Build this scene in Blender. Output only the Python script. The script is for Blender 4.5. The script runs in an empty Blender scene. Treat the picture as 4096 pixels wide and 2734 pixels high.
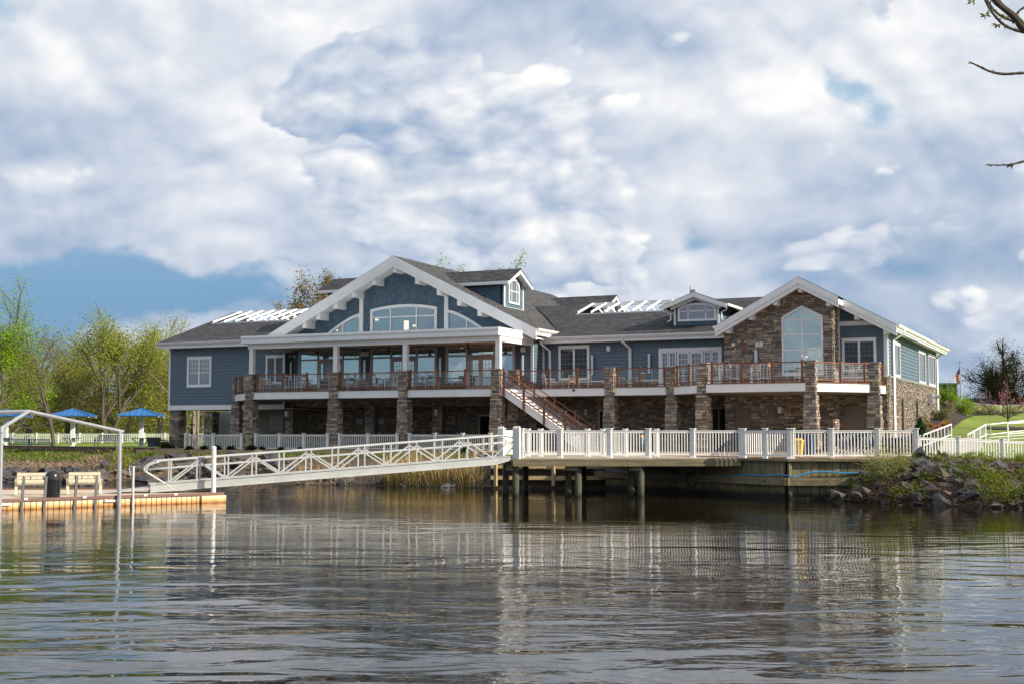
import bpy, bmesh, math, random
from mathutils import Vector, Matrix, noise as mnoise
import numpy as np
random.seed(7)
SC=bpy.context.scene; COL=SC.collection
# ---------------------------------------------------------------- camera
F=5300.; HOR=1735.; EZ=2.55
TH=math.atan((HOR-1367.)/F); AL=math.atan(.457)
ca,sa=math.cos(AL),math.sin(AL); ct,st=math.cos(TH),math.sin(TH)
cd=bpy.data.cameras.new('camera'); cam=bpy.data.objects.new('camera',cd); COL.objects.link(cam)
cam.location=(0,0,EZ); cam.rotation_euler=(math.pi/2+TH,0,AL)
cd.sensor_width=36; cd.lens=36*F/4096; cd.clip_end=4000; cd.clip_start=.1
SC.camera=cam
SC.view_settings.view_transform='Standard'; SC.view_settings.look='None'
SC.view_settings.exposure=0.60; SC.view_settings.gamma=1
SC.cycles.max_bounces=8; SC.cycles.transparent_max_bounces=16
# ---------------------------------------------------------------- node helpers
class NT:
    def __init__(s,tree): s.t=tree; s.n=tree.nodes; s.l=tree.links
    def put(s,sock,v):
        if v is None: return
        if isinstance(v,bpy.types.NodeSocket): s.l.new(v,sock)
        else:
            if isinstance(v,(tuple,list)) and len(v)==3 and sock.type=='RGBA': v=(*v,1)
            sock.default_value=v
    def m(s,op,a,b=None,c=None,clamp=False):
        n=s.n.new('ShaderNodeMath'); n.operation=op; n.use_clamp=clamp
        s.put(n.inputs[0],a); s.put(n.inputs[1],b); s.put(n.inputs[2],c); return n.outputs[0]
    def vm(s,op,a,b=None,sc=None):
        n=s.n.new('ShaderNodeVectorMath'); n.operation=op; s.put(n.inputs[0],a)
        if b is not None: s.put(n.inputs[1],b)
        if sc is not None: s.put(n.inputs['Scale'],sc)
        return n.outputs['Value'] if op in('DOT_PRODUCT','LENGTH') else n.outputs[0]
    def mix(s,f,a,b,mode='MIX'):
        n=s.n.new('ShaderNodeMix'); n.data_type='RGBA'; n.blend_type=mode; n.clamp_factor=True
        s.put(n.inputs[0],f); s.put(n.inputs[6],a); s.put(n.inputs[7],b); return n.outputs[2]
    def noise(s,v,scale,det=4,rough=.55,dist=0):
        n=s.n.new('ShaderNodeTexNoise'); s.put(n.inputs['Vector'],v); n.inputs['Scale'].default_value=scale
        n.inputs['Detail'].default_value=det; n.inputs['Roughness'].default_value=rough; n.inputs['Distortion'].default_value=dist
        return n.outputs[0]
    def ramp(s,f,st,interp='LINEAR'):
        n=s.n.new('ShaderNodeValToRGB'); s.put(n.inputs[0],f); e=n.color_ramp.elements; n.color_ramp.interpolation=interp
        while len(e)<len(st): e.new(.5)
        for i,(p,c) in enumerate(st): e[i].position=p; e[i].color=(*c,1) if len(c)==3 else c
        return n.outputs[0]
    def rng(s,v,a,b,c=0,d=1,smooth=False):
        n=s.n.new('ShaderNodeMapRange'); n.clamp=True
        if smooth: n.interpolation_type='SMOOTHSTEP'
        s.put(n.inputs[0],v)
        for i,x in enumerate((a,b,c,d)): s.put(n.inputs[i+1],x)
        return n.outputs[0]
    def comb(s,x,y,z):
        n=s.n.new('ShaderNodeCombineXYZ'); s.put(n.inputs[0],x); s.put(n.inputs[1],y); s.put(n.inputs[2],z); return n.outputs[0]
    def sep(s,v):
        n=s.n.new('ShaderNodeSeparateXYZ'); s.put(n.inputs[0],v); return n.outputs
    def bump(s,h,strength=.4,dist=.02,nrm=None):
        n=s.n.new('ShaderNodeBump'); s.put(n.inputs['Height'],h); n.inputs['Strength'].default_value=strength; n.inputs['Distance'].default_value=dist
        if nrm is not None: s.put(n.inputs['Normal'],nrm)
        return n.outputs[0]
    def pos(s):
        return s.n.new('ShaderNodeNewGeometry').outputs['Position']
# ---------------------------------------------------------------- world : sky with cumulus
SUN_EL=math.radians(29); SUNV=Vector((.995,.055,0)).normalized()
w=bpy.data.worlds.new('World'); SC.world=w; w.use_nodes=True
w.cycles.sampling_method='MANUAL'; w.cycles.sample_map_resolution=256
T=NT(w.node_tree); T.n.clear()
sky=T.n.new('ShaderNodeTexSky'); sky.sky_type='NISHITA'; sky.sun_disc=False; sky.sun_elevation=SUN_EL
sky.sun_rotation=math.atan2(SUNV.x,SUNV.y); sky.air_density=1.0; sky.dust_density=1.2; sky.ozone_density=2.0
tc=T.n.new('ShaderNodeTexCoord').outputs['Generated']
X,Y,Z=T.sep(tc)
rr=T.m('ADD',T.m('MULTIPLY',X,ca),T.m('MULTIPLY',Y,sa)); dd=T.m('ADD',T.m('MULTIPLY',X,-sa),T.m('MULTIPLY',Y,ca))
dm=T.m('MAXIMUM',dd,.05); U=T.m('DIVIDE',rr,dm); V=T.m('DIVIDE',Z,dm)
def blob(px,py,sx,sy,a):
    # a soft bank of thicker / thinner cloud around one direction of the sky
    x=T.m('MULTIPLY',T.m('SUBTRACT',U,(px-2048)/F),F/sx); y=T.m('MULTIPLY',T.m('SUBTRACT',V,(HOR-py)/F),F/sy)
    e=T.m('EXPONENT',T.m('MULTIPLY',T.m('ADD',T.m('MULTIPLY',x,x),T.m('MULTIPLY',y,y)),-1))
    return T.m('MULTIPLY',e,a)
def blobs(lst):
    acc=None
    for b in lst:
        o=blob(*b); acc=o if acc is None else T.m('ADD',acc,o)
    return acc
cov=blobs([(500,1150,1100,170,-.34),(1500,1290,500,60,-.04),(3390,350,150,80,-.22),(3540,450,100,80,-.20),(1850,1080,450,160,.16),(300,1400,1000,230,-.24),(2000,520,1700,420,.075),(3080,1110,380,45,-.09),(3650,1330,300,60,-.05),
  (3280,250,130,60,-.10),(150,700,260,90,.12),(60,1330,300,90,-.10),(2300,1130,500,60,.06),(1600,290,420,190,.30),(250,1520,700,120,-.16),(1000,560,900,260,.05),(3000,420,420,170,.05),(3950,1330,250,90,.05),(0,-400,6000,700,.02)])
bright=blobs([(2130,270,230,100,.30),(2850,400,380,130,.30),(3050,320,200,80,.16),(170,690,190,60,.42),(350,760,300,60,.14),(600,1150,1000,150,-.10),(200,230,520,230,.22),(1150,1000,300,60,-.02),(2250,1060,300,50,.16),
  (700,520,600,160,.10),(1900,820,350,80,.16),(2850,1190,420,30,.14),(3880,330,200,110,.16),(3000,850,200,60,.12),(3980,500,200,80,.06),(2900,700,300,100,.10),
  (1350,230,420,170,-.13),(900,640,260,70,-.06),(3650,560,420,60,-.26),(2150,760,240,90,-.12),(3300,930,700,110,-.16),(2650,130,300,80,-.18),(1800,640,240,60,-.10),(500,430,260,60,-.10),(1000,1230,700,110,-.30),(3600,1080,500,70,-.18),(1700,420,200,200,-.05)])
def wn(v,sc,amp):
    n=T.n.new('ShaderNodeTexNoise'); T.put(n.inputs['Vector'],v); n.inputs['Scale'].default_value=sc; n.inputs['Detail'].default_value=3
    return T.vm('SCALE',T.vm('SUBTRACT',n.outputs[1],(.5,.5,.5)),sc=amp)
Q=T.vm('MULTIPLY',tc,(1,1,1.6)); Q=T.vm('ADD',Q,T.vm('ADD',wn(Q,3.2,.10),wn(Q,18,.016)))
def field(seed,sc,off):
    v=T.vm('ADD',Q,tuple(seed[i]+off[i] for i in range(3)))
    n=T.noise(v,sc,9,.53,0); o=[]
    for k,(m_,a_) in enumerate(((3.1,.22),(7.5,.11),(18,.05))):
        vo=T.n.new('ShaderNodeTexVoronoi'); vo.feature='F1'; T.put(vo.inputs['Vector'],v); vo.inputs['Scale'].default_value=sc*m_
        n=T.m('ADD',n,T.m('MULTIPLY',T.m('SUBTRACT',.42,T.m('POWER',vo.outputs[0],1.6)),a_))
    return n
def layer(seed,sc,o=.011,k=2.4):
    f0=field(seed,sc,(0,0,0)); f1=field(seed,sc,(o*.8*ca,o*.8*sa,o*2.0)); return f0,T.m('MULTIPLY',T.m('SUBTRACT',f0,f1),k)
A0,A1=layer((0.31,.12,.05),3.1,.010,3.2); B0,B1=layer((3.3,1.7,.9),3.9,.010,3.0)
soft=T.noise(T.vm('ADD',Q,(5,2,1)),3.4,5,.5)
litA=T.m('ADD',T.m('ADD',T.m('MULTIPLY',A1,.6),bright),T.m('ADD',T.m('MULTIPLY',T.m('SUBTRACT',soft,.5),1.7),.50))
litB=T.m('ADD',T.m('ADD',B1,T.m('MULTIPLY',bright,.9)),T.m('ADD',T.m('MULTIPLY',T.m('SUBTRACT',B0,.62),.8),.52))
mB=T.rng(T.m('ADD',B0,T.m('MULTIPLY',cov,1.0)),.575,.625,smooth=True)
lit=T.m('ADD',T.m('MULTIPLY',litA,T.m('SUBTRACT',1,mB)),T.m('MULTIPLY',litB,mB))
mask=T.rng(T.m('ADD',T.m('ADD',A0,T.m('MULTIPLY',T.m('SUBTRACT',T.noise(Q,15,7,.62),.5),.42)),cov),.31,.46,smooth=True); mask=T.m('MAXIMUM',mask,mB)
ccol=T.ramp(lit,[(0.0,(2.6,4.0,5.9)),(.2,(3.9,4.9,6.5)),(.42,(5.5,6.2,7.4)),(.66,(7.3,7.7,8.4)),(.95,(9.9,9.8,9.7))])
skc=T.vm('MULTIPLY',sky.outputs[0],(.62,.80,.92))
skc=T.mix(.8,skc,T.ramp(V,[(0.0,(4.0,5.3,6.7)),(.04,(1.9,3.5,5.6)),(.10,(2.0,3.7,5.9)),(.16,(2.8,4.6,6.7)),(.22,(4.7,6.5,8.1))]))
colr=T.mix(mask,skc,ccol)
bg=T.n.new('ShaderNodeBackground'); T.put(bg.inputs[0],colr); bg.inputs[1].default_value=.068
T.l.new(bg.outputs[0],T.n.new('ShaderNodeOutputWorld').inputs[0])
# ---------------------------------------------------------------- sun
sl=bpy.data.lights.new('sun','SUN'); sl.energy=4.6; sl.angle=math.radians(.5); sl.color=(1,.90,.74)
so=bpy.data.objects.new('sun',sl); COL.objects.link(so); so.location=(60,0,60)
sd=Vector((SUNV.x*math.cos(SUN_EL),SUNV.y*math.cos(SUN_EL),math.sin(SUN_EL)))
so.rotation_euler=sd.to_track_quat('Z','Y').to_euler()
# ---------------------------------------------------------------- survey helpers (a sight line met with a real plane)
def ray(px,py):
    a=(px-2048)/F; b=-(py-1367)/F; d=ct-b*st
    return Vector((a*ca-d*sa,a*sa+d*ca,st+b*ct))
def onY(px,py,Y): v=ray(px,py); t=Y/v.y; return Vector((v.x*t,Y,EZ+v.z*t))
def onX(px,py,X): v=ray(px,py); t=X/v.x; return Vector((X,v.y*t,EZ+v.z*t))
def onZ(px,py,Z): v=ray(px,py); t=(Z-EZ)/v.z; return Vector((v.x*t,v.y*t,Z))
def C(r,d,z=0): return Vector((r*ca-d*sa,r*sa+d*ca,z))
def onD(px,py,d):
    v=ray(px,py); k=-v.x*sa+v.y*ca; t=d/k; return Vector((v.x*t,v.y*t,EZ+v.z*t))
def rd(p): return (p[0]*ca+p[1]*sa, -p[0]*sa+p[1]*ca)
# ---------------------------------------------------------------- mesh helpers
OFF={}
IDT=lambda p:Vector(p)
class MB:
    def __init__(s,tf=None): s.v=[]; s.f=[]; s.tf=tf or IDT
    def add(s,vs,fs):
        b=len(s.v); tf=s.tf; s.v+= [tf(p) for p in vs]; s.f+=[tuple(b+i for i in f) for f in fs]
    def box(s,x0,x1,y0,y1,z0,z1):
        s.add([(x0,y0,z0),(x1,y0,z0),(x1,y1,z0),(x0,y1,z0),(x0,y0,z1),(x1,y0,z1),(x1,y1,z1),(x0,y1,z1)],
              [(0,3,2,1),(4,5,6,7),(0,1,5,4),(1,2,6,5),(2,3,7,6),(3,0,4,7)])
    def frus(s,x,y,z0,z1,w0,w1,d0=None,d1=None):
        d0=d0 or w0; d1=d1 or w1
        vs=[(x-w0/2,y-d0/2,z0),(x+w0/2,y-d0/2,z0),(x+w0/2,y+d0/2,z0),(x-w0/2,y+d0/2,z0),(x-w1/2,y-d1/2,z1),(x+w1/2,y-d1/2,z1),(x+w1/2,y+d1/2,z1),(x-w1/2,y+d1/2,z1)]
        s.add(vs,[(0,3,2,1),(4,5,6,7),(0,1,5,4),(1,2,6,5),(2,3,7,6),(3,0,4,7)])
    def bar(s,p,q,w,h,up=(0,0,1)):
        p=Vector(p);q=Vector(q);t=(q-p)
        if t.length<1e-6: return
        t.normalize(); u=Vector(up)
        if abs(t.dot(u))>.98: u=Vector((1,0,0))
        a=t.cross(u).normalized()*w/2; b=a.normalized().cross(t).normalized()*h/2
        vs=[p-a-b,p+a-b,p+a+b,p-a+b,q-a-b,q+a-b,q+a+b,q-a+b]
        s.add(vs,[(0,1,2,3),(4,7,6,5),(0,4,5,1),(1,5,6,2),(2,6,7,3),(3,7,4,0)])
    def tube(s,pts,r,n=6,cap=True):
        pts=[Vector(p) for p in pts]; rs=r if isinstance(r,(list,tuple)) else [r]*len(pts); vs=[];fs=[]
        pa=None
        for i,p in enumerate(pts):
            t=(pts[min(i+1,len(pts)-1)]-pts[max(i-1,0)]).normalized()
            if pa is None:
                u=Vector((0,0,1)) if abs(t.z)<.9 else Vector((1,0,0)); pa=t.cross(u).normalized()
            else:
                pa=(pa-t*pa.dot(t)); pa=pa.normalized() if pa.length>1e-6 else t.orthogonal().normalized()
            b=t.cross(pa)
            for k in range(n):
                g=2*math.pi*k/n; vs.append(p+(pa*math.cos(g)+b*math.sin(g))*rs[i])
        for i in range(len(pts)-1):
            for k in range(n): fs.append((i*n+k,i*n+(k+1)%n,(i+1)*n+(k+1)%n,(i+1)*n+k))
        if cap: fs.append(tuple(range(n))[::-1]); fs.append(tuple(range((len(pts)-1)*n,len(pts)*n)))
        s.add(vs,fs)
    def poly(s,pts,thick=None):
        pts=[Vector(p) for p in pts]; n=len(pts)
        if thick is None: s.add(pts,[tuple(range(n))]); return
        t=Vector(thick); s.add(pts+[p+t for p in pts],[tuple(range(n)),tuple(range(2*n-1,n-1,-1))]+[(i,(i+1)%n+0,(i+1)%n+n,i+n)[::-1] for i in range(n)])
    def lathe(s,c,prof,n=16):
        c=Vector(c); vs=[];fs=[]
        for r,z in prof:
            for k in range(n): g=2*math.pi*k/n; vs.append(c+Vector((r*math.cos(g),r*math.sin(g),z)))
        for i in range(len(prof)-1):
            for k in range(n): fs.append((i*n+k,i*n+(k+1)%n,(i+1)*n+(k+1)%n,(i+1)*n+k))
        fs.append(tuple(range(n))[::-1]); fs.append(tuple(range((len(prof)-1)*n,len(prof)*n)))
        s.add(vs,fs)
    def build(s,name,mat,parent=None,smooth=False,off=None):
        o0=off if off is not None else (OFF.get(parent.name,Vector((0,0,0))) if parent else Vector((0,0,0)))
        me=bpy.data.meshes.new(name); me.from_pydata([v-o0 for v in s.v],[],s.f); me.update()
        if mat: me.materials.append(mat)
        if smooth: me.polygons.foreach_set('use_smooth',[True]*len(me.polygons))
        o=bpy.data.objects.new(name,me); COL.objects.link(o); OFF[o.name]=o0
        if parent: o.parent=parent
        return o
def tag(o,label=None,cat=None,group=None,kind=None):
    if label: o['label']=label
    if cat: o['category']=cat
    if group: o['group']=group
    if kind: o['kind']=kind
    return o
def thing(name,loc,label,cat,group=None,rz=0):
    o=bpy.data.objects.new(name,None); COL.objects.link(o); o.location=loc; o.rotation_euler=(0,0,rz); o.empty_display_size=.3
    OFF[o.name]=Vector(loc); return tag(o,label,cat,group)
def local(name,label,cat,group=None):
    o=thing(name,(0,0,0),label,cat,group); return o
def kids(o): return [c for c in bpy.data.objects if c.parent==o]
def dup(o,loc,rz=0,label=None,sc=None):
    def cp(a,par):
        c=a.copy(); COL.objects.link(c); c.parent=par
        for k in KID.get(a.name,[]): cp(k,c)
        return c
    c=o.copy(); COL.objects.link(c); c.location=loc; c.rotation_euler=(0,0,rz)
    if sc: c.scale=sc if isinstance(sc,(tuple,list)) else (sc,sc,sc)
    if label: c['label']=label
    for k in KID.get(o.name,[]): cp(k,c)
    return c
KID={}
def index_kids():
    KID.clear()
    for a in bpy.data.objects:
        if a.parent: KID.setdefault(a.parent.name,[]).append(a)
# ---------------------------------------------------------------- materials
def mat(name,col=(.5,.5,.5),rough=.6,metal=0,nz=None,nzs=3,bump=0,bs=20,spec=None):
    m=bpy.data.materials.new(name); m.use_nodes=True; t=NT(m.node_tree); b=t.n['Principled BSDF']
    b.inputs['Roughness'].default_value=rough; b.inputs['Metallic'].default_value=metal
    if spec is not None: b.inputs['Specular IOR Level'].default_value=spec
    p=t.pos()
    if nz:
        n=t.noise(p,nzs,5,.6); c=t.mix(t.rng(n,.3,.7),tuple(x*(1-nz) for x in col),tuple(min(1,x*(1+nz)) for x in col)); t.put(b.inputs['Base Color'],c)
    else: b.inputs['Base Color'].default_value=(*col,1)
    if bump: t.put(b.inputs['Normal'],t.bump(t.noise(p,bs,4),bump,.02))
    m.diffuse_color=(*col,1); return m
def bs(m): return NT(m.node_tree),m.node_tree.nodes['Principled BSDF']
M={}
M['white']=mat('white_trim',(.78,.79,.8),.45,nz=.05,nzs=1.5)
M['vinyl']=mat('white_vinyl',(.74,.74,.72),.45,nz=.10,nzs=2)
M['siding']=mat('blue_siding',(.092,.142,.19),.55,nz=.09,nzs=1.2)
M['brown']=mat('brown_composite',(.19,.072,.033),.5,nz=.15,nzs=4)
M['steel']=mat('brushed_steel',(.6,.62,.64),.35,.7,nz=.08)
M['alu']=mat('aluminium',(.50,.51,.5),.42,.35,nz=.1,nzs=2)
M['polesteel']=mat('shade_dark_steel',(.05,.055,.06),.5,.3,nz=.3,nzs=5)  # pole steel darkened to carry the shade of its unlit faces
M['galv']=mat('galvanised_pipe',(.42,.43,.45),.4,.5,nz=.12,nzs=6)
M['darksteel']=mat('dark_steel',(.08,.09,.10),.4,.6,nz=.2)
M['doortan']=mat('taupe_door',(.17,.14,.115),.5,nz=.05)
M['almond']=mat('almond_frame',(.52,.46,.45),.5,nz=.04)
M['dark']=mat('unlit_room_dark',(.012,.012,.013),.8)
M['ceil']=mat('ceiling_panel',(.55,.5,.42),.7,nz=.05)
M['concrete']=mat('concrete',(.30,.30,.30),.8,nz=.18,nzs=1.5,bump=.2)
M['cap']=mat('cap_stone',(.26,.25,.23),.8,nz=.2,nzs=6,bump=.3)
M['teak']=mat('teak_slats',(.42,.22,.09),.5,nz=.25,nzs=8)
M['navy']=mat('navy_plastic',(.012,.03,.11),.45,nz=.2)
M['bluemetal']=mat('blue_coated_metal',(.01,.04,.12),.4,nz=.15)
M['yellow']=mat('yellow_plastic',(.78,.48,.02),.4,nz=.08)
M['black']=mat('black_plastic',(.018,.018,.022),.3,nz=.2)
M['blackm']=mat('black_metal',(.02,.02,.02),.45)
M['cream']=mat('cream_plastic',(.60,.53,.40),.5,nz=.08,nzs=3)
M['hose']=mat('blue_hose',(.02,.25,.52),.35,nz=.1)
M['red']=mat('red_enamel',(.5,.03,.03),.4)
M['bluer']=mat('blue_standing_seam',(.015,.13,.36),.45,.0,nz=.08)
M['green']=mat('green_paint',(.018,.045,.02),.5,nz=.25,nzs=2)
M['lumber']=mat('new_lumber',(.42,.31,.16),.7,nz=.2,nzs=5,bump=.2)
M['reed']=mat('dry_reed',(.42,.29,.13),.8,nz=.25,nzs=3)
M['bark']=mat('bark',(.085,.07,.055),.9,nz=.35,nzs=6,bump=.4)
M['bark2']=mat('pale_bark',(.2,.17,.135),.9,nz=.3,nzs=5,bump=.4)
M['twig']=mat('dry_twigs',(.26,.19,.13),.9,nz=.3,nzs=4)
M['lens']=mat('lamp_lens',(.7,.72,.75),.3)
M['skin']=mat('skin',(.45,.25,.17),.5)
M['hair']=mat('auburn_hair',(.10,.035,.02),.5,nz=.3,nzs=30)
M['navyc']=mat('navy_cloth',(.015,.035,.12),.8,nz=.2,nzs=10)
M['jean']=mat('denim',(.05,.08,.14),.8,nz=.2,nzs=10)
M['paper']=mat('paper_sign',(.6,.6,.6),.6)
M['ink']=mat('black_ink',(.03,.03,.03),.6)
# glass : coated panes, partly see-through
def glass(name,refl,tint,dark=None):
    m=bpy.data.materials.new(name); m.use_nodes=True; t=NT(m.node_tree); t.n.clear()
    g=t.n.new('ShaderNodeBsdfGlossy'); g.inputs[0].default_value=(*tint,1); g.inputs[1].default_value=.015
    nb=t.bump(t.noise(t.pos(),1.1,2),.12,.02); t.put(g.inputs['Normal'],nb)
    if dark is None: d=t.n.new('ShaderNodeBsdfTransparent'); d.inputs[0].default_value=(.55,.6,.6,1)
    else: d=t.n.new('ShaderNodeBsdfDiffuse'); d.inputs[0].default_value=(*dark,1)
    x=t.n.new('ShaderNodeMixShader'); lw=t.n.new('ShaderNodeFresnel'); lw.inputs[0].default_value=1.5
    t.put(x.inputs[0],t.m('ADD',refl,t.m('MULTIPLY',lw.outputs[0],.6),clamp=True)); t.l.new(d.outputs[0],x.inputs[1]); t.l.new(g.outputs[0],x.inputs[2])
    t.l.new(x.outputs[0],t.n.new('ShaderNodeOutputMaterial').inputs[0]); return m
M['glass']=glass('coated_glass',.42,(.72,.86,.86))
M['glassd']=glass('dark_window_glass',.03,(.6,.65,.7),(.03,.034,.04))
M['glassp']=glass('pale_blind_glass',.10,(.7,.78,.85),(.13,.15,.17))
M['glassf']=glass('door_glass',.14,(.6,.66,.72),(.06,.065,.07))
M['greysash']=mat('grey_sash',(.16,.17,.18),.5)
def emis(name,c,s):
    m=bpy.data.materials.new(name); m.use_nodes=True; t=NT(m.node_tree); b=t.n['Principled BSDF']
    b.inputs['Emission Color'].default_value=(*c,1); b.inputs['Emission Strength'].default_value=s; return m
M['lamp']=emis('lit_lamp',(1,.72,.4),3)
# stone : every stone is its own island of geometry
def stone(name,cols,rough=.85):
    m=mat(name,cols[1],rough); t,b=bs(m); g=t.n.new('ShaderNodeNewGeometry')
    k=len(cols); c=t.ramp(g.outputs['Random Per Island'],[(i/k,cc) for i,cc in enumerate(cols)],'CONSTANT')
    n=t.noise(t.pos(),9,5,.65); c=t.mix(t.rng(n,.25,.75),t.vm('SCALE',c,sc=.62),t.vm('SCALE',c,sc=1.3)); t.put(b.inputs['Base Color'],c)
    t.put(b.inputs['Normal'],t.bump(n,.6,.03)); return m
SCOL=[tuple((v*.88+sum(q)/25)*1.65 for v in q) for q in [(.165,.125,.095),(.11,.09,.078),(.24,.185,.135),(.135,.12,.11),(.30,.235,.165),(.095,.075,.062),(.20,.165,.135),(.155,.115,.08),(.17,.155,.145),(.25,.20,.15)]]
M['stone']=stone('ledge_stone',SCOL)
M['mortar']=mat('mortar',(.16,.145,.13),.95,nz=.2,nzs=8)
M['block']=stone('retaining_block',[(.15,.085,.06),(.19,.12,.085),(.12,.08,.065),(.22,.15,.11)])
M['rock']=mat('riprap_rock',(.14,.125,.115),.9); t,b=bs(M['rock'])
g=t.n.new('ShaderNodeNewGeometry'); n=t.noise(t.pos(),3.5,7,.65); c=t.ramp(g.outputs['Random Per Island'],[(0,(.075,.062,.052)),(.35,(.10,.09,.083)),(.6,(.14,.10,.078)),(.85,(.05,.05,.055))])
c=t.mix(t.rng(n,.3,.7),t.vm('SCALE',c,sc=.5),t.vm('SCALE',c,sc=1.45)); t.put(b.inputs['Base Color'],c); t.put(b.inputs['Normal'],t.bump(n,.9,.08))
def shingle(name,c0,c1,u,v,bw,rh,br=.6):
    m=mat(name,c0,.9); t,b=bs(m); P=t.sep(t.pos()); ax={'x':P[0],'y':P[1],'z':P[2]}
    U=t.m('MULTIPLY',ax[u],1.0) if u!='xy' else None
    n=t.n.new('ShaderNodeTexBrick'); t.put(n.inputs['Vector'],t.comb(ax[u],t.m('MULTIPLY',ax[v],1.06),0)); n.inputs['Scale'].default_value=1
    n.inputs['Brick Width'].default_value=bw; n.inputs['Row Height'].default_value=rh; n.inputs['Mortar Size'].default_value=.008
    n.inputs['Color1'].default_value=(*c0,1); n.inputs['Color2'].default_value=(*c1,1); n.inputs['Mortar'].default_value=(*[x*br*.5 for x in c0],1)
    nn=t.noise(t.pos(),1.3,6,.7); c=t.mix(t.rng(nn,.3,.7),t.vm('SCALE',n.outputs[0],sc=.8),t.vm('SCALE',n.outputs[0],sc=1.25)); t.put(b.inputs['Base Color'],c)
    t.put(b.inputs['Normal'],t.bump(n.outputs[1],-.6,.012)); return m
M['roofx']=shingle('roof_shingles_long',(.010,.010,.013),(.058,.058,.066),'x','y',.32,.15)  # long slopes: weaker sun painted in as a darker copy of the shingles
M['roofy']=shingle('roof_shingles_gable',(.02,.02,.022),(.085,.082,.083),'y','x',.32,.15)  # gable slopes: lighter copy, their sunlit grey put into the colour
M['shakef']=shingle('blue_shakes_front',(.066,.112,.16),(.095,.155,.21),'x','z',.17,.26,.9)
M['shakes']=shingle('blue_shakes_side',(.066,.112,.16),(.095,.155,.21),'y','z',.17,.26,.9)
def wood(name,col,dark,vert=True,pw=.3,darkz=None):
    m=mat(name,col,.85); t,b=bs(m); P=t.sep(t.pos()); r=t.m('ADD',t.m('MULTIPLY',P[0],ca),t.m('MULTIPLY',P[1],sa)); d=t.m('ADD',t.m('MULTIPLY',P[0],-sa),t.m('MULTIPLY',P[1],ca))
    q=t.comb(t.m('MULTIPLY',r,9),t.m('MULTIPLY',d,9),t.m('MULTIPLY',P[2],.9)) if vert else t.comb(t.m('MULTIPLY',r,.8),d,t.m('MULTIPLY',P[2],12))
    n=t.noise(q,1,6,.7); n2=t.noise(t.pos(),2.2,3); g=t.n.new('ShaderNodeNewGeometry')
    c=t.mix(t.rng(n,.3,.68),dark,col); c=t.mix(t.rng(n2,.45,.7,0,.45),c,(.10,.12,.045)); 
    c=t.mix(1,c,t.ramp(g.outputs['Random Per Island'],[(0,(.7,.7,.7)),(1,(1.25,1.2,1.15))]),'MULTIPLY')
    if darkz: c=t.mix(t.rng(t.m('ADD',P[2],t.m('MULTIPLY',n2,.25)),darkz,darkz+.22),(.012,.011,.009),c)  # near-black band towards the bottom of planks and piles
    t.put(b.inputs['Base Color'],c); t.put(b.inputs['Normal'],t.bump(n,.5,.03)); return m
M['bulk']=wood('weathered_planks',(.27,.235,.14),(.07,.058,.035),True,darkz=.28)
M['wale']=wood('weathered_timber',(.25,.21,.13),(.08,.065,.045),False)
M['pile']=wood('tarred_pile',(.10,.10,.07),(.022,.024,.02),True,darkz=.12)
# dock float: cream plastic with rust-coloured stain rising from the water
M['float']=mat('dock_float',(.70,.58,.40),.5); t,b=bs(M['float']); P=t.sep(t.pos()); n=t.noise(t.pos(),3,4)
c=t.ramp(t.m('ADD',P[2],t.m('MULTIPLY',n,.12)),[(.045,(.03,.02,.008)),(.075,(.30,.11,.02)),(.16,(.62,.36,.12)),(.27,(.72,.58,.38))]); t.put(b.inputs['Base Color'],c)
def leafm(name,c0,c1,tr=.35):
    m=bpy.data.materials.new(name); m.use_nodes=True; t=NT(m.node_tree); t.n.clear()
    g=t.n.new('ShaderNodeNewGeometry'); c=t.mix(g.outputs['Random Per Island'],c0,c1)
    c=t.mix(t.rng(t.noise(t.pos(),.45,3),.35,.65,0,.55),c,tuple(x*.6+y*.4 for x,y in zip(c0,(c0[0]*1.4,c0[1]*.75,c0[2]*.6))))
    d=t.n.new('ShaderNodeBsdfDiffuse'); t.put(d.inputs[0],c); tr_=t.n.new('ShaderNodeBsdfTranslucent'); t.put(tr_.inputs[0],t.vm('SCALE',c,sc=1.3))
    x=t.n.new('ShaderNodeMixShader'); x.inputs[0].default_value=tr; t.l.new(d.outputs[0],x.inputs[1]); t.l.new(tr_.outputs[0],x.inputs[2]); t.l.new(x.outputs[0],t.n.new('ShaderNodeOutputMaterial').inputs[0]); return m
M['lf_bright']=leafm('leaf_bright_green',(.15,.27,.02),(.30,.42,.05))
M['lf_yel']=leafm('leaf_yellow_green',(.19,.24,.035),(.38,.40,.09))
M['lf_olive']=leafm('leaf_olive',(.15,.16,.03),(.28,.26,.07))
M['lf_bronze']=leafm('leaf_bronze_green',(.22,.15,.06),(.19,.21,.06))
M['lf_grey']=leafm('leaf_grey_green',(.15,.17,.08),(.25,.26,.13))
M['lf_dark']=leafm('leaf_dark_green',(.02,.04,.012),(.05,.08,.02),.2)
M['lf_pink']=leafm('blossom_pink',(.45,.19,.26),(.60,.36,.42))
M['lf_tan']=leafm('dry_tan_grass',(.36,.21,.09),(.50,.32,.16),.2)
M['lf_weed']=leafm('weed_green',(.15,.21,.02),(.40,.42,.05))
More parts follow.
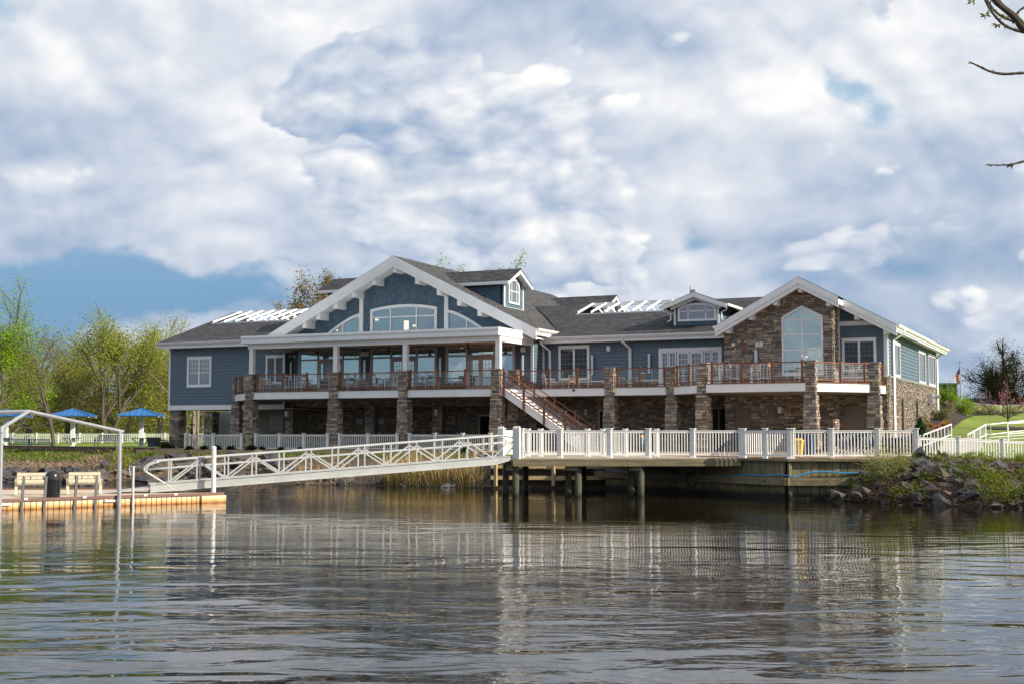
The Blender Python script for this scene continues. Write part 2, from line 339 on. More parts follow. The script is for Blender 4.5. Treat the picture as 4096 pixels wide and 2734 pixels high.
# water
mw=bpy.data.materials.new('river_water'); mw.use_nodes=True; t=NT(mw.node_tree); b=t.n['Principled BSDF']
b.inputs['Base Color'].default_value=(.012,.0095,.004,1); b.inputs['Roughness'].default_value=.02; b.inputs['IOR'].default_value=1.45
P=t.sep(t.pos()); r=t.m('ADD',t.m('MULTIPLY',P[0],ca),t.m('MULTIPLY',P[1],sa)); d=t.m('ADD',t.m('MULTIPLY',P[0],-sa),t.m('MULTIPLY',P[1],ca))
q0=t.comb(t.m('MULTIPLY',r,.18),t.m('MULTIPLY',d,.40),0); q1=t.comb(t.m('MULTIPLY',r,.45),t.m('MULTIPLY',d,1.0),0); q2=t.comb(t.m('MULTIPLY',r,2.0),t.m('MULTIPLY',d,3.0),3)
sw=t.noise(q0,1.0,2,.5,.6); big=t.noise(q1,1.0,3,.5,.9); mid=t.noise(q2,1.0,3,.6,.3); fine=t.noise(q2,3.6,3,.65)
wav=t.noise(t.comb(t.m('MULTIPLY',r,.07),t.m('MULTIPLY',d,.08),0),1,3); calm=t.rng(wav,.42,.58,.12,1.0)
rip=t.m('SINE',t.m('ADD',t.m('MULTIPLY',d,7.5),t.m('MULTIPLY',t.noise(q1,.6,2),16)))
lft=t.rng(r,-16,2,1.7,.55); far=t.rng(d,11,32,1.55,.22)
h=t.m('ADD',t.m('ADD',t.m('MULTIPLY',t.m('MULTIPLY',sw,.085),far),t.m('MULTIPLY',t.m('MULTIPLY',big,.034),far)),t.m('ADD',t.m('MULTIPLY',t.m('MULTIPLY',rip,.0020),t.rng(wav,.36,.5,1,0)),t.m('MULTIPLY',t.m('MULTIPLY',t.m('ADD',t.m('MULTIPLY',mid,.0085),t.m('MULTIPLY',fine,.0027)),calm),lft)))
bn=t.n.new('ShaderNodeBump'); t.put(bn.inputs['Height'],h); bn.inputs['Strength'].default_value=1; bn.inputs['Distance'].default_value=1
t.l.new(bn.outputs[0],b.inputs['Normal']); M['water']=mw
# ---------------------------------------------------------------- terrain, water
G=1.6
def lerp(tab,x):
    if x<=tab[0][0]: return tab[0][1]
    for (a,b),(c,d_) in zip(tab,tab[1:]):
        if x<=c: return b+(d_-b)*(x-a)/(c-a)
    return tab[-1][1]
def sm(x,a,b): x=max(0,min(1,(x-a)/(b-a))); return x*x*(3-2*x)
SH=[(-200,90),(-60,76),(-27.7,71.9),(-20.6,70.4),(-9.54,67.6),(-1.04,63.3),(4.42,62.95),(10.92,52.8),(12.35,52.4),(13.0,50.6),(13.8,49.0),(15.1,47.9),(17.8,46),(30,44),(60,40),(200,30)]
EDG=[(-200,150),(-60,118),(-40,104),(-22.64,83.6),(-8,77),(-1.6,74.1),(-.6,63.7),(4.42,63.05),(10.92,52.9),(12.35,52.5),(14.5,52.1),(16,52.3),(24,53),(60,50),(200,40)]
FT=[(-40,1.15),(-23,1.15),(-22,1.3),(-2,1.3),(0,1.5),(12.3,1.45),(12.5,.05),(13.2,.35),(14.0,.95),(14.8,1.4),(16,1.5),(19,1.38),(24,1.3)]
ZA=[(64,1.6),(70.5,1.65),(78,2.6),(86,3.4),(90,4.2),(100,4.8),(120,5.3),(140,4.4)]
ZB=[(56,1.5),(64,1.85),(70,2.42),(80,2.84),(98,4.03),(120,5.3),(140,4.4)]
LB=[(150,1.6),(265,3.2),(400,4.0)]
def ground(r,d):
    x,y,_=C(r,d); e=lerp(EDG,r); s=lerp(SH,r)
    if d<s: return -.05-.22*(s-d) if d>s-8 else -1.8
    if d<e-.001:
        t=(d-s)/max(.3,e-s); f=lerp(FT,r); z=f*(1-(1-t)**1.7)
        return z+.10*mnoise.noise(Vector((r*.7,d*.7,0)))*(1 if .02<t<.95 else 0)
    if x<-11.3 and y<95: return G+0*(x)
    u=r/d; k=sm(u,.3198,.3494); z=lerp(ZA,d)*(1-k)+lerp(ZB,d)*k
    if y>95: k2=sm(x,-70,-15); z=lerp(LB,d)*(1-k2)+z*k2
    if x<-11.3: z=lerp(LB,d) if y>95 and x<-70 else z
    if d<60 and r>12: z=min(z,lerp(FT,r)+.1)
    return z+.03*mnoise.noise(Vector((r*.4,d*.4,5)))
rs=[-420,-300,-200,-150,-120]+[x for x in np.arange(-100,-46,3)]+[x for x in np.arange(-46,46,.5)]+[46,50,56,64,75,90,120,160,220,300,420]
tb=MB(); rows=None; nr=0
for r in rs:
    s=lerp(SH,r); e=lerp(EDG,r); ds=[s-60,s-20,s-8,s-4,s-1.5,s-.5]+[s+(e-s)*k/22 for k in range(22)]+[e-.01,e]
    far=max(e+1,1)
    ds+= [e+.6,e+1.5,e+3]+[e+3+i*1.6 for i in range(1,30)]+[e+55,e+62,e+70,e+80,e+92,e+105,e+120,e+140,e+165,e+200,e+260,e+400,e+900,e+2500]
    for d in ds:
        z=ground(r,d); tb.v.append(C(r,d,z))
    nr=len(ds)
for i in range(len(rs)-1):
    for k in range(nr-1): a=i*nr+k; tb.f.append((a,a+nr,a+nr+1,a+1))
mg=bpy.data.materials.new('ground_cover'); mg.use_nodes=True; t=NT(mg.node_tree); b=t.n['Principled BSDF']; b.inputs['Roughness'].default_value=.95
P=t.pos(); S=t.sep(P); r_=t.m('ADD',t.m('MULTIPLY',S[0],ca),t.m('MULTIPLY',S[1],sa)); d_=t.m('ADD',t.m('MULTIPLY',S[0],-sa),t.m('MULTIPLY',S[1],ca))
gn=t.noise(P,.35,4,.6); gf=t.noise(P,7,5,.7); grass=t.mix(t.rng(gn,.3,.7),(.13,.20,.012),(.23,.29,.022)); grass=t.mix(t.rng(gf,.3,.75,0,.6),grass,(.10,.13,.015))
dirt=t.mix(t.rng(gf,.3,.7),(.03,.022,.016),(.12,.085,.055)); n3=t.noise(P,1.3,4,.6)
bank=t.mix(t.rng(n3,.55,.72),dirt,(.07,.10,.02))
eV=t.m('SUBTRACT',S[2],1.49); 
bank=t.mix(t.rng(r_,9,12),bank,dirt); c=t.mix(t.rng(S[2],1.4,1.46),bank,grass); 
# bare silt under the water, paver-free ground below the building
c=t.mix(t.rng(S[2],.02,.10),(.03,.025,.018),c)
t.put(b.inputs['Base Color'],c); t.put(b.inputs['Normal'],t.bump(gf,.5,.04))
gr=tb.build('ground',mg,smooth=True); tag(gr,'sloping bank and lawn around the waterside building',None,None,'structure')
# water
wm=MB(); wm.v=[C(-500,-90,0),C(500,-90,0),C(500,100,0),C(-500,100,0)]; wm.f=[(0,1,2,3)]
tag(wm.build('water',M['water']),'dark rippled river water',None,None,'structure')
# wooded bank on the other side of the river, behind the photographer
hb=MB(); n=60
for i in range(n+1):
    r=-400+800*i/n; hb.v+= [C(r,-86,-1),C(r,-92,1.5),C(r,-96,7+4*mnoise.noise(Vector((i*.7,0,0)))),C(r,-110,13+6*mnoise.noise(Vector((i*.9,3,0)))),C(r,-220,4)]
for i in range(n):
    for k in range(4): a=i*5+k; hb.f.append((a,a+1,a+6,a+5))
tag(hb.build('opposite_bank',mat('wooded_bank',(.05,.07,.025),.95,nz=.5,nzs=.5,bump=1)),None,None,None,'structure')
# mulch bed, terrace paving, path as sheets draped on the ground
def drape(name,poly,mt,h=.03,step=.8):
    # fan of small quads inside a convex polygon given in (r,d)
    xs=[p[0] for p in poly]; ys=[p[1] for p in poly]; mb=MB()
    nx=max(2,int((max(xs)-min(xs))/step)); ny=24
    def span(r):
        o=[]
        for (a,b2),(c2,d2) in zip(poly,poly[1:]+poly[:1]):
            if (a-r)*(c2-r)<=0 and a!=c2: o.append(b2+(d2-b2)*(r-a)/(c2-a))
        return (min(o),max(o)) if o else (0,0)
    for i in range(nx+1):
        r=min(xs)+(max(xs)-min(xs))*i/nx; r=min(max(xs)-1e-4,max(min(xs)+1e-4,r)); lo,hi=span(r)
        for k in range(ny+1): d=lo+(hi-lo)*k/ny; mb.v.append(C(r,d,ground(r,d)+h))
    for i in range(nx):
        for k in range(ny): a=i*(ny+1)+k; mb.f.append((a,a+ny+1,a+ny+2,a+1))
    return mb.build(name,mt)
pv=mat('terrace_pavers',(.36,.25,.17),.85); t,b=bs(pv); S=t.sep(t.pos()); n=t.n.new('ShaderNodeTexBrick'); t.put(n.inputs['Vector'],t.comb(S[0],S[1],0)); n.inputs['Scale'].default_value=1
n.inputs['Brick Width'].default_value=.6; n.inputs['Row Height'].default_value=.3; n.inputs['Mortar Size'].default_value=.008; n.inputs['Color1'].default_value=(.40,.28,.19,1); n.inputs['Color2'].default_value=(.33,.24,.17,1); n.inputs['Mortar'].default_value=(.2,.16,.12,1)
t.put(b.inputs['Base Color'],n.outputs[0])
p0=rd((-11.3,71.8)); p1=rd((-58,71.8)); p2=rd((-58,67)); p3=rd((-33,67))
ter=MB()
T0=[C(-.4,64.2),C(4.5,62.8),C(10.9,52.6),C(12.5,52.1),C(16.4,52.4),C(18.6,58),C(19.6,66),Vector((-11.0,73,0)),Vector((-56,73,0)),Vector((-56,66.75,0)),Vector((-33.3,66.75,0))]
ter.add([(p.x,p.y,G+.045) for p in T0]+[(p.x,p.y,G-.1) for p in T0],[tuple(range(len(T0)))]+[(i,(i+1)%len(T0),(i+1)%len(T0)+len(T0),i+len(T0))[::-1] for i in range(len(T0))])
tag(ter.build('terrace',pv),'tan paved terrace between seawall and clubhouse',None,None,'structure')
mul=mat('dark_mulch',(.035,.022,.016),.95,nz=.5,nzs=14,bump=1,bs=25)
drape('mulch_bed',[(20.3,70.0),(20.9,69.2),(22.5,70.5),(26.2,79.5),(29.5,87),(33.5,96),(40.5,101.5),(38,104),(30,99),(27.6,91.5)],mul,.05,.5)['kind']='structure'
rg=[(30.2+1.5*math.cos(a*.628),80.6+1.9*math.sin(a*.628)) for a in range(10)]
drape('mulch_ring',rg,mul,.05,.3)['kind']='structure'
# ---------------------------------------------------------------- building helpers
def front(Y0,s=1): return lambda p:Vector((p[0],Y0-s*p[1],p[2]))       # u=X, n=towards the river, v=Z
def side(X0,s=1): return lambda p:Vector((X0+s*p[1],p[0],p[2]))        # u=Y, n=+X, v=Z
def ints(a,b,holes):
    out=[(a,b)]
    for h0,h1 in holes:
        nx=[]
        for x0,x1 in out:
            if h1<=x0 or h0>=x1: nx.append((x0,x1)); continue
            if h0>x0: nx.append((x0,h0))
            if h1<x1: nx.append((h1,x1))
        out=nx
    return [o for o in out if o[1]-o[0]>.01]
def wallr(mb,u0,u1,v0,v1,holes=(),n0=-.2,n1=0,top=None):
    vs=sorted(set([v0,v1]+[max(v0,min(v1,h[k])) for h in holes for k in (2,3)]))
    for a,b_ in zip(vs,vs[1:]):
        for x0,x1 in ints(u0,u1,[(h[0],h[1]) for h in holes if h[2]<=a+1e-6 and h[3]>=b_-1e-6]): mb.box(x0,x1,n0,n1,a,b_)
def lap(mb,u0,u1,v0,v1,holes=(),h=.2,n=.0,top=None):
    v=v0
    while v<v1-.01:
        w_=min(v+h,v1)
        for x0,x1 in ints(u0,u1,[(q[0],q[1]) for q in holes if q[2]<(v+w_)/2<q[3]]):
            mb.add([(x0,n+.04,v),(x1,n+.04,v),(x1,n+.006,w_),(x0,n+.006,w_),(x0,n,v),(x1,n,v)],[(0,1,2,3),(0,4,5,1)])
        v=w_
def stones(mb,u0,u1,v0,v1,holes=(),n=.0,top=None,hmin=.08,hmax=.17,rnd=random,wm=.55):
    v=v0
    while v<v1-.02:
        h=rnd.uniform(hmin,hmax); w_=min(v+h,v1)
        if v1-w_<.05: w_=v1
        for x0,x1 in ints(u0,u1,[(q[0],q[1]) for q in holes if q[2]<(v+w_)/2<q[3]]):
            x=x0
            while x<x1-.01:
                y=min(x+rnd.uniform(.14,wm),x1)
                if x1-y<.1: y=x1
                t1=w_
                if top:
                    tt=min(top(x),top(y))
                    if tt<=v+.02: x=y; continue
                    t1=min(w_,tt)
                o=n+rnd.uniform(.02,.07); g_=.007; j=lambda:rnd.uniform(-.008,.008)
                a,b_,c_,d2=x+g_,y-g_,v+g_,t1-g_
                mb.add([(a,n-.02,c_),(b_,n-.02,c_),(b_,n-.02,d2),(a,n-.02,d2),(a+.01+j(),o+j(),c_+.008+j()),(b_-.01+j(),o+j(),c_+.008+j()),(b_-.01+j(),o+j(),d2-.008+j()),(a+.01+j(),o+j(),d2-.008+j())],
                       [(4,5,6,7),(0,1,5,4),(1,2,6,5),(2,3,7,6),(3,0,4,7)])
                x=y
        v=w_
MIR=lambda f:f
BLD=thing('clubhouse_building',(-35,80,G),'long blue lap-sided clubhouse with stone lower storey, white gable roofs and dormers','building')
YL,YG,YM,YS,YR,XR=71.0,71.6,73.0,70.9,72.3,-11.1
DK=5.15
def win(tf,u0,u1,z0,z1,kind='double',trim=.14,gl='glassd',par=None,cols=3,rows=3,n0=0.0,lbl=None,sash='white',us=2):
    # trim frame with sill + panes + sash bars
    f=MB(tf); w_=trim
    f.box(u0,u0+w_,n0,n0+.07,z0,z1); f.box(u1-w_,u1,n0,n0+.07,z0,z1); f.box(u0+w_,u1-w_,n0,n0+.07,z1-w_,z1); f.box(u0+w_,u1-w_,n0,n0+.07,z0,z0+w_)
    f.box(u0-.03,u1+.03,n0+.0,n0+.09,z1-.003,z1+.05)
    o=f.build('window',M['white'],par or BLD)
    if lbl: o['label']=lbl
    p=MB(tf); p.box(u0+w_,u1-w_,n0+.004,n0+.02,z0+w_,z1-w_); p.build('pane',M[gl],o)
    s=MB(tf); a,b_,c_,d2=u0+w_,u1-w_,z0+w_,z1-w_
    for k in range(1,us): x=a+(b_-a)*k/us; f=MB(tf); f.box(x-.055,x+.055,n0+.02,n0+.065,c_,d2); f.build('mullion',M['white'],o)
    for k in range(us):
        s=MB(tf); x0=a+(b_-a)*k/us+(.05 if k else 0); x1=a+(b_-a)*(k+1)/us-(.05 if k<us-1 else 0); zm=c_+(d2-c_)*.48
        if kind=='double':
            s.box(x0,x1,n0+.02,n0+.05,zm-.025,zm+.025); s.box(x0,x1,n0+.02,n0+.045,d2-.04,d2); s.box(x0,x1,n0+.02,n0+.045,c_,c_+.04)
            for i in range(1,cols): x=x0+(x1-x0)*i/cols; s.box(x-.011,x+.011,n0+.02,n0+.034,zm+.025,d2)
            for i in range(1,rows): z=zm+(d2-zm)*i/rows; s.box(x0,x1,n0+.02,n0+.034,z-.011,z+.011)
        elif kind=='bars':
            for i in range(1,cols): x=x0+(x1-x0)*i/cols; s.box(x-.03,x+.03,n0+.019,n0+.024,c_,d2)
        elif kind=='grid':
            for i in range(1,cols): x=x0+(x1-x0)*i/cols; s.box(x-.02,x+.02,n0+.02,n0+.045,c_,d2)
            for i in range(1,rows): z=c_+(d2-c_)*i/rows; s.box(x0,x1,n0+.02,n0+.04,z-.02,z+.02)
        s.build('sash',M[sash],o)
    return o
def WR(px0,py0,px1,py1,Y):
    a=onY(px0,py0,Y); b_=onY(px0,py1,Y); c_=onY(px1,py0,Y); return a.x,c_.x,b_.z,a.z
# --- left block -------------------------------------------------
RYL0=78.7; XL=onY(681,1400,YL).x-.02; XLr=onY(1140,1400,YL).x
zb=4.16; zt=8.32
W1=WR(751,1429,848,1548,YL); W2=WR(1065.5,1422.5,1141,1536,YL)
m=MB(front(YL)); lap(m,XL,XLr,zb+.3,zt,[W1,W2]); m.build('left_wall_siding',M['siding'],BLD).name='siding'
m=MB(); m.box(XL+.02,XLr-.02,YL,YL+.18,zb+.02,zt); m.box(XL+.02,XL+.2,YL+.18,88.7,zb+.02,zt); m.poly([(XL+.02,YL+.3,zt),(XL+.02,88.6,zt),(XL+.02,RYL0,10.9)],(.15,0,0)); m.box(XL+.02,XLr,YL+.18,YG+9,zb+.03,zb+.28); m.box(XL,-11.2,88.8,89,G,8.4); m.build('wall_core',M['siding'],BLD)
m=MB(front(YL)); m.box(XL-.02,XLr+.02,0.0,.06,zb,zb+.3); m.box(XL-.02,XL+.1,.0,.05,zb+.3,zt); m.box(XLr-.1,XLr+.03,0,.05,zb+.3,zt); m.box(XL-.02,XLr,0,.045,zt-.05,zt+.12); m.build('trim',M['white'],BLD)
m=MB(side(XLr)); lap(m,YL,YG,DK+.5,zt,[]); m.build('siding',M['siding'],BLD)
win(front(YL),*W1,gl='glassp'); win(front(YL),*W2,gl='glassd',sash='greysash')
# --- glazed hall wall and gable ----------------------------------
XGr=onY(2133,1400,YG).x; AP=Vector((-40.2,0,13.46)); SL=.5
zp=8.1
BAY=[(1199,1388,1442,1273,1371,1440,'L'),(1486,1381,1745,1565,1667,1431,'M'),(1787,1372,2057,1868,1978,1424,'R')]
bays=[]; holes=[]
for x0,yt,x1,xa,xb,ytr,_ in BAY:
    a=onY(x0,yt,YG); X1=onY(x1,yt-4,YG).x; XA=onY(xa,1450,YG).x; XB=onY(xb,1450,YG).x; ZT=onY(x0,ytr,YG).z
    bays.append((a.x,X1,XA,XB,ZT)); holes.append((a.x,X1,DK+.5,7.86)); holes.append((XA,XB,DK,DK+.6))
m=MB(front(YG)); lap(m,XLr,XGr,DK+.55,8.2,holes); m.build('siding',M['siding'],BLD)
m=MB(front(YG)); wallr(m,XLr,XGr,DK-.3,8.1,holes,-.15,-.002); m.build('wall_core',M['mortar'],BLD)
m=MB(front(YG)); stones(m,XLr,XGr,DK,DK+.5,holes); m.build('stone_plinth',M['stone'],BLD)
for i,(a,b_,xa,xb,zt_) in enumerate(bays):
    f=MB(front(YG)); w_=.09; zt2=7.86
    f.box(a-.06,a+w_,-.03,.06,DK+.5,zt2); f.box(b_-w_,b_+.06,-.03,.06,DK+.5,zt2); f.box(a+w_,b_-w_,-.03,.06,zt2-.1,zt2); 
    for x in (xa,xb): f.box(x-.05,x+.05,-.03,.06,DK+.05,zt2-.1)
    f.box(a+w_,xa-.05,-.03,.055,zt_-.05,zt_+.05); f.box(xa+.05,xb-.05,-.03,.055,zt_-.08,zt_+.05); f.box(xb+.05,b_-w_,-.03,.055,zt_-.05,zt_+.05)
    f.box(a+w_,xa-.05,-.03,.07,DK+.5,DK+.6); f.box(xb+.05,b_-w_,-.03,.07,DK+.5,DK+.6)
    o=f.build('glazed_screen',M['almond'],BLD)
    p=MB(front(YG)); p.box(a+w_,b_-w_,-.01,0.0,zt_,zt2-.1); p.box(a+w_,xa-.05,-.01,0,DK+.6,zt_-.02); p.box(xb+.05,b_-w_,-.01,0,DK+.6,zt_-.02); p.build('pane',M['glass'],o)
    xm=(xa+xb)/2
    for d0,d1 in ((xa+.05,xm-.01),(xm+.01,xb-.05)):
        d=MB(front(YG)); z1=zt_-.1
        d.box(d0,d0+.13,-.02,.035,DK+.03,z1); d.box(d1-.13,d1,-.02,.035,DK+.03,z1); d.box(d0+.13,d1-.13,-.02,.035,z1-.16,z1); d.box(d0+.13,d1-.13,-.02,.035,DK+.03,DK+.3)
        dr=d.build('door',M['almond'],BLD)
        g=MB(front(YG)); g.box(d0+.13,d1-.13,-.012,-.004,DK+.3,z1-.16); g.build('pane',M['glass'],dr)
        g=MB(front(YG))
        for k in (1,2): x=d0+.13+(d1-d0-.26)*k/3; g.box(x-.011,x+.011,-.004,.008,DK+.3,z1-.16)
        for k in range(1,6): z=DK+.3+(z1-.46-DK)*k/6; g.box(d0+.13,d1-.13,-.004,.006,z-.011,z+.011)
        g.build('muntin',M['white'],dr)
# gable : vertical strips around the arched windows
OV=1.2; zrake=lambda x:AP.z-SL*abs(x-AP.x)
cw=[onY(1485,1322,YG).x,onY(1746.5,1314,YG).x]; czl=onY(1485,1240,YG).z; czc=onY(1616,1219,YG).z; cz0=8.75
lw=[onY(1300,1330,YG).x,onY(1446,1255,YG).x]; lz=onY(1446,1254,YG).z; rw=[onY(1788,1240,YG).x,onY(1945.5,1305,YG).x]; rz=onY(1790,1240,YG).z
def arc_c(x): u=(x-(cw[0]+cw[1])/2)/((cw[1]-cw[0])/2); return czc-(czc-czl)*u*u
def arc_l(x): u=max(0,min(1,(x-lw[0])/(lw[1]-lw[0]))); return cz0+(lz-cz0)*(1-(1-u)**1.45)
def arc_r(x): u=max(0,min(1,(rw[1]-x)/(rw[1]-rw[0]))); return cz0+(rz-cz0)*(1-(1-u)**1.45)
m=MB(front(YG)); core=MB(front(YG)); x=-49.6
cuts=sorted(set([-49.6,-30.8,cw[0],cw[1],lw[0],lw[1],rw[0],rw[1],AP.x]+[q for q in np.arange(-49.6,-30.8,.25)]))
for a,b_ in zip(cuts,cuts[1:]):
    if b_-a<1e-4: continue
    mid=(a+b_)/2; fn=arc_c if cw[0]<mid<cw[1] else arc_l if lw[0]<mid<lw[1] else arc_r if rw[0]<mid<rw[1] else None
    za,zb2=(fn(a),fn(b_)) if fn else (8.1,8.1)
    ta,tb2=zrake(a)-.25,zrake(b_)-.25
    if min(ta,tb2)<=8.15: continue
    m.add([(a,.01,za),(b_,.01,zb2),(b_,.01,tb2),(a,.01,ta)],[(0,1,2,3)]); core.add([(a,-.12,za),(b_,-.12,zb2),(b_,-.12,tb2),(a,-.12,ta),(a,.01,za),(b_,.01,zb2)],[(3,2,1,0),(0,1,5,4)])
    if fn: m.add([(a,.01,8.1),(b_,.01,8.1),(b_,.01,cz0),(a,.01,cz0)],[(0,1,2,3)])
m.build('shake_siding',M['shakef'],BLD); core.build('wall_core',M['shakef'],BLD)
def archwin(fn,x0,x1,z0,mull,trans,name='arched_window'):
    f=MB(front(YG)); N=16; w_=.16
    pts=[(x0+(x1-x0)*k/N,) for k in range(N+1)]
    prev=None
    for k in range(N+1):
        x=x0+(x1-x0)*k/N; cur=(x,fn(x))
        if prev:
            f.add([(prev[0],-.1,prev[1]+.02),(cur[0],-.1,cur[1]+.02),(cur[0],.09,cur[1]+.02),(prev[0],.09,prev[1]+.02),(prev[0],-.1,prev[1]-w_),(cur[0],-.1,cur[1]-w_),(cur[0],.09,cur[1]-w_),(prev[0],.09,prev[1]-w_)],[(3,2,1,0),(4,5,6,7),(3,7,6,2)])
        prev=cur
    if fn(x0)-z0>.3: f.box(x0-.04,x0+w_-.04,-.1,.085,z0,fn(x0))
    if fn(x1)-z0>.3: f.box(x1-w_+.04,x1+.04,-.1,.085,z0,fn(x1))
    f.box(x0,x1,-.1,.07,z0-.02,z0+.1)
    o=f.build('window',M['white'],BLD)
    p=MB(front(YG)); p.add([(x0+(x1-x0)*k/N,-.03,z0) for k in range(N+1)]+[(x0+(x1-x0)*k/N,-.03,max(z0,fn(x0+(x1-x0)*k/N)-.05)) for k in range(N+1)],[(k,k+1,N+2+k,N+1+k) for k in range(N)]); p.build('pane',M['glass'],o)
    s=MB(front(YG))
    for x in mull: s.box(x-.035,x+.035,-.03,.05,z0+.1,fn(x)-w_*.6)
    if trans: s.box(x0+.1,x1-.1,-.03,.045,trans-.035,trans+.035)
    s.build('mullion',M['white'],o)
archwin(arc_c,cw[0],cw[1],cz0,[onY(1563,1280,YG).x,onY(1666.6,1280,YG).x],onY(1485,1272,YG).z)
archwin(arc_l,lw[0],lw[1],cz0,[onY(1372,1300,YG).x],None); archwin(arc_r,rw[0],rw[1],cz0,[onY(1868,1290,YG).x],None)
m=MB(front(YG))
for x in (lw[1]+.02,rw[0]-.02): m.box(x-.13,x+.13,.0,.1,8.5,zrake(x)-.3)
m.box(XGr-.14,XGr+.02,.0,.06,DK+.5,8.4); m.build('trim',M['white'],BLD)
# interior of the hall : floor, back wall, ceiling and pendant lamps seen through the glass
m=MB(); m.box(-49,-31.5,YG+.3,YG+7,DK-.2,DK); m.box(-49,-31.5,YG+7,YG+7.1,DK,8.2); m.poly([(-49,YG+7,8.2),(-31.5,YG+7,8.2),(-40.2,YG+7,12.6)],(0,.1,0)); m.box(-49,-48.9,YG+.3,YG+7,DK,8.2); m.box(-31.6,-31.5,YG+.3,YG+7,DK,8.2); m.build('interior',mat('interior_wall',(.12,.105,.085),.8,nz=.2,nzs=.5),BLD)
m=MB()
for px,py in ((1345,1323),(1429,1270),(1507,1282),(1657,1306),(1715,1376),(1846,1392)): p=onY(px,py,YG+1.2); m.lathe(p,[(.05,0),(.11,.02),(.11,.08),(.03,.1)],8)
p=onY(1619,1318,YG+1.5); m.box(p.x-.06,p.x+.06,p.y,p.y+.1,p.z,p.z+.55); p=onY(1628,1318,YG+1.5); m.box(p.x-.06,p.x+.06,p.y,p.y+.1,p.z,p.z+.55); m.build('ceiling_lamp',M['lamp'],BLD)
# return wall + middle wall
m=MB(side(XGr)); lap(m,YG,YM,DK+.5,8.3,[]); m.build('siding',M['siding'],BLD)
m=MB(); m.box(XGr-.15,XGr-.002,YG,YM+.1,G,8.3); m.build('wall_core',M['siding'],BLD)
XSl=onY(2897,1400,YS).x; XSr=onY(3332,1400,YS).x
WM1=WR(2236,1386,2359,1521,YM); WM2=WR(2636,1393,2888,1548,YM)
m=MB(front(YM)); lap(m,XGr,XSl+.5,DK+.5,8.25,[WM1,WM2]); m.build('siding',M['siding'],BLD)
m=MB(front(YM)); m.box(XGr,XSl+.4,-.2,-.002,DK-.5,8.4); m.build('wall_core',M['siding'],BLD)
m=MB(front(YM)); stones(m,XGr,XSl+.2,DK,DK+.48,[WM2]); m.build('stone_plinth',M['stone'],BLD)
m=MB(front(YM)); m.box(XGr+.0,XGr+.14,.03,.07,DK+.5,8.2); m.box(XGr,XSl,.0,.05,8.0,8.2); m.box(XGr,WM2[0],.03,.1,DK+.47,DK+.53); m.build('trim',M['white'],BLD)
win(front(YM),*WM1,n0=.03,sash='greysash')
# french doors with side lights
a,b_,z0,z1=WM2; z0=DK+.02
f=MB(front(YM)); f.box(a,a+.16,0,.09,z0,z1); f.box(b_-.16,b_,0,.09,z0,z1); f.box(a+.16,b_-.16,0,.09,z1-.22,z1); o=f.build('door_surround',M['white'],BLD)
ia,ib=a+.16,b_-.16; q=(ib-ia)
segs=[(0,.12,2),(.13,.255,2),(.27,.49,3),(.50,.72,3),(.735,.86,2),(.87,1,2)]
for s0,s1,nc in segs:
    x0,x1=ia+q*s0,ia+q*s1; d=MB(front(YM)); bw=.07 if nc==2 else .11; zz0=z0 if nc==3 else z0+.5; zz1=z1-.22
    d.box(x0,x0+bw,.01,.06,zz0,zz1); d.box(x1-bw,x1,.01,.06,zz0,zz1); d.box(x0+bw,x1-bw,.01,.06,zz1-bw,zz1); d.box(x0+bw,x1-bw,.01,.06,zz0,zz0+bw*1.6)
    zm=zz0+(zz1-zz0)*.45
    if nc==2: d.box(x0+bw,x1-bw,.01,.06,zm-.04,zm+.04); d.box(x0,x1,.0,.05,z0,zz0)
    dr=d.build('door' if nc==3 else 'side_light',M['white'],BLD)
    g=MB(front(YM)); g.box(x0+bw,x1-bw,.012,.02,zz0+bw,zz1-bw); g.build('pane',M['glassf'],dr)
    g=MB(front(YM))
    for k in range(1,nc): x=x0+bw+(x1-x0-2*bw)*k/nc; g.box(x-.012,x+.012,.02,.035,zz0+bw,zz1-bw)
    for k in range(1,6): z=zz0+bw+(zz1-zz0-2*bw)*k/6; g.box(x0+bw,x1-bw,.02,.033,z-.012,z+.012)
    g.build('muntin',M['white'],dr)
# --- right wing ---------------------------------------------------
RA=Vector((onY(3192,1106,70.0).x,0,onY(3192,1106,70.0).z)); RS=.54
zrr=lambda x:RA.z-RS*abs(x-RA.x)
pw=[onY(3128,1370,YS).x,onY(3293,1370,YS).x]; pz0=onY(3128,1499,YS).z; pze=onY(3128,1272,YS).z; pzp=onY(3210,1226,YS).z; pxm=(pw[0]+pw[1])/2
def ptop(x): return pze+(pzp-pze)*(1-abs(x-pxm)/((pw[1]-pw[0])/2))
PH=[(pw[0],pw[1],pz0,pze)]
for k in range(8):
    t0=k/8; x0=pw[0]+(pxm-pw[0])*t0; PH.append((x0,2*pxm-x0,pze+(pzp-pze)*t0,pze+(pzp-pze)*(k+1)/8))
def doorhole(px0,py0,px1,Y): a=onY(px0,py0,Y); c_=onY(px1,py0,Y); return (a.x,c_.x,G,a.z)
D1=doorhole(2851,1633,2900,YS); D2=doorhole(2938,1631,3003,YS); D3=doorhole(3375,1625,3462,YR)
WR2=WR(3368,1357,3505,1560,YR); WR2=(WR2[0],WR2[1],DK+.75,WR2[3])
m=MB(front(YS)); stones(m,XSl,XSr,G,RA.z,PH+[D2],0,top=lambda x:zrr(x)-.25)
mb2=MB(side(XSr)); stones(mb2,YS,YR,G,zrr(XSr)-.3,[]); m.v+=mb2.v; n0=len(m.v)-len(mb2.v); m.f+=[tuple(i+n0 for i in f) for f in mb2.f]
m.build('stone_wall',M['stone'],BLD)
m=MB(front(YS))
cs=sorted(set([XSl,XSr,pw[0],pw[1],pxm,RA.x]+list(np.arange(XSl,XSr,.4))))
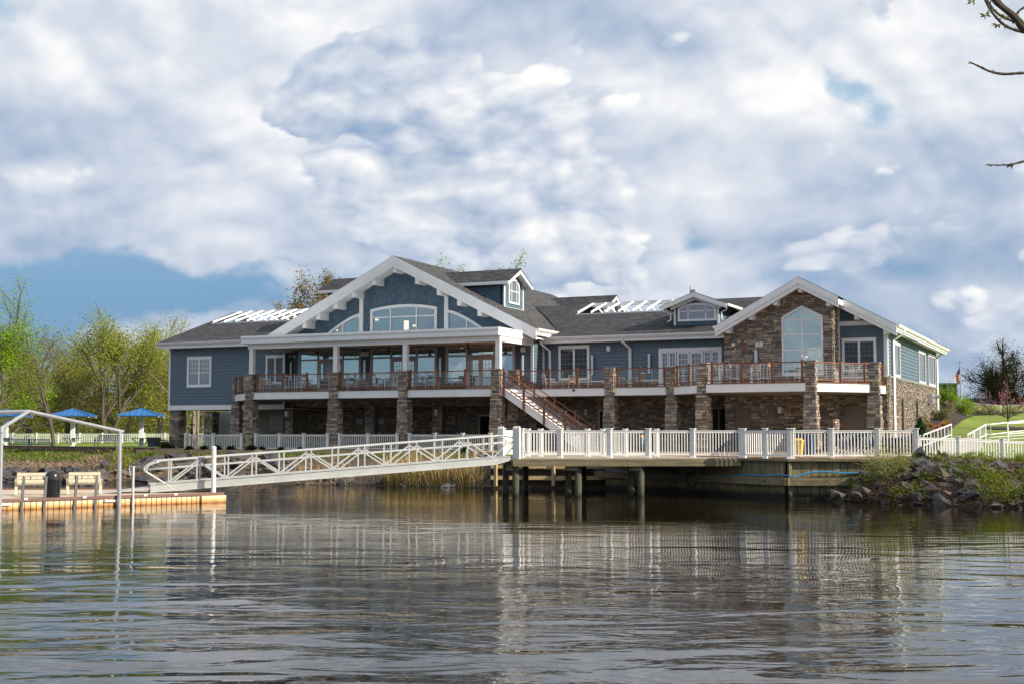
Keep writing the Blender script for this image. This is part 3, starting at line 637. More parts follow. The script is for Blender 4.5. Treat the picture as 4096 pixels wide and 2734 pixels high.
for a,b_ in zip(cs,cs[1:]):
    mid=(a+b_)/2
    if pw[0]<mid<pw[1]: 
        m.add([(a,0,ptop(a)),(b_,0,ptop(b_)),(b_,0,zrr(b_)-.2),(a,0,zrr(a)-.2)],[(0,1,2,3)]); m.add([(a,0,3),(b_,0,3),(b_,0,pz0),(a,0,pz0)],[(0,1,2,3)])
    else: m.add([(a,0,3.9),(b_,0,3.9),(b_,0,zrr(b_)-.2),(a,0,zrr(a)-.2)],[(0,1,2,3)])
wallr(m,XSl,XSr,G,3.9,[D2],-.2,0)
m.box(XSl,XSl+.15,-2.0,0,G,8.2); m.build('wall_core',M['mortar'],BLD)
m=MB(side(XSr)); m.box(YS,YR,-.2,0,G,zrr(XSr)-.2); m.build('wall_core',M['mortar'],BLD)
# tall pointed window
f=MB(front(YS)); w_=.1
f.box(pw[0],pw[0]+w_,-.05,.07,pz0,pze); f.box(pw[1]-w_,pw[1],-.05,.07,pz0,pze); f.box(pw[0],pw[1],-.05,.08,pz0-.05,pz0+w_)
for s in (0,1):
    x0=pw[s]; f.add([(x0,.075,pze-.08),(pxm,.075,pzp-.08),(pxm,.075,pzp+.05),(x0,.075,pze+.05),(x0,-.05,pze-.08),(pxm,-.05,pzp-.08),(pxm,-.05,pzp+.05),(x0,-.05,pze+.05)],[(0,1,2,3),(0,4,5,1),(2,6,7,3)])
o=f.build('window',M['white'],BLD); o['label']='tall five-tier pointed window in the stone gable'
p=MB(front(YS)); p.add([(pw[0],-.0,pz0),(pw[1],-.0,pz0),(pw[1],-.0,pze),(pxm,-.0,pzp),(pw[0],-.0,pze)],[(0,1,2,3,4)]); p.v=[v+Vector((0,-.003,0)) for v in p.v]; p.build('pane',glass('tall_window_glass',.5,(.72,.84,.8),(.10,.12,.1)),o)
s=MB(front(YS)); s.box(pxm-.04,pxm+.04,-.01,.05,pz0,pzp-.1)
for py in (1281,1341,1401,1463): z=onY(3128,py,YS).z; s.box(pw[0]+w_,pw[1]-w_,-.01,.045,z-.035,z+.035)
s.build('mullion',M['white'],o)
m=MB(); a=onY(3233,1368,YS-.02); c_=onY(3291,1364,YS-.02)
# siding part
m=MB(front(YR)); zband=onY(3352,1297,YR).z
lap(m,XSr,XR,DK+.45,zband-.0,[WR2]); m.build('siding',M['siding'],BLD)
m=MB(front(YR)); xs_=np.linspace(XSr,XR,10)
for a,b_ in zip(xs_,xs_[1:]): m.add([(a,.012,zband),(b_,.012,zband),(b_,.012,max(zband,zrr(b_)-.2)),(a,.012,max(zband,zrr(a)-.2))],[(0,1,2,3)])
m.build('shake_siding',M['shakef'],BLD)
m=MB(front(YR)); m.box(XSr,XR-.01,-.2,-.002,G,8.15); m.add([(XSr,-.1,8),(XR,-.1,8),(XR,-.1,8.2),(XSr,-.1,zrr(XSr)-.2)],[(0,1,2,3)]); m.build('wall_core',M['mortar'],BLD)
m=MB(front(YR)); stones(m,XSr,XR,G,DK+.45,[D3]); m.build('stone_plinth',M['stone'],BLD)
m=MB(front(YR)); m.box(XSr+.0,XSr+.12,.02,.1,DK+.4,zrr(XSr)-.3); m.box(XR-.16,XR+.02,.0,.06,DK+.5,8.1); m.box(XSr+.12,XR,.01,.06,zband-.1,zband+.14); m.box(XSr,XR+.04,.03,.12,DK+.42,DK+.5); m.build('trim',M['white'],BLD)
win(front(YR),*WR2,gl='glassd',n0=.03,sash='greysash')
YB=93.0
SW=[]
for px0,yt,yb,px1 in ((3567,1366,1505,3594),(3669,1401,1530,3696),(3708,1414,1542,3736)):
    a=onX(px0,yt,XR); b2=onX(px1,yt,XR); SW.append((a.y,b2.y,DK+.55,a.z))
zst=onX(3562,1504,XR).z
m=MB(side(XR)); lap(m,YR,YB,zst,8.15,SW); m.build('siding',M['siding'],BLD)
m=MB(side(XR)); stones(m,YR,YB,G-.3,zst-.05,[],hmin=.06,hmax=.13,wm=.38); m.build('stone_wall',M['stone'],BLD)
m=MB(side(XR)); m.box(YR,YB,-.2,-.002,G-.3,8.2); m.build('wall_core',M['mortar'],BLD)
m=MB(side(XR)); m.box(YR,YB,.0,.11,zst-.07,zst+.02); m.build('stone_ledge',M['cap'],BLD)
m=MB(side(XR)); m.box(YR-.02,YR+.13,.0,.055,zst,8.15); m.box(YB-.13,YB,.0,.055,zst,8.15); m.box(YR,YB,0,.05,8.05,8.2); m.build('trim',M['white'],BLD)
for s_ in SW: win(side(XR),s_[0],s_[1],zst+.05,s_[3],kind='bars',us=1,cols=4,rows=5,trim=.12,gl='glassd',n0=.02)
m=MB(side(XR))
for px in (3606,3664): m=MB(side(XR)); y_=onX(px,1650,XR).y; m.box(y_-.25,y_+.25,0,.16,G-.3,onX(px,1593 if px<3640 else 1602,XR).z); m.build('stone_pilaster',M['stone'],BLD)
m=MB(); p=onX(3711,1590,XR); m.box(XR+.03,XR+.35,p.y-.35,p.y+.35,p.z-.35,p.z+.3); m.tube([(XR+.3,p.y+.1,p.z+.1),(XR+.75,p.y+.1,p.z+.1)],.12,10); m.build('exhaust_vent',M['steel'],BLD)
# ---------------------------------------------------------------- roofs
def slab(pts,mt,name='roof',t=.14,par=BLD):
    m=MB(); m.poly(pts,(0,0,-t)); return m.build(name,mt,par)
LS=.325; zL=lambda y:8.61+LS*(y-70.4); zM=lambda y:8.28+LS*(y-72.35)
XL0=-58.25; RYL=78.7; RYM=80.75
# left roof with its open rafter well
wl0,wl1=-57.6,-50.0; wy=75.35
slab([(XL0,70.4,zL(70.4)),(-49.6,70.4,zL(70.4)),(-49.2,71.4,zL(71.4)),(wl1+.0,wy,zL(wy)),(XL0,wy,zL(wy))],M['roofx'])
slab([(XL0,wy,zL(wy)),(wl0,wy,zL(wy)),(wl0,RYL,zL(RYL)),(XL0,RYL,zL(RYL))],M['roofx'])
slab([(XL0,RYL,zL(RYL)),(wl0,RYL,zL(RYL)),(wl0,RYL+3.3,zL(RYL-3.3)),(wl0,88,zL(69.4)),(XL0,88,zL(69.4))],M['roofx'])
slab([(wl0,82.05,zL(75.35)),(-45,82.05,zL(75.35)),(-45,88,zL(69.4)),(wl0,88,zL(69.4))],M['roofx'])
# middle roof
wm0,wm1=-31.15,-24.5; wym=77.85
slab([(-31.35,72.35,zM(72.35)),(-17.5,72.35,zM(72.35)),(-17.5,wym,zM(wym)),(-33.2,wym,zM(wym)),(-30.65,73.7,zM(73.7))],M['roofx'])
slab([(-33.2,wym,zM(wym)),(wm0,wym,zM(wym)),(wm0,RYM,zM(RYM)),(-35.2,RYM,zM(RYM))],M['roofx'])
slab([(wm1,wym,zM(wym)),(-16.5,wym,zM(wym)),(-16,RYM,zM(RYM)),(wm1,RYM,zM(RYM))],M['roofx'])
slab([(-36,RYM,zM(RYM)),(wm0,RYM,zM(RYM)),(wm0,RYM+7,zM(RYM-7)),(-31.2,RYM+7,zM(RYM-7))],M['roofx'])
slab([(wm0,RYM+2.9,zM(wym)),(wm1,RYM+2.9,zM(wym)),(wm1,RYM+7,zM(RYM-7)),(wm0,RYM+7,zM(RYM-7))],M['roofx'])
slab([(wm1,RYM,zM(RYM)),(-16,RYM,zM(RYM)),(-16,RYM+7,zM(RYM-7)),(wm1,RYM+7,zM(RYM-7))],M['roofx'])
# rafter wells : white ridge beam, kerb, rafters both ways
def well(x0,x1,y0,yr,zf,n):
    m=MB(); m.box(x0,x1,yr-.06,yr+.06,zf(yr)-.2,zf(yr)+.06); m.build('ridge_beam',M['white'],BLD)
    k=MB(); k.box(x0,x1,y0-.03,y0+.06,zf(y0)-.35,zf(y0)+.06); k.box(x0,x1,2*yr-y0-.06,2*yr-y0+.03,zf(y0)-.35,zf(y0)+.06)
    k.box(x0-.04,x0+.05,y0,yr,zf(y0)-.5,zf(y0)+.08); k.build('well_kerb',M['white'],BLD)
    s=MB(); s.box(x0+.1,x1,y0+.1,2*yr-y0-.1,zf(y0)-.8,zf(y0)-.7); s.build('well_floor',M['concrete'],BLD)
    for i in range(n):
        x=x0+.12+(x1-x0-.24)*i/(n-1); r=MB()
        for sg in (-1,1):
            a=Vector((x,yr+sg*(yr-y0),zf(y0)+.12)); b_=Vector((x,yr+sg*.06,zf(yr)+.02)); r.bar(a,b_,.06,.12)
        r.build('rafter',M['white'],BLD)
well(wl0,wl1+1.2,wy+.05,RYL,zL,10); well(wm0,wm1,wym+.05,RYM,zM,8)
# main gable roof
def gr_(x,y): return (x,y,zrake(x))
y0=YG-OV; ex0,ex1=-49.85,-30.62
slab([gr_(-40.2,y0),gr_(ex0,y0),gr_(ex0,95.5),gr_(-40.2,95.5)],M['roofy']); slab([gr_(-40.2,y0),gr_(-40.2,95.5),gr_(ex1,95.5),gr_(ex1,y0)],M['roofy'])
m=MB(); m.poly([(ex0+.5,95.4,8),(ex1-.5,95.4,8),(-40.2,95.4,13.3)],(0,.1,0)); m.build('rear_gable',M['shakef'],BLD)
def rake(m,xa,za,xb,zb_,y,h,t=.09,drop=0):
    m.add([(xa,y-t,za-drop),(xb,y-t,zb_-drop),(xb,y-t,zb_-drop-h),(xa,y-t,za-drop-h),(xa,y,za-drop),(xb,y,zb_-drop),(xb,y,zb_-drop-h),(xa,y,za-drop-h)],[(0,3,2,1),(4,5,6,7),(0,1,5,4),(3,7,6,2),(0,4,7,3),(1,2,6,5)])
m=MB()
for xe in (ex0,ex1): rake(m,-40.2,13.43,xe,zrake(xe)-.03,y0,.42,.06); rake(m,-40.2,13.40,xe,zrake(xe)-.06,y0+.05,.62,.06)
m.build('rake_board',M['white'],BLD)
m=MB()   # soffit
for xe in (ex0,ex1): m.add([(-40.2,y0+.05,12.85),(xe,y0+.05,zrake(xe)-.6),(xe,YG,zrake(xe)-.6),(-40.2,YG,12.85)],[(0,1,2,3)])
m.build('soffit',M['white'],BLD)
for bx in [(1204,1226),(1258,1281),(1331,1347),(1404,1417),(1486,1496),(1571,1579),(1659,1670),(1747,1757),(1828,1839),(1910,1920)]:
    x=onY((bx[0]+bx[1])/2+4,1200,y0+.15).x; z=zrake(x)-.58; m=MB(); m.box(x-.14,x+.14,y0+.12,YG,z-.42,z+.12); m.build('outrigger_beam',M['white'],BLD)
# right wing roof : two rake planes (stone bay nearer, side bay further back)
yf,yf2=YS-.9,YR-.9; exl,exr=-19.85,-10.45; xk=onY(3352,1180,yf).x
R=lambda x,y:(x,y,zrr(x))
slab([R(RA.x,yf),R(exl,yf),R(exl,93.9),R(RA.x,93.9)],M['roofy']); slab([R(RA.x,yf),R(RA.x,93.9),R(exr,93.9),R(exr,yf2),R(xk,yf2),R(xk,yf)],M['roofy'])
m=MB()
rake(m,RA.x,RA.z-.03,exl,zrr(exl)-.03,yf,.36,.06); rake(m,RA.x,RA.z-.06,exl,zrr(exl)-.06,yf+.05,.55,.06)
rake(m,RA.x,RA.z-.03,xk,zrr(xk)-.03,yf,.36,.06); rake(m,RA.x,RA.z-.06,xk,zrr(xk)-.06,yf+.05,.55,.06)
rake(m,xk,zrr(xk)-.03,exr,zrr(exr)-.03,yf2,.36,.06); rake(m,xk-.3,zrr(xk-.3)-.06,exr,zrr(exr)-.06,yf2+.05,.55,.06)
m.add([(xk,yf-.06,zrr(xk)-.02),(xk,yf2,zrr(xk)-.02),(xk,yf2,zrr(xk)-.42),(xk,yf-.06,zrr(xk)-.42)],[(0,1,2,3)])
m.add([(RA.x,93.9,8.2),(exr+.6,93.9,8.2),(RA.x,93.9,RA.z-.1),(exl,93.9,8.2)],[(0,1,2,3)])
m.build('rake_board',M['white'],BLD)
m=MB()
m.add([(RA.x,yf+.05,RA.z-.5),(exl,yf+.05,zrr(exl)-.5),(exl,YS,zrr(exl)-.5),(RA.x,YS,RA.z-.5)],[(0,1,2,3)])
m.add([(RA.x,yf+.05,RA.z-.5),(xk,yf+.05,zrr(xk)-.5),(xk,YS+.1,zrr(xk)-.5),(RA.x,YS+.1,RA.z-.5)],[(0,1,2,3)])
m.add([(xk-1,YS,zrr(xk-1)-.5),(exr,YS,zrr(exr)-.5),(exr,YR,zrr(exr)-.5),(xk-1,YR,zrr(xk-1)-.5)],[(0,1,2,3)]) if False else None
m.add([(xk-.4,yf2+.05,zrr(xk-.4)-.5),(exr,yf2+.05,zrr(exr)-.5),(exr,YR,zrr(exr)-.5),(xk-.4,YR,zrr(xk-.4)-.5)],[(0,1,2,3)])
m.box(XR,exr+.02,yf2+.1,93.8,8.02,8.06); m.build('soffit',M['white'],BLD)
for px,yy in ((2910,yf),(3002,yf),(3101,yf),(3201,yf),(3313,yf),(3425,yf2),(3540,yf2)):
    x=onY(px,1250,yy+.1).x; z=zrr(x)-.5; m=MB(); m.box(x-.11,x+.11,yy+.1,(YS if yy==yf else YR),z-.28,z+.1); m.build('outrigger_beam',M['white'],BLD)
# eave gutters with stepped fascia
def gutter(x0,y0,x1,y1,z,out,name='gutter'):
    m=MB(); o=Vector(out); a=Vector((x0,y0,0)); b_=Vector((x1,y1,0))
    pr=[(0,0),(.15,0.0),(.15,-.05),(.10,-.14),(.02,-.16),(.02,-.2),(-.04,-.22),(-.04,-.36),(-.3,-.36),(-.3,0)]
    va=[a+o*p[0]+Vector((0,0,z+p[1])) for p in pr]; vb=[b_+o*p[0]+Vector((0,0,z+p[1])) for p in pr]; n=len(pr)
    m.add(va+vb,[tuple(range(n)),tuple(range(2*n-1,n-1,-1))]+[(i,i+n,(i+1)%n+n,(i+1)%n) for i in range(n)]); return m.build(name,M['white'],BLD)
gutter(XL0,70.4,-49.6,70.4,8.6,(0,-1,0)); gutter(-31.35,72.4,XSl-.1,72.4,8.28,(0,-1,0)); gutter(ex1,y0+.02,ex1,73.7,zrake(ex1)-.0,(1,0,0)); gutter(exr,yf2+.05,exr,93.9,zrr(exr)-.0,(1,0,0)); gutter(exl,yf+.05,exl,72.5,zrr(exl),(-1,0,0))
m=MB(); m.box(XL,-49.6,70.4,71.05,8.22,8.27); m.box(XGr,XSl,72.4,73,7.93,7.97); m.box(XGr-.2,ex1,YG,73.4,8.28,8.33); m.build('soffit',M['white'],BLD)
def dspout(pts,w_=.09):
    m=MB(); m.tube(pts,w_,4); m.build('downspout',M['white'],BLD)
z=8.0
a=onY(2202,1400,YM).x+.0; dspout([(a-.35,72.3,8.05),(a-.35,72.35,7.9),(a,72.85,7.5),(a,72.88,DK)])
a=onY(2523,1400,YM).x; dspout([(a-.3,72.3,8.05),(a-.3,72.35,7.9),(a,72.85,7.5),(a,72.88,DK)]); dspout([(a,72.85,DK-.5),(a,72.85,G)],.075)
y_=onX(3565,1450,XR).y; dspout([(exr+.05,y_+.15,8.15),(exr+.02,y_+.15,8.0),(XR+.12,y_,7.6),(XR+.12,y_,G)]); dspout([(exr+.05,92.6,8.15),(XR+.12,92.7,7.6),(XR+.12,92.7,ground(*rd((XR,92.7))))])
a=onY(1151,1450,YG).x; dspout([(a,YG-.1,8.0),(a,YG-.1,DK)],.05)
dspout([(ex1+.1,73.2,8.5),(ex1+.1,73.2,8.2)],.08)
# side dormers on the hall roof
def sdormer(cy,mir=False,win_=True):
    tfm=(lambda p:Vector((-80.4-p[0],p[1],p[2]))) if mir else None
    fx=-33.9; w2=1.45; ez=12.0; pk=12.62; oy=.38; ox=.5
    m=MB(tfm)
    m.box(-39.2,fx-.22,cy-w2,cy+w2,9.6,ez+.05); 
    o=m.build('dormer',M['shakef'],BLD)
    m=MB(tfm); m.add([(fx,cy-w2,10.2),(fx,cy+w2,10.2),(fx,cy+w2,ez),(fx,cy,pk+.0),(fx,cy-w2,ez)],[(0,1,2,3,4)]); m.add([(fx-.2,cy-w2,10.2),(fx-.2,cy+w2,10.2),(fx-.2,cy+w2,ez),(fx-.2,cy,pk),(fx-.2,cy-w2,ez)],[(0,1,2,3,4)]); m.build('face',M['shakes'],o)
    sl_=(pk+.1-ez)/(w2); 
    for sg in (-1,1):
        r=MB(tfm); r.poly([(-40.0,cy,pk+.14),(fx+ox,cy,pk+.14),(fx+ox,cy+sg*(w2+oy),pk+.14-sl_*(w2+oy)),(-40.0,cy+sg*(w2+oy),pk+.14-sl_*(w2+oy))],(0,0,-.1)); r.build('dormer_roof',M['roofx'],o)
    m=MB(tfm); ze=pk+.1-sl_*(w2+oy)
    for sg in (-1,1):
        y1=cy+sg*(w2+oy); m.box(-39.0,fx+ox,min(y1,y1+sg*.06),max(y1,y1+sg*.06),ze-.2,ze)
        m.add([(fx+ox,cy,pk+.1),(fx+ox,y1,ze+.02),(fx+ox,y1,ze-.24),(fx+ox,cy,pk-.18),(fx+ox-.1,cy,pk-.18),(fx+ox-.1,y1,ze-.24)],[(0,1,2,3),(3,2,5,4)])
        m.add([(fx,cy,pk-.1),(fx+ox,cy,pk-.1),(fx+ox,y1,ze-.14),(fx,y1,ze-.14)],[(0,1,2,3)])
        m.box(fx-.05,fx+.05,min(cy+sg*w2,cy+sg*(w2-.14)),max(cy+sg*w2,cy+sg*(w2-.14)),10.25,ez)
        m.box(-38.5,fx,min(cy+sg*w2,cy+sg*(w2+.04)),max(cy+sg*w2,cy+sg*(w2+.04)),ez-.16,ez-.0)
    m.box(fx+.0,fx+.06,cy-w2,cy+w2,10.22,10.3); m.build('trim',M['white'],o)
    if win_:
        N=12; hw=.80; z0=10.55; zs=11.75; pt=[(fx+.06,cy-hw,z0),(fx+.06,cy+hw,z0)]+[(fx+.06,cy+hw*math.cos(a_),zs+.42*math.sin(a_)) for a_ in np.linspace(0,math.pi,N)]
        f=MB(tfm); q=len(pt); cen=Vector((fx+.06,cy,11.2)); inn=[cen+(Vector(p)-cen)*.82 for p in pt]
        f.add(pt+inn+[Vector(p)-Vector((.08,0,0)) for p in pt],[(i,(i+1)%q,(i+1)%q+q,i+q) for i in range(q)]+[(i,i+2*q,(i+1)%q+2*q,(i+1)%q) for i in range(q)]); f.build('window',M['white'],o)
        f=MB(tfm); f.add([p-Vector((.03,0,0)) for p in inn],[tuple(range(q))]); f.build('pane',M['glassp'],o)
        f=MB(tfm); f.box(fx+.03,fx+.06,cy-.40,cy-.34,z0+.1,12.0); f.box(fx+.03,fx+.06,cy+.34,cy+.40,z0+.1,12.0); f.box(fx+.03,fx+.06,cy-hw*.85,cy+hw*.85,11.30,11.36); f.build('mullion',M['white'],o)
sdormer(74.4); sdormer(91.65); sdormer(74.4,True,False)
# front dormer on the middle roof
def fdormer():
    fy=74.0; x0,x1=-23.4,-20.75; xm=(x0+x1)/2; ez=9.98; pk=10.62; ov=.55
    m=MB(); m.box(x0,x0+.1,fy,78,8.7,ez); m.box(x1-.1,x1,fy,78,8.7,ez); m.add([(x0,fy,8.8),(x1,fy,8.8),(x1,fy,ez),(xm,fy,pk-.1),(x0,fy,ez)],[(0,1,2,3,4)]); o=m.build('dormer',M['shakef'],BLD)
    s_=(pk-ez)/((x1-x0)/2+.62)*1.0
    for sg in (-1,1):
        xe=xm+sg*((x1-x0)/2+.62); ze=pk+.1-.38*abs(xe-xm)
        r=MB(); r.poly([(xm,fy-ov,pk+.1),(xe,fy-ov,ze),(xe,77,ze),(xm,79.6,pk+.1)],(0,0,-.1)); r.build('dormer_roof',M['roofy'],o)
        t_=MB(); rake(t_,xm,pk+.06,xe,ze-.03,fy-ov,.26,.05); rake(t_,xm,pk-.14,xe-sg*.45,pk-.14-.38*(abs(xe-xm)-.45),fy-.1,.2,.1)
        t_.box(min(xe,xe+sg*.12),max(xe,xe+sg*.12),fy-ov,76.6,ze-.16,ze-.02); t_.add([(xm,fy-ov,pk-.15),(xe,fy-ov,ze-.2),(xe,fy,ze-.2),(xm,fy,pk-.15)],[(0,1,2,3)])
        cx=x0 if sg<0 else x1; t_.box(cx-.09 if sg>0 else cx-.02,cx+.02 if sg>0 else cx+.09,fy-.04,fy+.05,8.85,ez+.1)
        t_.tube([(xe,fy-.2,ze-.16),(xe-sg*.15,fy-.1,ze-.35),(cx+sg*.2,fy-.08,ze-.45),(cx+sg*.2,fy-.08,9.15),(cx+sg*.35,fy-.3,9.05)],.045,5)
        t_.build('trim',M['white'],o)
    N=14; a0=onY(2712,1250,fy); b0=onY(2866,1250,fy); zl=onY(2712,1287,fy).z; zs=onY(2712,1243,fy).z; zt_=onY(2786,1212,fy).z; hw=(b0.x-a0.x)/2; xc=(a0.x+b0.x)/2
    pt=[(xc-hw,fy-.06,zl),(xc+hw,fy-.06,zl)]+[(xc+hw*math.cos(q),fy-.06,zs+(zt_-zs)*math.sin(q)) for q in np.linspace(0,math.pi,N)]
    q=len(pt); cen=Vector((xc,fy-.06,(zl+zt_)/2)); inn=[Vector((cen.x+(p[0]-cen.x)*.88,p[1],cen.z+(p[2]-cen.z)*.76)) for p in pt]
    f=MB(); f.add(pt+inn+[Vector(p)+Vector((0,.08,0)) for p in pt],[(i,i+q,(i+1)%q+q,(i+1)%q) for i in range(q)]+[(i,(i+1)%q,(i+1)%q+2*q,i+2*q) for i in range(q)]); f.build('window',M['white'],o)
    f=MB(); f.add([p+Vector((0,.03,0)) for p in inn],[tuple(range(q))]); f.build('pane',glass('dormer_glass',.26,(.6,.63,.7),(.10,.10,.115)),o)
    f=MB()
    for k in (-.46,.46): f.box(xc+k*hw-.03,xc+k*hw+.03,fy-.05,fy-.03,zl+.1,zt_-.12)
    zc=zl+(zt_-zl)*.55; f.box(xc-hw*.87,xc+hw*.87,fy-.05,fy-.03,zc-.03,zc+.03); f.build('mullion',M['white'],o)
fdormer()
m=MB(); p=onY(2761,1166,76); m.tube([(p.x,76,10.6),(p.x,76,onY(2761,1144,76).z)],.035,6); m.box(p.x+.05,p.x+.3,75.95,76.1,p.z-.12,p.z+.1); m.build('antenna',M['galv'],BLD)
# porch roof, beam, columns
m=MB(); x0,x1=-48.93,-31.46; m.box(x0,x1,67.0,YG+.0,8.18,8.5); m.box(x0-.04,x1+.04,66.95,YG-.02,8.38,8.46); m.box(x0-.02,x1+.02,66.97,YG-.01,8.07,8.19); m.build('porch_roof',M['white'],BLD)
m=MB(); m.box(x0-.02,x1+.02,66.98,YG-.02,8.46,8.54); m.build('porch_flashing',M['vinyl'],BLD)
m=MB(); m.box(-48.62,-31.5,67.28,67.6,7.76,8.07); m.box(-31.82,-31.5,67.6,YG-.01,7.76,8.07); m.box(-48.62,-48.3,67.6,YG-.01,7.76,8.07); m.build('porch_beam',M['white'],BLD)
m=MB(); m.box(-48.3,-31.8,67.6,YG-.01,7.9,7.95); m.build('porch_ceiling',M['ceil'],BLD)
for px in (1008,1344,1622,1993): x=onY(px,1430,67.4).x; m=MB(); m.box(x-.14,x+.14,67.3,67.58,5.9,7.76); m.build('porch_column',M['white'],BLD)
for px in (1269,1557,1872): 
    p=onY(px,1386,69.0); m=MB(); m.tube([(p.x,69,7.9),(p.x,69,7.62)],.04,6); m.lathe((p.x,69,7.45),[(.08,0),(.12,.06),(.1,.16)],8)
    for k in range(4): g=k*math.pi/2+.4; m.bar((p.x+.1*math.cos(g),69+.1*math.sin(g),7.5),(p.x+.5*math.cos(g),69+.5*math.sin(g),7.5),.1,.015)
    m.build('ceiling_fan',M['blackm'],BLD)
# wall fittings
def fit(name,px0,py0,px1,py1,Y,mt,dep=.12,rnd=False):
    a=onY(px0,py0,Y); b_=onY(px1,py1,Y); m=MB()
    if rnd:
        xc=(a.x+b_.x)/2; m.lathe((xc,Y-dep,b_.z),[(.07,0),(.09,.02),(.09,a.z-b_.z-.03),(.07,a.z-b_.z)],10)
    else: m.box(a.x,b_.x,Y-dep,Y-.005,b_.z,a.z); m.box(a.x+.02,b_.x-.02,Y-dep-.02,Y-dep,b_.z+.03,a.z-.03)
    return m.build(name,mt,BLD)
for q in ((1163,1445,1173,1520,YG),(1459,1437,1469,1515,YG),(1761,1428,1770,1508,YG),(2089,1420,2099,1501,YG),(2368,1419,2377,1500,YM),(2595,1413,2605,1494,YM),(3021,1397,3033,1476,YS),(3340,1394,3348,1470,YR)): fit('tube_sconce',*q,M['steel'],.16,True)
for q in ((1450,1407,1462,1425,YG),(1464,1406,1476,1424,YG),(2087,1388,2102,1407,YG),(2430,1384,2444,1403,YM),(3025,1369,3038,1388,YS),(3040,1368,3054,1387,YS),(1180,1421,1187,1430,YG),): fit('speaker',*q,M['vinyl'],.2)
fit('alarm_strobe',2977,1386,2987,1396,YS,M['red'],.08); m=MB()
for px,py,Y in ((2936,1378,YS),(1164,1424,YG)): p=onY(px,py,Y); m.tube([(p.x,Y-.02,p.z),(p.x,Y-.2,p.z)],.1,10); 
m.build('camera_dome',M['vinyl'],BLD)
# lower storey : stone header, columns, recess, doors
m=MB(front(YG)); zh=onY(1400,1622,YG).z
cols=[onY(1141,1700,YG).x,onY(1172,1700,YG).x]; lowc=[(1141,1172),(1461,1499),(1730,1769),(2046,2075)]
XLp=onY(1141,1700,YG).x
H=[];last=None
for a,b_ in lowc:
    xa,xb=onY(a,1700,YG).x,onY(b_,1700,YG).x
    if last is not None: H.append((last,xa,G,zh))
    last=xb
XE=XSl-.0
ww=[doorhole(2243,1637,2317,YG),doorhole(2394,1637,2428,YG)]; ww[1]=(ww[1][0],ww[1][1],G+.9,ww[1][3])
stones(m,XLp,XGr+.2,G,DK-.3,H); m.build('stone_wall',M['stone'],BLD)
m=MB(front(YG)); wallr(m,XLp,XGr+.2,G,DK-.3,H,-.5,0.0); m.build('wall_core',M['mortar'],BLD)
YW=75.2
dr=[doorhole(1412,1652,1468,YW),doorhole(1512,1650,1547,YW),doorhole(1822,1647,1878,YW),doorhole(1914,1655,1975,YW)]
m=MB(front(YW)); stones(m,XLp-.6,XGr,G,DK-.4,dr); m.build('stone_wall',M['stone'],BLD)
m=MB(front(YW)); wallr(m,XLp-2,XGr,G,DK-.35,dr,-.2,0.0); m.box(XGr-.2,XGr,0,YW-YG,G,4.8); m.build('wall_core',M['mortar'],BLD)
YMl=72.7
ww=[doorhole(2243,1637,2317,YMl),doorhole(2394,1637,2428,YMl)]; ww[1]=(ww[1][0],ww[1][1],G+.9,ww[1][3])
m=MB(front(YMl)); stones(m,XGr,XSl+.1,G,DK-.3,ww+[D1]); m.build('stone_wall',M['stone'],BLD)
m=MB(front(YMl)); wallr(m,XGr,XSl,G,DK-.3,[],-.3,-.0); m.build('wall_core',M['mortar'],BLD)
for q,Y_,lb in ((dr[0],YW,'taupe door with a white WOMEN\'S BATHROOM sign'),(dr[1],YW,'taupe door with a white MEN\'S BATHROOM sign'),(dr[2],YW,None)):
    m=MB(front(Y_)); m.box(q[0],q[0]+.06,-.02,.05,G,q[3]); m.box(q[1]-.06,q[1],-.02,.05,G,q[3]); m.box(q[0],q[1],-.02,.05,q[3]-.06,q[3]); m.box(q[0]+.06,q[1]-.06,-.04,.0,G,q[3]-.06); o=m.build('door',M['doortan'],BLD)
    if lb: o['label']=lb
    m=MB(front(Y_)); m.box(q[0]+.12,q[0]+.18,.0,.08,G+1.0,G+1.06); m.box(q[0]+.12,q[0]+.25,.06,.09,G+.98,G+1.02); m.build('handle',M['steel'],o)
def words(txt,x,y,z,size,par,mt=M['ink'],rot=(math.pi/2,0,0)):
    c=bpy.data.curves.new('letters','FONT'); c.body=txt; c.size=size; c.align_x='CENTER'; c.align_y='CENTER'; c.extrude=.002
    o=bpy.data.objects.new('tmp',c); COL.objects.link(o); bpy.context.view_layer.update(); me=bpy.data.meshes.new_from_object(o.evaluated_get(bpy.context.evaluated_depsgraph_get())); bpy.data.objects.remove(o)
    n=bpy.data.objects.new('lettering',me); COL.objects.link(n); me.materials.clear(); me.materials.append(mt); n.parent=par; off=OFF.get(par.name,Vector((0,0,0))); n.location=Vector((x,y,z))-off; n.rotation_euler=rot; OFF[n.name]=off; return n
for px0,px1,t1,q in ((1426,1451,"WOMEN'S",dr[0]),(1514,1536,"MEN'S",dr[1])):
    a=onY(px0,1675,YW); b_=onY(px1,1692,YW); m=MB(front(YW)); m.box(a.x,b_.x,.02,.03,b_.z,a.z); o=m.build('sign_board',M['paper'],BLD); w_=b_.x-a.x
    words(t1,(a.x+b_.x)/2,YW-.035,a.z*.62+b_.z*.38,w_*.19,o); words('BATHROOM',(a.x+b_.x)/2,YW-.035,a.z*.3+b_.z*.7,w_*.17,o)
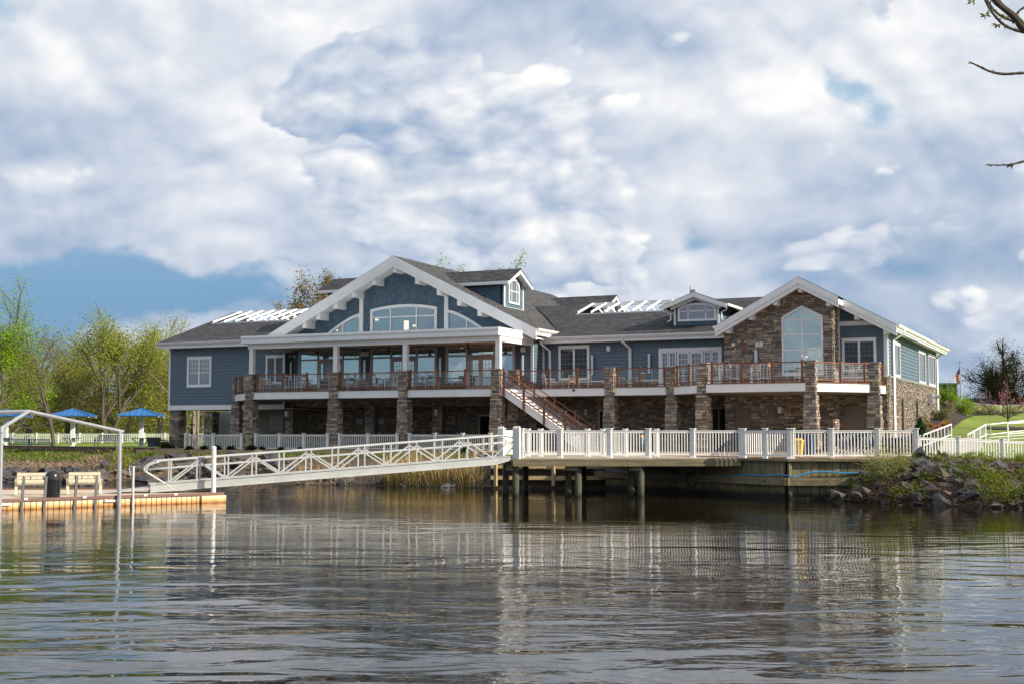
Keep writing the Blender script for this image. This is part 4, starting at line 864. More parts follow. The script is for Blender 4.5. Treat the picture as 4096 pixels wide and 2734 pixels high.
q=dr[3]; m=MB(front(YW)); m.box(q[0],q[0]+.12,-.02,.06,G,q[3]); m.box(q[1]-.12,q[1],-.02,.06,G,q[3]); m.box(q[0]+.12,q[1]-.12,-.02,.06,q[3]-.12,q[3]); o=m.build('window',M['almond'],BLD); m=MB(front(YW)); m.box(q[0]+.12,q[1]-.12,-.03,-.01,G,q[3]-.12); m.build('pane',M['glassd'],o)
for q in ww: m=MB(front(YMl)); m.box(q[0],q[0]+.09,0,.08,q[2],q[3]); m.box(q[1]-.09,q[1],0,.08,q[2],q[3]); m.box(q[0]+.09,q[1]-.09,0,.08,q[3]-.09,q[3]); m.box(q[0]+.09,q[1]-.09,0,.08,q[2],q[2]+.09); o=m.build('window',M['almond'],BLD); m=MB(front(YMl)); m.box(q[0]+.09,q[1]-.09,.0,.02,q[2]+.09,q[3]-.09); m.build('pane',M['glassd'],o)
q=WR(1078,1660,1135,1723,YG+.5); m=MB(front(YG+.5)); m.box(q[0],q[1],-.1,.02,q[2],q[3]); o=m.build('roller_shutter',M['doortan'],BLD)
# taupe doors of the right wing
m=MB(front(YS)); m.box(D2[0],D2[1],-.05,.0,G,D2[3]); m.box(D2[0],D2[0]+.06,0,.05,G,D2[3]); m.box(D2[1]-.06,D2[1],0,.05,G,D2[3]); m.box(D2[0],D2[1],0,.05,D2[3]-.06,D2[3]); m.build('door',M['doortan'],BLD)
m=MB(front(YR)); xm=(D3[0]+D3[1])/2; m.box(D3[0],xm-.01,-.05,.0,G,D3[3]); m.box(xm+.01,D3[1],-.05,.0,G,D3[3]); m.box(D3[0]-.05,D3[0]+.03,0,.06,G,D3[3]+.05); m.box(D3[1]-.03,D3[1]+.05,0,.06,G,D3[3]+.05); m.box(D3[0],D3[1],0,.06,D3[3]-.03,D3[3]+.05); o=m.build('double_door',M['doortan'],BLD)
m=MB(front(YR)); m.box(xm-.09,xm-.05,.0,.08,G+.95,G+1.15); m.build('handle',M['steel'],o)
D1=doorhole(2851,1633,2903,YMl-.1)
m=MB(front(YMl)); m.box(D1[0],D1[1],.05,.07,G,D1[3]); m.build('doorway_shade_panel',M['dark'],BLD)  # solid dark panel painted as the unlit room behind the open door
m=MB(front(YMl)); xx=D1[0]+(D1[1]-D1[0])*.75; m.box(xx-.03,xx+.03,.07,.9,G,D1[3]-.02); o=m.build('door',M['doortan'],BLD); o['label']='taupe door standing open'
m=MB(front(YMl)); m.box(xx+.03,xx+.08,.8,.84,G+.95,G+1.2); m.build('handle',M['steel'],o)
for q in ((2340,1635,2351,1657,YMl),(3113,1625,3126,1650,YS),(1144,1642,1155,1664,YG),(1742,1636,1752,1659,YG)): fit('wall_sconce',*q,M['lens'],.14)
m=MB(); p=onY(2968,1597,YS-.07); o=words('132',p.x,YS-.09,p.z,.3,BLD,M['paper'])
# ceilings and floor above the lower storey
m=MB(); m.box(XL+.1,XLr+.6,YL+.1,88,zb+.02,zb+.06); m.box(XLr,XGr,YG+.5,YW,zh-.02,zh+.04); m.build('ceiling',M['ceil'],BLD)
for px0,px1,yb_,Y_ in ((678,731,1780,YL+.1),(815,866,1780,77.5)):
    a=onY(px0,1700,Y_).x; b_=onY(px1,1700,Y_).x; w_=(b_-a)*.68; m=MB(front(Y_)); x=a
    m=MB(front(Y_)); stones(m,a,a+w_,1.2,zb+.02,[]); mm=MB(side(a+w_)); stones(mm,Y_,Y_+w_,1.2,zb+.02,[]); n0=len(m.v); m.v+=mm.v; m.f+=[tuple(i+n0 for i in f) for f in mm.f]; m.build('stone_pier',M['stone'],BLD)
    m=MB(); m.box(a+.01,a+w_-.01,Y_+.01,Y_+w_,1.2,zb+.02); m.build('wall_core',M['mortar'],BLD)
a=onY(867,1700,79).x; m=MB(); m.box(a,XLp+1,79,79.3,G,zb+.02); m.box(a,a+.3,79.3,87,G,zb+.02); m.build('concrete_wall',M['concrete'],BLD)
m=MB(); m.box(XLp-1.6,XLp,YG+.6,YG+.8,G,zb+.1); m.build('wall_core',M['mortar'],BLD)
# ---------------------------------------------------------------- raised deck
DECK=thing('raised_deck',(-35,68,G),'raised terrace deck on flared stone piers with brown cable railing','deck')
dp=[(-52.3,71.0),(-49.7,68.6),(-48.3,67.4),(-31.45,67.4),(-31.45,69.0),(-21.9,69.0),(-19.2,66.15),(-14.2,66.15),(-11.45,69.5),(-11.25,72.25)]
def offs(poly,o):
    out=[]
    for i,p in enumerate(poly):
        a=Vector(poly[max(i-1,0)]); b_=Vector(p); c_=Vector(poly[min(i+1,len(poly)-1)])
        n1=(b_-a); n2=(c_-b_); ns=[]
        for q in (n1,n2):
            if q.length>1e-6: q=q.normalized(); ns.append(Vector((q.y,-q.x)))
        n=sum(ns,Vector((0,0)))/len(ns); n=n/max(.4,n.length_squared); out.append((p[0]+n.x*o,p[1]+n.y*o))
    return out
m=MB(); top=[(x,y,DK-.03) for x,y in dp]+[(XSr,72.25,DK-.03),(XSr,YS-.01,DK-.03),(XSl,YS-.01,DK-.03),(XSl,YM-.01,DK-.03),(XGr,YM-.01,DK-.03),(XGr,YG-.01,DK-.03),(XLr,YG-.01,DK-.03),(XLr,YL-.01,DK-.03)]
m.poly(top,(0,0,.035)); m.build('deck_boards',mat('deck_boards',(.16,.075,.045),.7,nz=.2,nzs=4),DECK)
m=MB(); m.poly([(x,y,4.66) for x,y,z in top],(0,0,.02)); m.build('deck_soffit',mat('deck_soffit',(.20,.17,.13),.8,nz=.2),DECK)
o1=offs(dp,.06); o2=offs(dp,.09)
for i in range(len(dp)-1):
    m=MB(); a,b_=o1[i],o1[i+1]; c_,d2=dp[i+1],dp[i]; m.poly([(a[0],a[1],DK-.46),(b_[0],b_[1],DK-.46),(c_[0],c_[1],DK-.46),(d2[0],d2[1],DK-.46)],(0,0,.42)); m.build('fascia',M['white'],DECK)
    m=MB(); a,b_=o2[i],o2[i+1]; m.poly([(a[0],a[1],DK-.038),(b_[0],b_[1],DK-.038),(c_[0],c_[1],DK-.038),(d2[0],d2[1],DK-.038)],(0,0,.045)); m.build('deck_edge',M['brown'],DECK)
m=MB(); p=onY(2300,1560,69.0); m.box(p.x-.13,p.x+.03,68.9,68.93,p.z-.04,p.z+.06); m.build('vent_cover',M['blackm'],DECK)
def pier(px,Y,par=DECK,w=.52,wb=.78,ztop=DK+1.08,z0=1.3,x=None):
    x=x if x is not None else onY(px,1560,Y).x; m=MB(); core=MB()
    def ring(z,h,ww,flip):
        for tf,u in ((front(Y-ww/2),x),(side(x+ww/2),Y),(side(x-ww/2,-1),Y)):
            q=MB(tf); stones(q,u-ww/2-.02,u+ww/2+.02,z,z+h,[],-.02,None,h,h); n0=len(m.v); m.v+=q.v; m.f+=[tuple(i+n0 for i in f) for f in q.f]
    z=z0
    while z<4.55:
        h=random.uniform(.10,.19); ring(z,min(h,4.55-z+.001),wb+(.58-wb)*((z-z0)/(4.55-z0))**.8,0); z+=h
    while z<ztop-.06:
        h=random.uniform(.10,.17); h=min(h,ztop-.06-z+.001); ring(z,h,w,0); z+=h
    o=m.build('stone_pier',M['stone'],par)
    core.frus(x,Y,z0,4.55,wb-.03,.55); core.frus(x,Y,4.55,ztop-.06,w-.03,w-.03); core.build('pier_core',M['mortar'],o)
    c_=MB(); c_.frus(x,Y,ztop-.06,ztop,w+.14,w+.12); c_.build('cap_stone',M['cap'],o); return x
px_=[(953,71.0),(1005,67.5),(1341,67.5),(1619,67.5),(1990,67.5),(2059,69.2),(2443,69.1),(2690,69.1),(2813,66.4),(3244,66.4),(3498,69.6)]
PX=[pier(a,b_) for a,b_ in px_]
def railing(par,pts,posts,z=DK,name='railing',cab=M['steel'],ends=True):
    # pts : straight run from a to b ; posts : parameters 0..1
    a,b_=Vector((*pts[0],z)),Vector((*pts[1],z)); m=MB(); up=Vector((0,0,1))
    m.bar(a+up*1.0,b_+up*1.0,.09,.055); m.bar(a+up*.13,b_+up*.13,.05,.06); o=m.build(name,M['brown'],par)
    for t_ in posts:
        p=a.lerp(b_,t_); q=MB(); q.frus(p.x,p.y,z-.05,z+1.07,.105,.105); q.frus(p.x,p.y,z+1.07,z+1.11,.14,.14); q.build('railing_post',M['brown'],o)
    c_=MB()
    for k in range(9): h=.22+.085*k; c_.bar(a+up*h,b_+up*h,.009,.009)
    ps=sorted(posts)
    for t0,t1 in zip(ps,ps[1:]): p=a.lerp(b_,(t0+t1)/2); c_.tube([p+up*.13,p+up*.98],.014,6)
    c_.build('cable_infill',cab,o); return o
def rY(Y,x0,x1,pxs):
    xs=[onY(p,1500,Y).x for p in pxs]; a,b_=min(xs+[x0]),max(xs+[x1]); railing(DECK,((a,Y),(b_,Y)),[(x-a)/(b_-a) for x in xs])
Yf=67.45
rY(Yf,PX[1]+.3,PX[2]-.3,(1030,1131,1228,1322)); rY(Yf,PX[2]+.3,PX[3]-.3,(1364,1484,1600)); rY(Yf,PX[3]+.3,PX[4]-.3,(1642,1752,1860.5,1968))
railing(DECK,((-52.2,70.75),(-49.0,67.95)),[.12,.5,.9])
rY(69.06,PX[5]+.3,PX[6]-.3,(2083,2195,2308.6,2423)); rY(69.06,PX[6]+.3,PX[7]-.3,(2469,2559,2658)); rY(66.22,PX[8]+.3,PX[9]-.3,(2848,2967.6,3088,3209))
railing(DECK,((-21.75,68.75),(-19.6,66.5)),[.1,.55,.95]); railing(DECK,((-13.9,66.5),(-11.6,69.3)),[.02,.5,.93]); railing(DECK,((-11.45,69.9),(-11.3,72.1)),[.02,.97])
# string lights under the porch eave
m=MB()
for k in range(6):
    xa=-48+2.75*k; pts=[(xa+2.75*t_,68.3,7.72-.16*math.sin(math.pi*t_)) for t_ in np.linspace(0,1,9)]; m.tube(pts,.012,4)
    for q in pts[1:-1:2]: m.lathe((q[0],q[1],q[2]-.07),[(.015,0),(.03,.03),(.012,.07)],5)
tag(m.build('string_light',M['blackm']),'black cord of small bulbs looped under the porch ceiling','string light')
# ---------------------------------------------------------------- stair
ST=thing('deck_stair',(-28,68,G),'straight white-stringer stair with brown cable railings down to terrace','stair')
ua=onY(2015,1550,67.4); ub=onY(2252,1716,67.4); sl_=(ub.z-ua.z)/(ub.x-ua.x); zs=lambda x:ua.z+(x-ua.x)*sl_
xe=ua.x+(G+.15-ua.z)/sl_; xb=ua.x-.05
for y_,nm in ((67.4,'stringer'),(68.85,'stringer')):
    m=MB(); m.poly([(xb,y_,zs(xb)),(xb,y_,zs(xb)-.46),(xe-.6,y_,G+.02),(xe+.1,y_,G+.02),(xe+.1,y_,zs(xe+.1))],(0,.07,0)); m.build(nm,M['white'],ST)
nT=18
for k in range(nT):
    x=xb+.25+(xe-xb-.2)*k/nT; z=zs(x)-.02-.08; m=MB(); m.box(x-.02,x+.29,67.48,68.84,z-.05,z); o=m.build('tread',M['brown'],ST)
    m=MB(); m.box(x-.04,x-.021,67.48,68.84,z-.03,z+.17); m.build('riser',M['white'],ST)
for y_,pxs in ((67.34,(2015,2095,2176,2259,2336)),(68.98,(2060,2138,2219,2301,2379))):
    xs=[onY(p,1600,y_).x for p in pxs]; m=MB(); x0,x1=xs[0],xs[-1]
    for h,wd,th in ((.94,.09,.05),(.70,.05,.035),(.12,.05,.06)): m.bar((x0,y_,zs(x0)+h),(x1,y_,zs(x1)+h),wd,th)
    o=m.build('stair_rail',M['brown'],ST)
    for i,x in enumerate(xs): m=MB(); zz=zs(x); m.box(x-.055,x+.055,y_-.05,y_+.05,max(G,zz-.45),zz+1.05); m.box(x-.07,x+.07,y_-.065,y_+.065,zz+1.05,zz+1.09); m.build('stair_post',M['brown'],o)
    m=MB()
    for k in range(7): h=.2+.075*k; m.bar((x0,y_,zs(x0)+h),(x1,y_,zs(x1)+h),.01,.01)
    m.build('cable_infill',M['steel'],o)
# ---------------------------------------------------------------- picket fences
def fence(name,label,pts,h=.95,gap=.125,group=None,pw_=.13,pick=.038,cap=True,mt=None,foot=.08,rail=.07,cat='fence'):
    mt=mt or M['vinyl']; base=Vector(pts[0]); T_=thing(name,base,label,cat,group)
    for p in pts:
        p=Vector(p); q=MB(); q.frus(p.x,p.y,p.z-.05,p.z+h+.04,pw_,pw_); 
        if cap: q.frus(p.x,p.y,p.z+h+.04,p.z+h+.075,pw_,pw_+.09); q.frus(p.x,p.y,p.z+h+.075,p.z+h+.10,pw_+.09,pw_+.07)
        if foot: q.frus(p.x,p.y,p.z-.04,p.z+foot,pw_+.1,pw_+.01)
        q.build('fence_post',mt,T_)
    for a,b_ in zip(pts,pts[1:]):
        a,b_=Vector(a),Vector(b_); L=(b_-a).length; u=(b_-a).normalized(); m=MB(); up=Vector((0,0,1))
        a1,b1=a+u*pw_/2,b_-u*pw_/2
        m.bar(a1+up*(h-.05),b1+up*(h-.05),.055,rail); m.bar(a1+up*(h-.005),b1+up*(h-.005),.09,.03); m.bar(a1+up*.12,b1+up*.12,.05,rail*.8)
        n=max(2,int(L/gap))
        for k in range(1,n): p=a.lerp(b_,k/n); m.bar(p+up*.13,p+up*(h-.06),pick,pick,u)
        m.build('picket_panel',mt,T_)
    return T_
yq=66.98
def yp(pxs,Y=yq,z=G): return [(onY(p,1780,Y).x,Y,z) for p in pxs]
gt='white picket fences between the stone piers'
fence('picket_fence','white picket fence in front of the open passage at the left end',yp((742,852,966)),.93,group=gt)
fence('picket_fence','white picket fence between the first and second stone piers',yp((1022,1118,1215,1311)),.93,group=gt)
fence('picket_fence','white picket fence in front of the bathroom doors',yp((1357,1472,1589)),.93,group=gt)
fence('picket_fence','white picket fence behind the gangway and tall reeds',yp((1637,1740,1851,1962)),.93,group=gt)
dB=lambda px:onD(px,1800,1)
def bwd(px):   # depth of the seawall line on this sight line
    u=(px-2048)/F; A=(4.42,62.4) if px<3157 else (10.92,52.3); B=(10.92,52.3) if px<3157 else (16.4,52.4)
    t_=(u*A[1]-A[0])/((B[0]-A[0])-u*(B[1]-A[1])); return A[1]+(B[1]-A[1])*t_
def atd(px,d,z): u=(px-2048)/F; return C(u*d,d,z)
ptop=G
Fp=[atd(px,d,ptop) for px,d in ((2087,54.45),(2241,54.5),(2438,54.55),(2592,54.6),(2770,54.65),(2964,54.7))]
fence('pier_fence','long white picket fence along the front of the river pier',Fp,1.10,.115,pw_=.15)
fence('pier_fence','white picket fence on the seawall turning towards the corner by the yellow bin',[atd(2972,bwd(2972)+.05,G),atd(3058,bwd(3058)+.05,G),atd(3155,52.6,G)],1.10,.115,pw_=.14)
fence('pier_fence','white picket fence on the seawall in front of the stacked navy chairs',[atd(3165,52.6,G),atd(3322,52.55,G),atd(3507,52.6,G),atd(3661,52.7,G)],1.10,.125,pw_=.15)
fence('pier_fence','second white picket fence along the landward edge of the pier',[atd(px,58.4,G) for px in (2112,2162,2350,2412,2500,2625)],1.10,.12,pw_=.13)
fence('lawn_fence','lower white picket fence dropping away from the seawall above the boulders',[atd(3668,52.75,1.50),atd(3826,53.2,1.46),atd(4001,53.7,1.38),atd(4190,54.2,1.30),atd(4400,54.6,1.28)],.92,.125,pw_=.14)
m=MB(); a=atd(2010,58,G); b_=atd(2062,58.2,G); 
fence('pier_fence','short white fence panel beside the gangway landing',[atd(2014,57.6,G),atd(2066,57.9,G)],1.12,.075,pick=.05,pw_=.1)
for i,(px,d) in enumerate(((1999,57.2),(2010,57.0),(2060,54.3),(2074,54.2))):
    lab=['white square gate post, leftmost behind the gangway end','white square gate post beside the short fence panel','white square gate post behind the front corner post','tall white square post at the front corner of the pier'][i]
    p=atd(px,d,0); q=MB(); q.frus(p.x,p.y,G-.1,G+1.2,.145,.145); q.frus(p.x,p.y,G+1.2,G+1.28,.145,.08); tag(q.build('gate_post',M['vinyl']),lab,'post','white posts at the gangway landing')
# ---------------------------------------------------------------- pier platform
PR=thing('river_pier',C(4,54.3,0),'timber river pier deck standing on tarred round piles','pier')
pp=[C(.05,54.2),C(9.6,54.45),C(5.0,62.0),C(3.4,62.0),C(3.4,58.6),C(-.6,58.6)]
m=MB(); m.poly([(p.x,p.y,G-.06) for p in pp],(0,0,.055)); m.build('deck_boards',mat('pier_boards',(.42,.34,.27),.8,nz=.15,nzs=5),PR)
m=MB()
for a,b_ in ((C(.05,54.13),C(4.7,54.25)),(C(4.71,54.25),C(9.35,54.38))): m.bar(Vector((a.x,a.y,G-.2)),Vector((b_.x,b_.y,G-.2)),.07,.29)
a,b_=C(.02,54.2),C(-.6,58.5); m.bar(Vector((a.x,a.y,G-.2)),Vector((b_.x,b_.y,G-.2)),.07,.29); m.build('edge_beam',M['wale'],PR)
m=MB()
for px in (2050,2285,2540): a=atd(px-25,54.5,1.18); b_=atd(px+25,54.35,1.18); m.bar(a,b_,.12,.2); c_=atd(px,54.4,1.18); e_=atd(px-8,61.5,1.18); m.bar(c_,e_,.15,.22)
for d in (55.6,57,58.4): m.bar(C(-.3,d,1.38),C(8.6,d+.2,1.38),.1,.2)
m.build('cap_beam',M['wale'],PR)
for px,d in ((2021,55.6),(2061,54.45),(2270,55.3),(2310,54.5),(2521,55.3),(2559,54.5),(2100,58.4),(2330,58.4)):
    p=atd(px,d,0); m=MB(); m.tube([(p.x,p.y,-1.5),(p.x+.02,p.y,.3),(p.x+.03,p.y,1.3)],[.15,.14,.135],14); m.build('pile',M['pile'],PR,smooth=True)
# ---------------------------------------------------------------- seawall
SWL=thing('seawall',C(10.92,52.3,0),'mossy vertical plank seawall with heavy timber wale','seawall')
def planks(a,b_,z0,z1,w_=.28):
    a,b_=Vector(a),Vector(b_); L=(b_-a).length; u=(b_-a).normalized(); n=int(L/w_); m=MB()
    for k in range(n): p=a+u*(k*w_+.006); q=a+u*((k+1)*w_-.006); o=random.uniform(-.008,.008); nn=Vector((u.y,-u.x,0))*o; m.bar(Vector((p.x,p.y,(z0+z1)/2))+nn,Vector((q.x,q.y,(z0+z1)/2))+nn,.07,z1-z0)
    return m
w0=C(4.42,62.4); w1=C(10.92,52.3); w2=C(16.0,52.05)
m=planks(w0,w1,-.8,1.5); m.build('plank_facing',M['bulk'],SWL); m=planks(w1,w2,-.8,1.5); m.build('plank_facing',M['bulk'],SWL)
def wline(a,b_,z,wd,th,out,e0=0,e1=0,mt=M['wale'],nm='wale'):
    u=(Vector(b_)-Vector(a)).normalized(); nn=Vector((u.y,-u.x,0)); m=MB(); m.bar(Vector((a[0],a[1],z))+nn*out-u*e0,Vector((b_[0],b_[1],z))+nn*out+u*e1,wd,th); return m.build(nm,mt,SWL)
m=MB(); m.tube([C(10.90,52.22,-.8),C(10.90,52.22,1.5)],.09,4); m.build('corner_post',M['bulk'],SWL)
wline(w0,w1,1.54,.34,.09,.05,0,.1,nm='cap_board'); wline(w1,w2,1.545,.34,.09,.05,.1,0,nm='cap_board'); wline(w0,w1,.70,.26,.30,.16,1.2,.2); wline(w1,w2,.70,.26,.303,.16,.25,-2.2)
for px in (2452,2665,2793,2923,3061): p=atd(px,bwd(px)-.32,.70); m=MB(); m.bar(p+Vector((0,0,-.07)),p+Vector((0,0,.07)),.10,.10,(SUNV.x,SUNV.y,0)); o=m.build('bolt_plate',M['steel'],SWL); m=MB(); m.tube([p,p+C(-.12,-.1)],.025,6); m.build('bolt',M['blackm'],o)
p=atd(3248,bwd(3248)-.33,.73); m=MB(); m.bar(p+Vector((0,0,-.08)),p+Vector((0,0,.08)),.14,.02,(sa,-ca,0)); m.build('bolt_plate',M['cream'],SWL)
hp=[(2380,1874),(2427,1879),(2530,1885),(2600,1888),(2700,1891),(2765,1893),(2850,1898.5),(2925,1899),(3002,1896),(3052,1900),(3100,1897),(3136,1897),(3167,1903),(3197,1900),(3236,1888),(3301,1884),(3385,1890),(3443,1888),(3481,1881),(3560,1876)]
m=MB(); pts=[onD(px,py,(bwd(px) if px>2424 else 61.9)-.16-(.10 if px>3160 else 0)) for px,py in hp]
def smoothp(pts,n=4):
    out=[]
    for i in range(len(pts)-1):
        p0,p1,p2,p3=pts[max(i-1,0)],pts[i],pts[i+1],pts[min(i+2,len(pts)-1)]
        for k in range(n): t_=k/n; out.append(.5*((2*p1)+(p2-p0)*t_+(2*p0-5*p1+4*p2-p3)*t_*t_+(3*p1-p0-3*p2+p3)*t_**3))
    return out+[pts[-1]]
m.tube(smoothp(pts),.028,8); tag(m.build('water_hose',M['hose'],smooth=True),'bright blue hose slung along the plank seawall','hose')
m=MB(); c_=atd(2762,bwd(2762)-.42,.62)
for k in range(5): m.tube([c_+C((.17+.015*k)*math.cos(q),.02*k,(.26+.01*k)*math.sin(q)) for q in np.linspace(0,6.28,18)],.012,5)
tag(m.build('rope_coil',M['blackm']),'black rope coil hanging on the seawall','rope')
TBH=thing('timber_bulkhead',C(2,62.6,0),'new pale lumber bulkhead under the pier','bulkhead')
m=MB()
for z0,z1 in ((.95,1.12),(.42,.6)): m.bar(C(-1.0,62.85,(z0+z1)/2),C(4.5,62.5,(z0+z1)/2),.08,z1-z0)
m.build('rail_board',M['lumber'],TBH)
for px in (1983,2098,2213,2332): p=atd(px,62.6,0); m=MB(); m.bar(Vector((p.x,p.y,.14)),Vector((p.x,p.y,1.35)),.15,.13); m.build('post',M['lumber'],TBH)
m=MB(); m.bar(C(-1.4,62.9,-.2),C(4.6,62.55,-.2),.3,.62); m.bar(C(-1.0,63.0,.75),C(4.5,62.75,.75),.06,1.6); m.build('base_timber',mat('dark_timber',(.035,.028,.02),.9,nz=.3,nzs=5),TBH)
# low timber edging and block retaining wall on the left bank
m=MB()
for z0,z1,yy in ((1.43,1.6,66.62),(1.25,1.425,66.60)): 
    x=-56.6
    while x<-34: L=2.4; m.box(x+.005,min(x+L,-34)-.005,yy,yy+.16,z0,z1); x+=L
tag(m.build('timber_edging',M['lumber']),'two-course lumber edging under the shrubs below the deck','edging')
m=MB(); a=C(-40.5,104.2); b_=C(-22.6,83.75); u=(b_-a).normalized(); L=(b_-a).length
for rw in range(3):
    x=-.2*(rw%2)-30
    while x<L: p=a+u*x; q=a+u*(x+.4-.012); m.bar(Vector((p.x,p.y,1.12+.18*rw+.09)),Vector((q.x,q.y,1.12+.18*rw+.09)),.25,.172); x+=.4
m.bar(Vector((a.x,a.y,1.68))-u*30,Vector((b_.x,b_.y,1.68)),.32,.06)
tag(m.build('retaining_wall',M['block']),'low reddish block retaining wall along the left lawn edge','retaining wall')
# ---------------------------------------------------------------- gangway
GA=onD(683,1962,50.0); GB=onD(1970,1858,54.0); GW=thing('gangway',GA,'long sloping aluminium truss gangway from dock to pier','gangway')
gu=(GB-GA); gl_=gu.length; gu.normalize(); gh=Vector((gu.x,gu.y,0)).normalized(); lat=Vector((-gh.y,gh.x,0))*1.25; up=Vector((0,0,1)); nb=12
for sidx,off_ in enumerate((Vector((0,0,0)),lat)):
    A=GA+off_; P_=[A+gu*gl_*k/nb for k in range(nb+1)]
    m=MB(); m.bar(A+up*.165-gu*.75,P_[-1]+up*.165+gu*.1,.05,.32); m.bar(A+up*.02-gu*.75,P_[-1]+up*.02,.12,.03); m.bar(A+up*.31-gu*.75,P_[-1]+up*.31,.12,.03)
    m.poly([P_[-1]+gu*.1+up*.0,P_[-1]+gu*.75+up*.12,P_[-1]+gu*.98+up*.3,P_[-1]+gu*.1+up*.32],Vector((-gh.y,gh.x,0))*.05)
    o=m.build('side_girder',M['alu'],GW)
    m=MB()
    for k in range(nb+1): m.bar(P_[k]+up*.05,P_[k]+up*1.14,.055,.055,gh)
    for k in range(nb):
        lo,hi=(k,k+1) if k%2==0 else (k+1,k); m.bar(P_[lo]+up*.30,P_[hi]+up*1.03,.055,.055)
    m.build('truss',M['alu'],o)
    m=MB(); t0=P_[0]+up*1.16; t1=P_[-1]+up*1.16; md0=P_[0]+up*.86; md1=P_[-1]+up*.86
    loop=[P_[0]+up*.12,P_[0]-gu*.35+up*.45,P_[0]-gu*.72+up*.74]+[P_[0]-gu*(.78-.30*math.cos(q))*1.0+up*(.94-.22*math.cos(q+1.57)) for q in ()]
    L1=smoothp([t1+gu*.55-up*.02,t1,P_[6]+up*1.16,t0,t0-gu*.45-up*.03,t0-gu*.8-up*.14,t0-gu*.92-up*.33,t0-gu*.72-up*.5,t0-gu*.38-up*.74,P_[0]+up*.15],5); m.tube(L1,.036,8)
    m.tube([md0-gu*.86,md0,md1,md1+gu*.9],.025,7)
    m.tube(smoothp([t1+gu*.5-up*.02,t1+gu*.85-up*.1,t1+gu*1.0-up*.32,t1+gu*.75-up*.62,t1+gu*.3-up*.98,t1-up*1.05],5),.03,7)
    m.tube(smoothp([md1+gu*.2+up*0,md1+gu*1.05+up*0,md1+gu*1.3-up*.2,md1+gu*1.38-up*.5,md1+gu*1.42-up*.72],5),.025,7)
    m.tube(smoothp([P_[-1]-gu*.75+up*.3,P_[-1]-gu*.72+up*.7,P_[-1]-gu*.45+up*.86,P_[-1]+up*.86],5),.02,6)
    m.build('handrail',M['alu'],o,smooth=True)
m=MB(); m.add([GA-gu*.75+up*.3,GB+gu*.9+up*.3,GB+gu*.9+lat+up*.3,GA-gu*.75+lat+up*.3,GA-gu*.75+up*.26,GB+gu*.9+up*.26,GB+gu*.9+lat+up*.26,GA-gu*.75+lat+up*.26],[(0,1,2,3),(7,6,5,4),(0,4,5,1),(2,6,7,3)])
for k in range(nb+1): q=GA+gu*gl_*k/nb; m.bar(q+up*.1,q+lat+up*.1,.06,.1)
m.build('walkway',M['alu'],GW)
m=MB(); q=GA-gu*.78; m.add([q+up*.2,q+lat+up*.2,q+lat-gh*2.1-up*.02,q-gh*2.1-up*.02,q+up*.15,q+lat+up*.15,q+lat-gh*2.1-up*.04,q-gh*2.1-up*.04],[(0,1,2,3),(7,6,5,4),(0,3,7,4),(1,5,6,2)]); m.tube([q+up*.16-Vector((0,0,0)),q+lat+up*.16],.05,8); m.build('transition_plate',M['alu'],GW)
# ---------------------------------------------------------------- floating dock
DKZ=.36; FD=thing('floating_dock',C(-14,48,0),'tan floating dock edged with rust-stained cream floats','dock')
f0,f1=C(-24.5,38.6),C(-10.9,50.25); ud=(f1-f0).normalized(); nd=Vector((ud.y,-ud.x,0)); b0,b1=C(-27,52.6),C(-13.55,53.2)
m=MB(); m.poly([(p.x,p.y,DKZ-.07) for p in (f0,f1-nd*.0,C(-12.3,51.9),b1,b0)],(0,0,.07))
dmt=mat('dock_decking',(.58,.47,.34),.75,nz=.1,nzs=3); t,b=bs(dmt); S=t.sep(t.pos()); n=t.n.new('ShaderNodeTexBrick'); 
q=t.comb(t.m('ADD',t.m('MULTIPLY',S[0],ud.x),t.m('MULTIPLY',S[1],ud.y)),t.m('ADD',t.m('MULTIPLY',S[0],-ud.y),t.m('MULTIPLY',S[1],ud.x)),0); t.put(n.inputs['Vector'],q)
n.inputs['Scale'].default_value=1; n.inputs['Brick Width'].default_value=1.8; n.inputs['Row Height'].default_value=.14; n.inputs['Mortar Size'].default_value=.006
n.inputs['Color1'].default_value=(.60,.49,.36,1); n.inputs['Color2'].default_value=(.50,.40,.29,1); n.inputs['Mortar'].default_value=(.2,.15,.1,1); t.put(b.inputs['Base Color'],n.outputs[0]); m.build('decking',dmt,FD)
m=MB(); L=(f1-f0).length; x=0
while x<L-1.0: 
    a=f0+ud*(x+.014)-nd*.15; q=f0+ud*(x+.2-.014)-nd*.15; m.bar(Vector((a.x,a.y,-.02)),Vector((q.x,q.y,-.02)),.4,.60); x+=.2
m.build('float',M['float'],FD)
m=MB(); a=f1-ud*.95-nd*.12; q=f1+ud*.05-nd*.12; m.bar(Vector((a.x,a.y,-.02)),Vector((q.x,q.y,-.02)),.55,.58); o=m.build('corner_float',M['float'],FD)
maroon=mat('maroon_bumper',(.17,.085,.07),.6,nz=.15)
m=MB(); m.bar(Vector((f0.x,f0.y,DKZ-.03))+nd*.06,Vector((f1.x,f1.y,DKZ-.03))+nd*.06,.08,.10); e_=C(-13.3,53.2); m.bar(Vector((b0.x,b0.y,DKZ-.0)),Vector((b1.x,b1.y,DKZ-.0)),.12,.13); m.bar(Vector((f1.x,f1.y,DKZ-.04)),Vector((b1.x,b1.y,DKZ-.04)),.08,.1); m.build('bumper_rail',maroon,FD)
for px in (25,445):
    m=MB(); u0=(px-2048)/F; t_=(u0*38.6+24.5)/((13.6)-u0*11.65); q=C(-24.5+13.6*t_,38.6+11.65*t_)-ud*.2; m.bar(Vector((q.x,q.y,.2))+nd*.1,Vector((q.x,q.y,.2))+nd*.1+ud*.42,.06,.07); m.build('mooring_rail',M['vinyl'],FD)
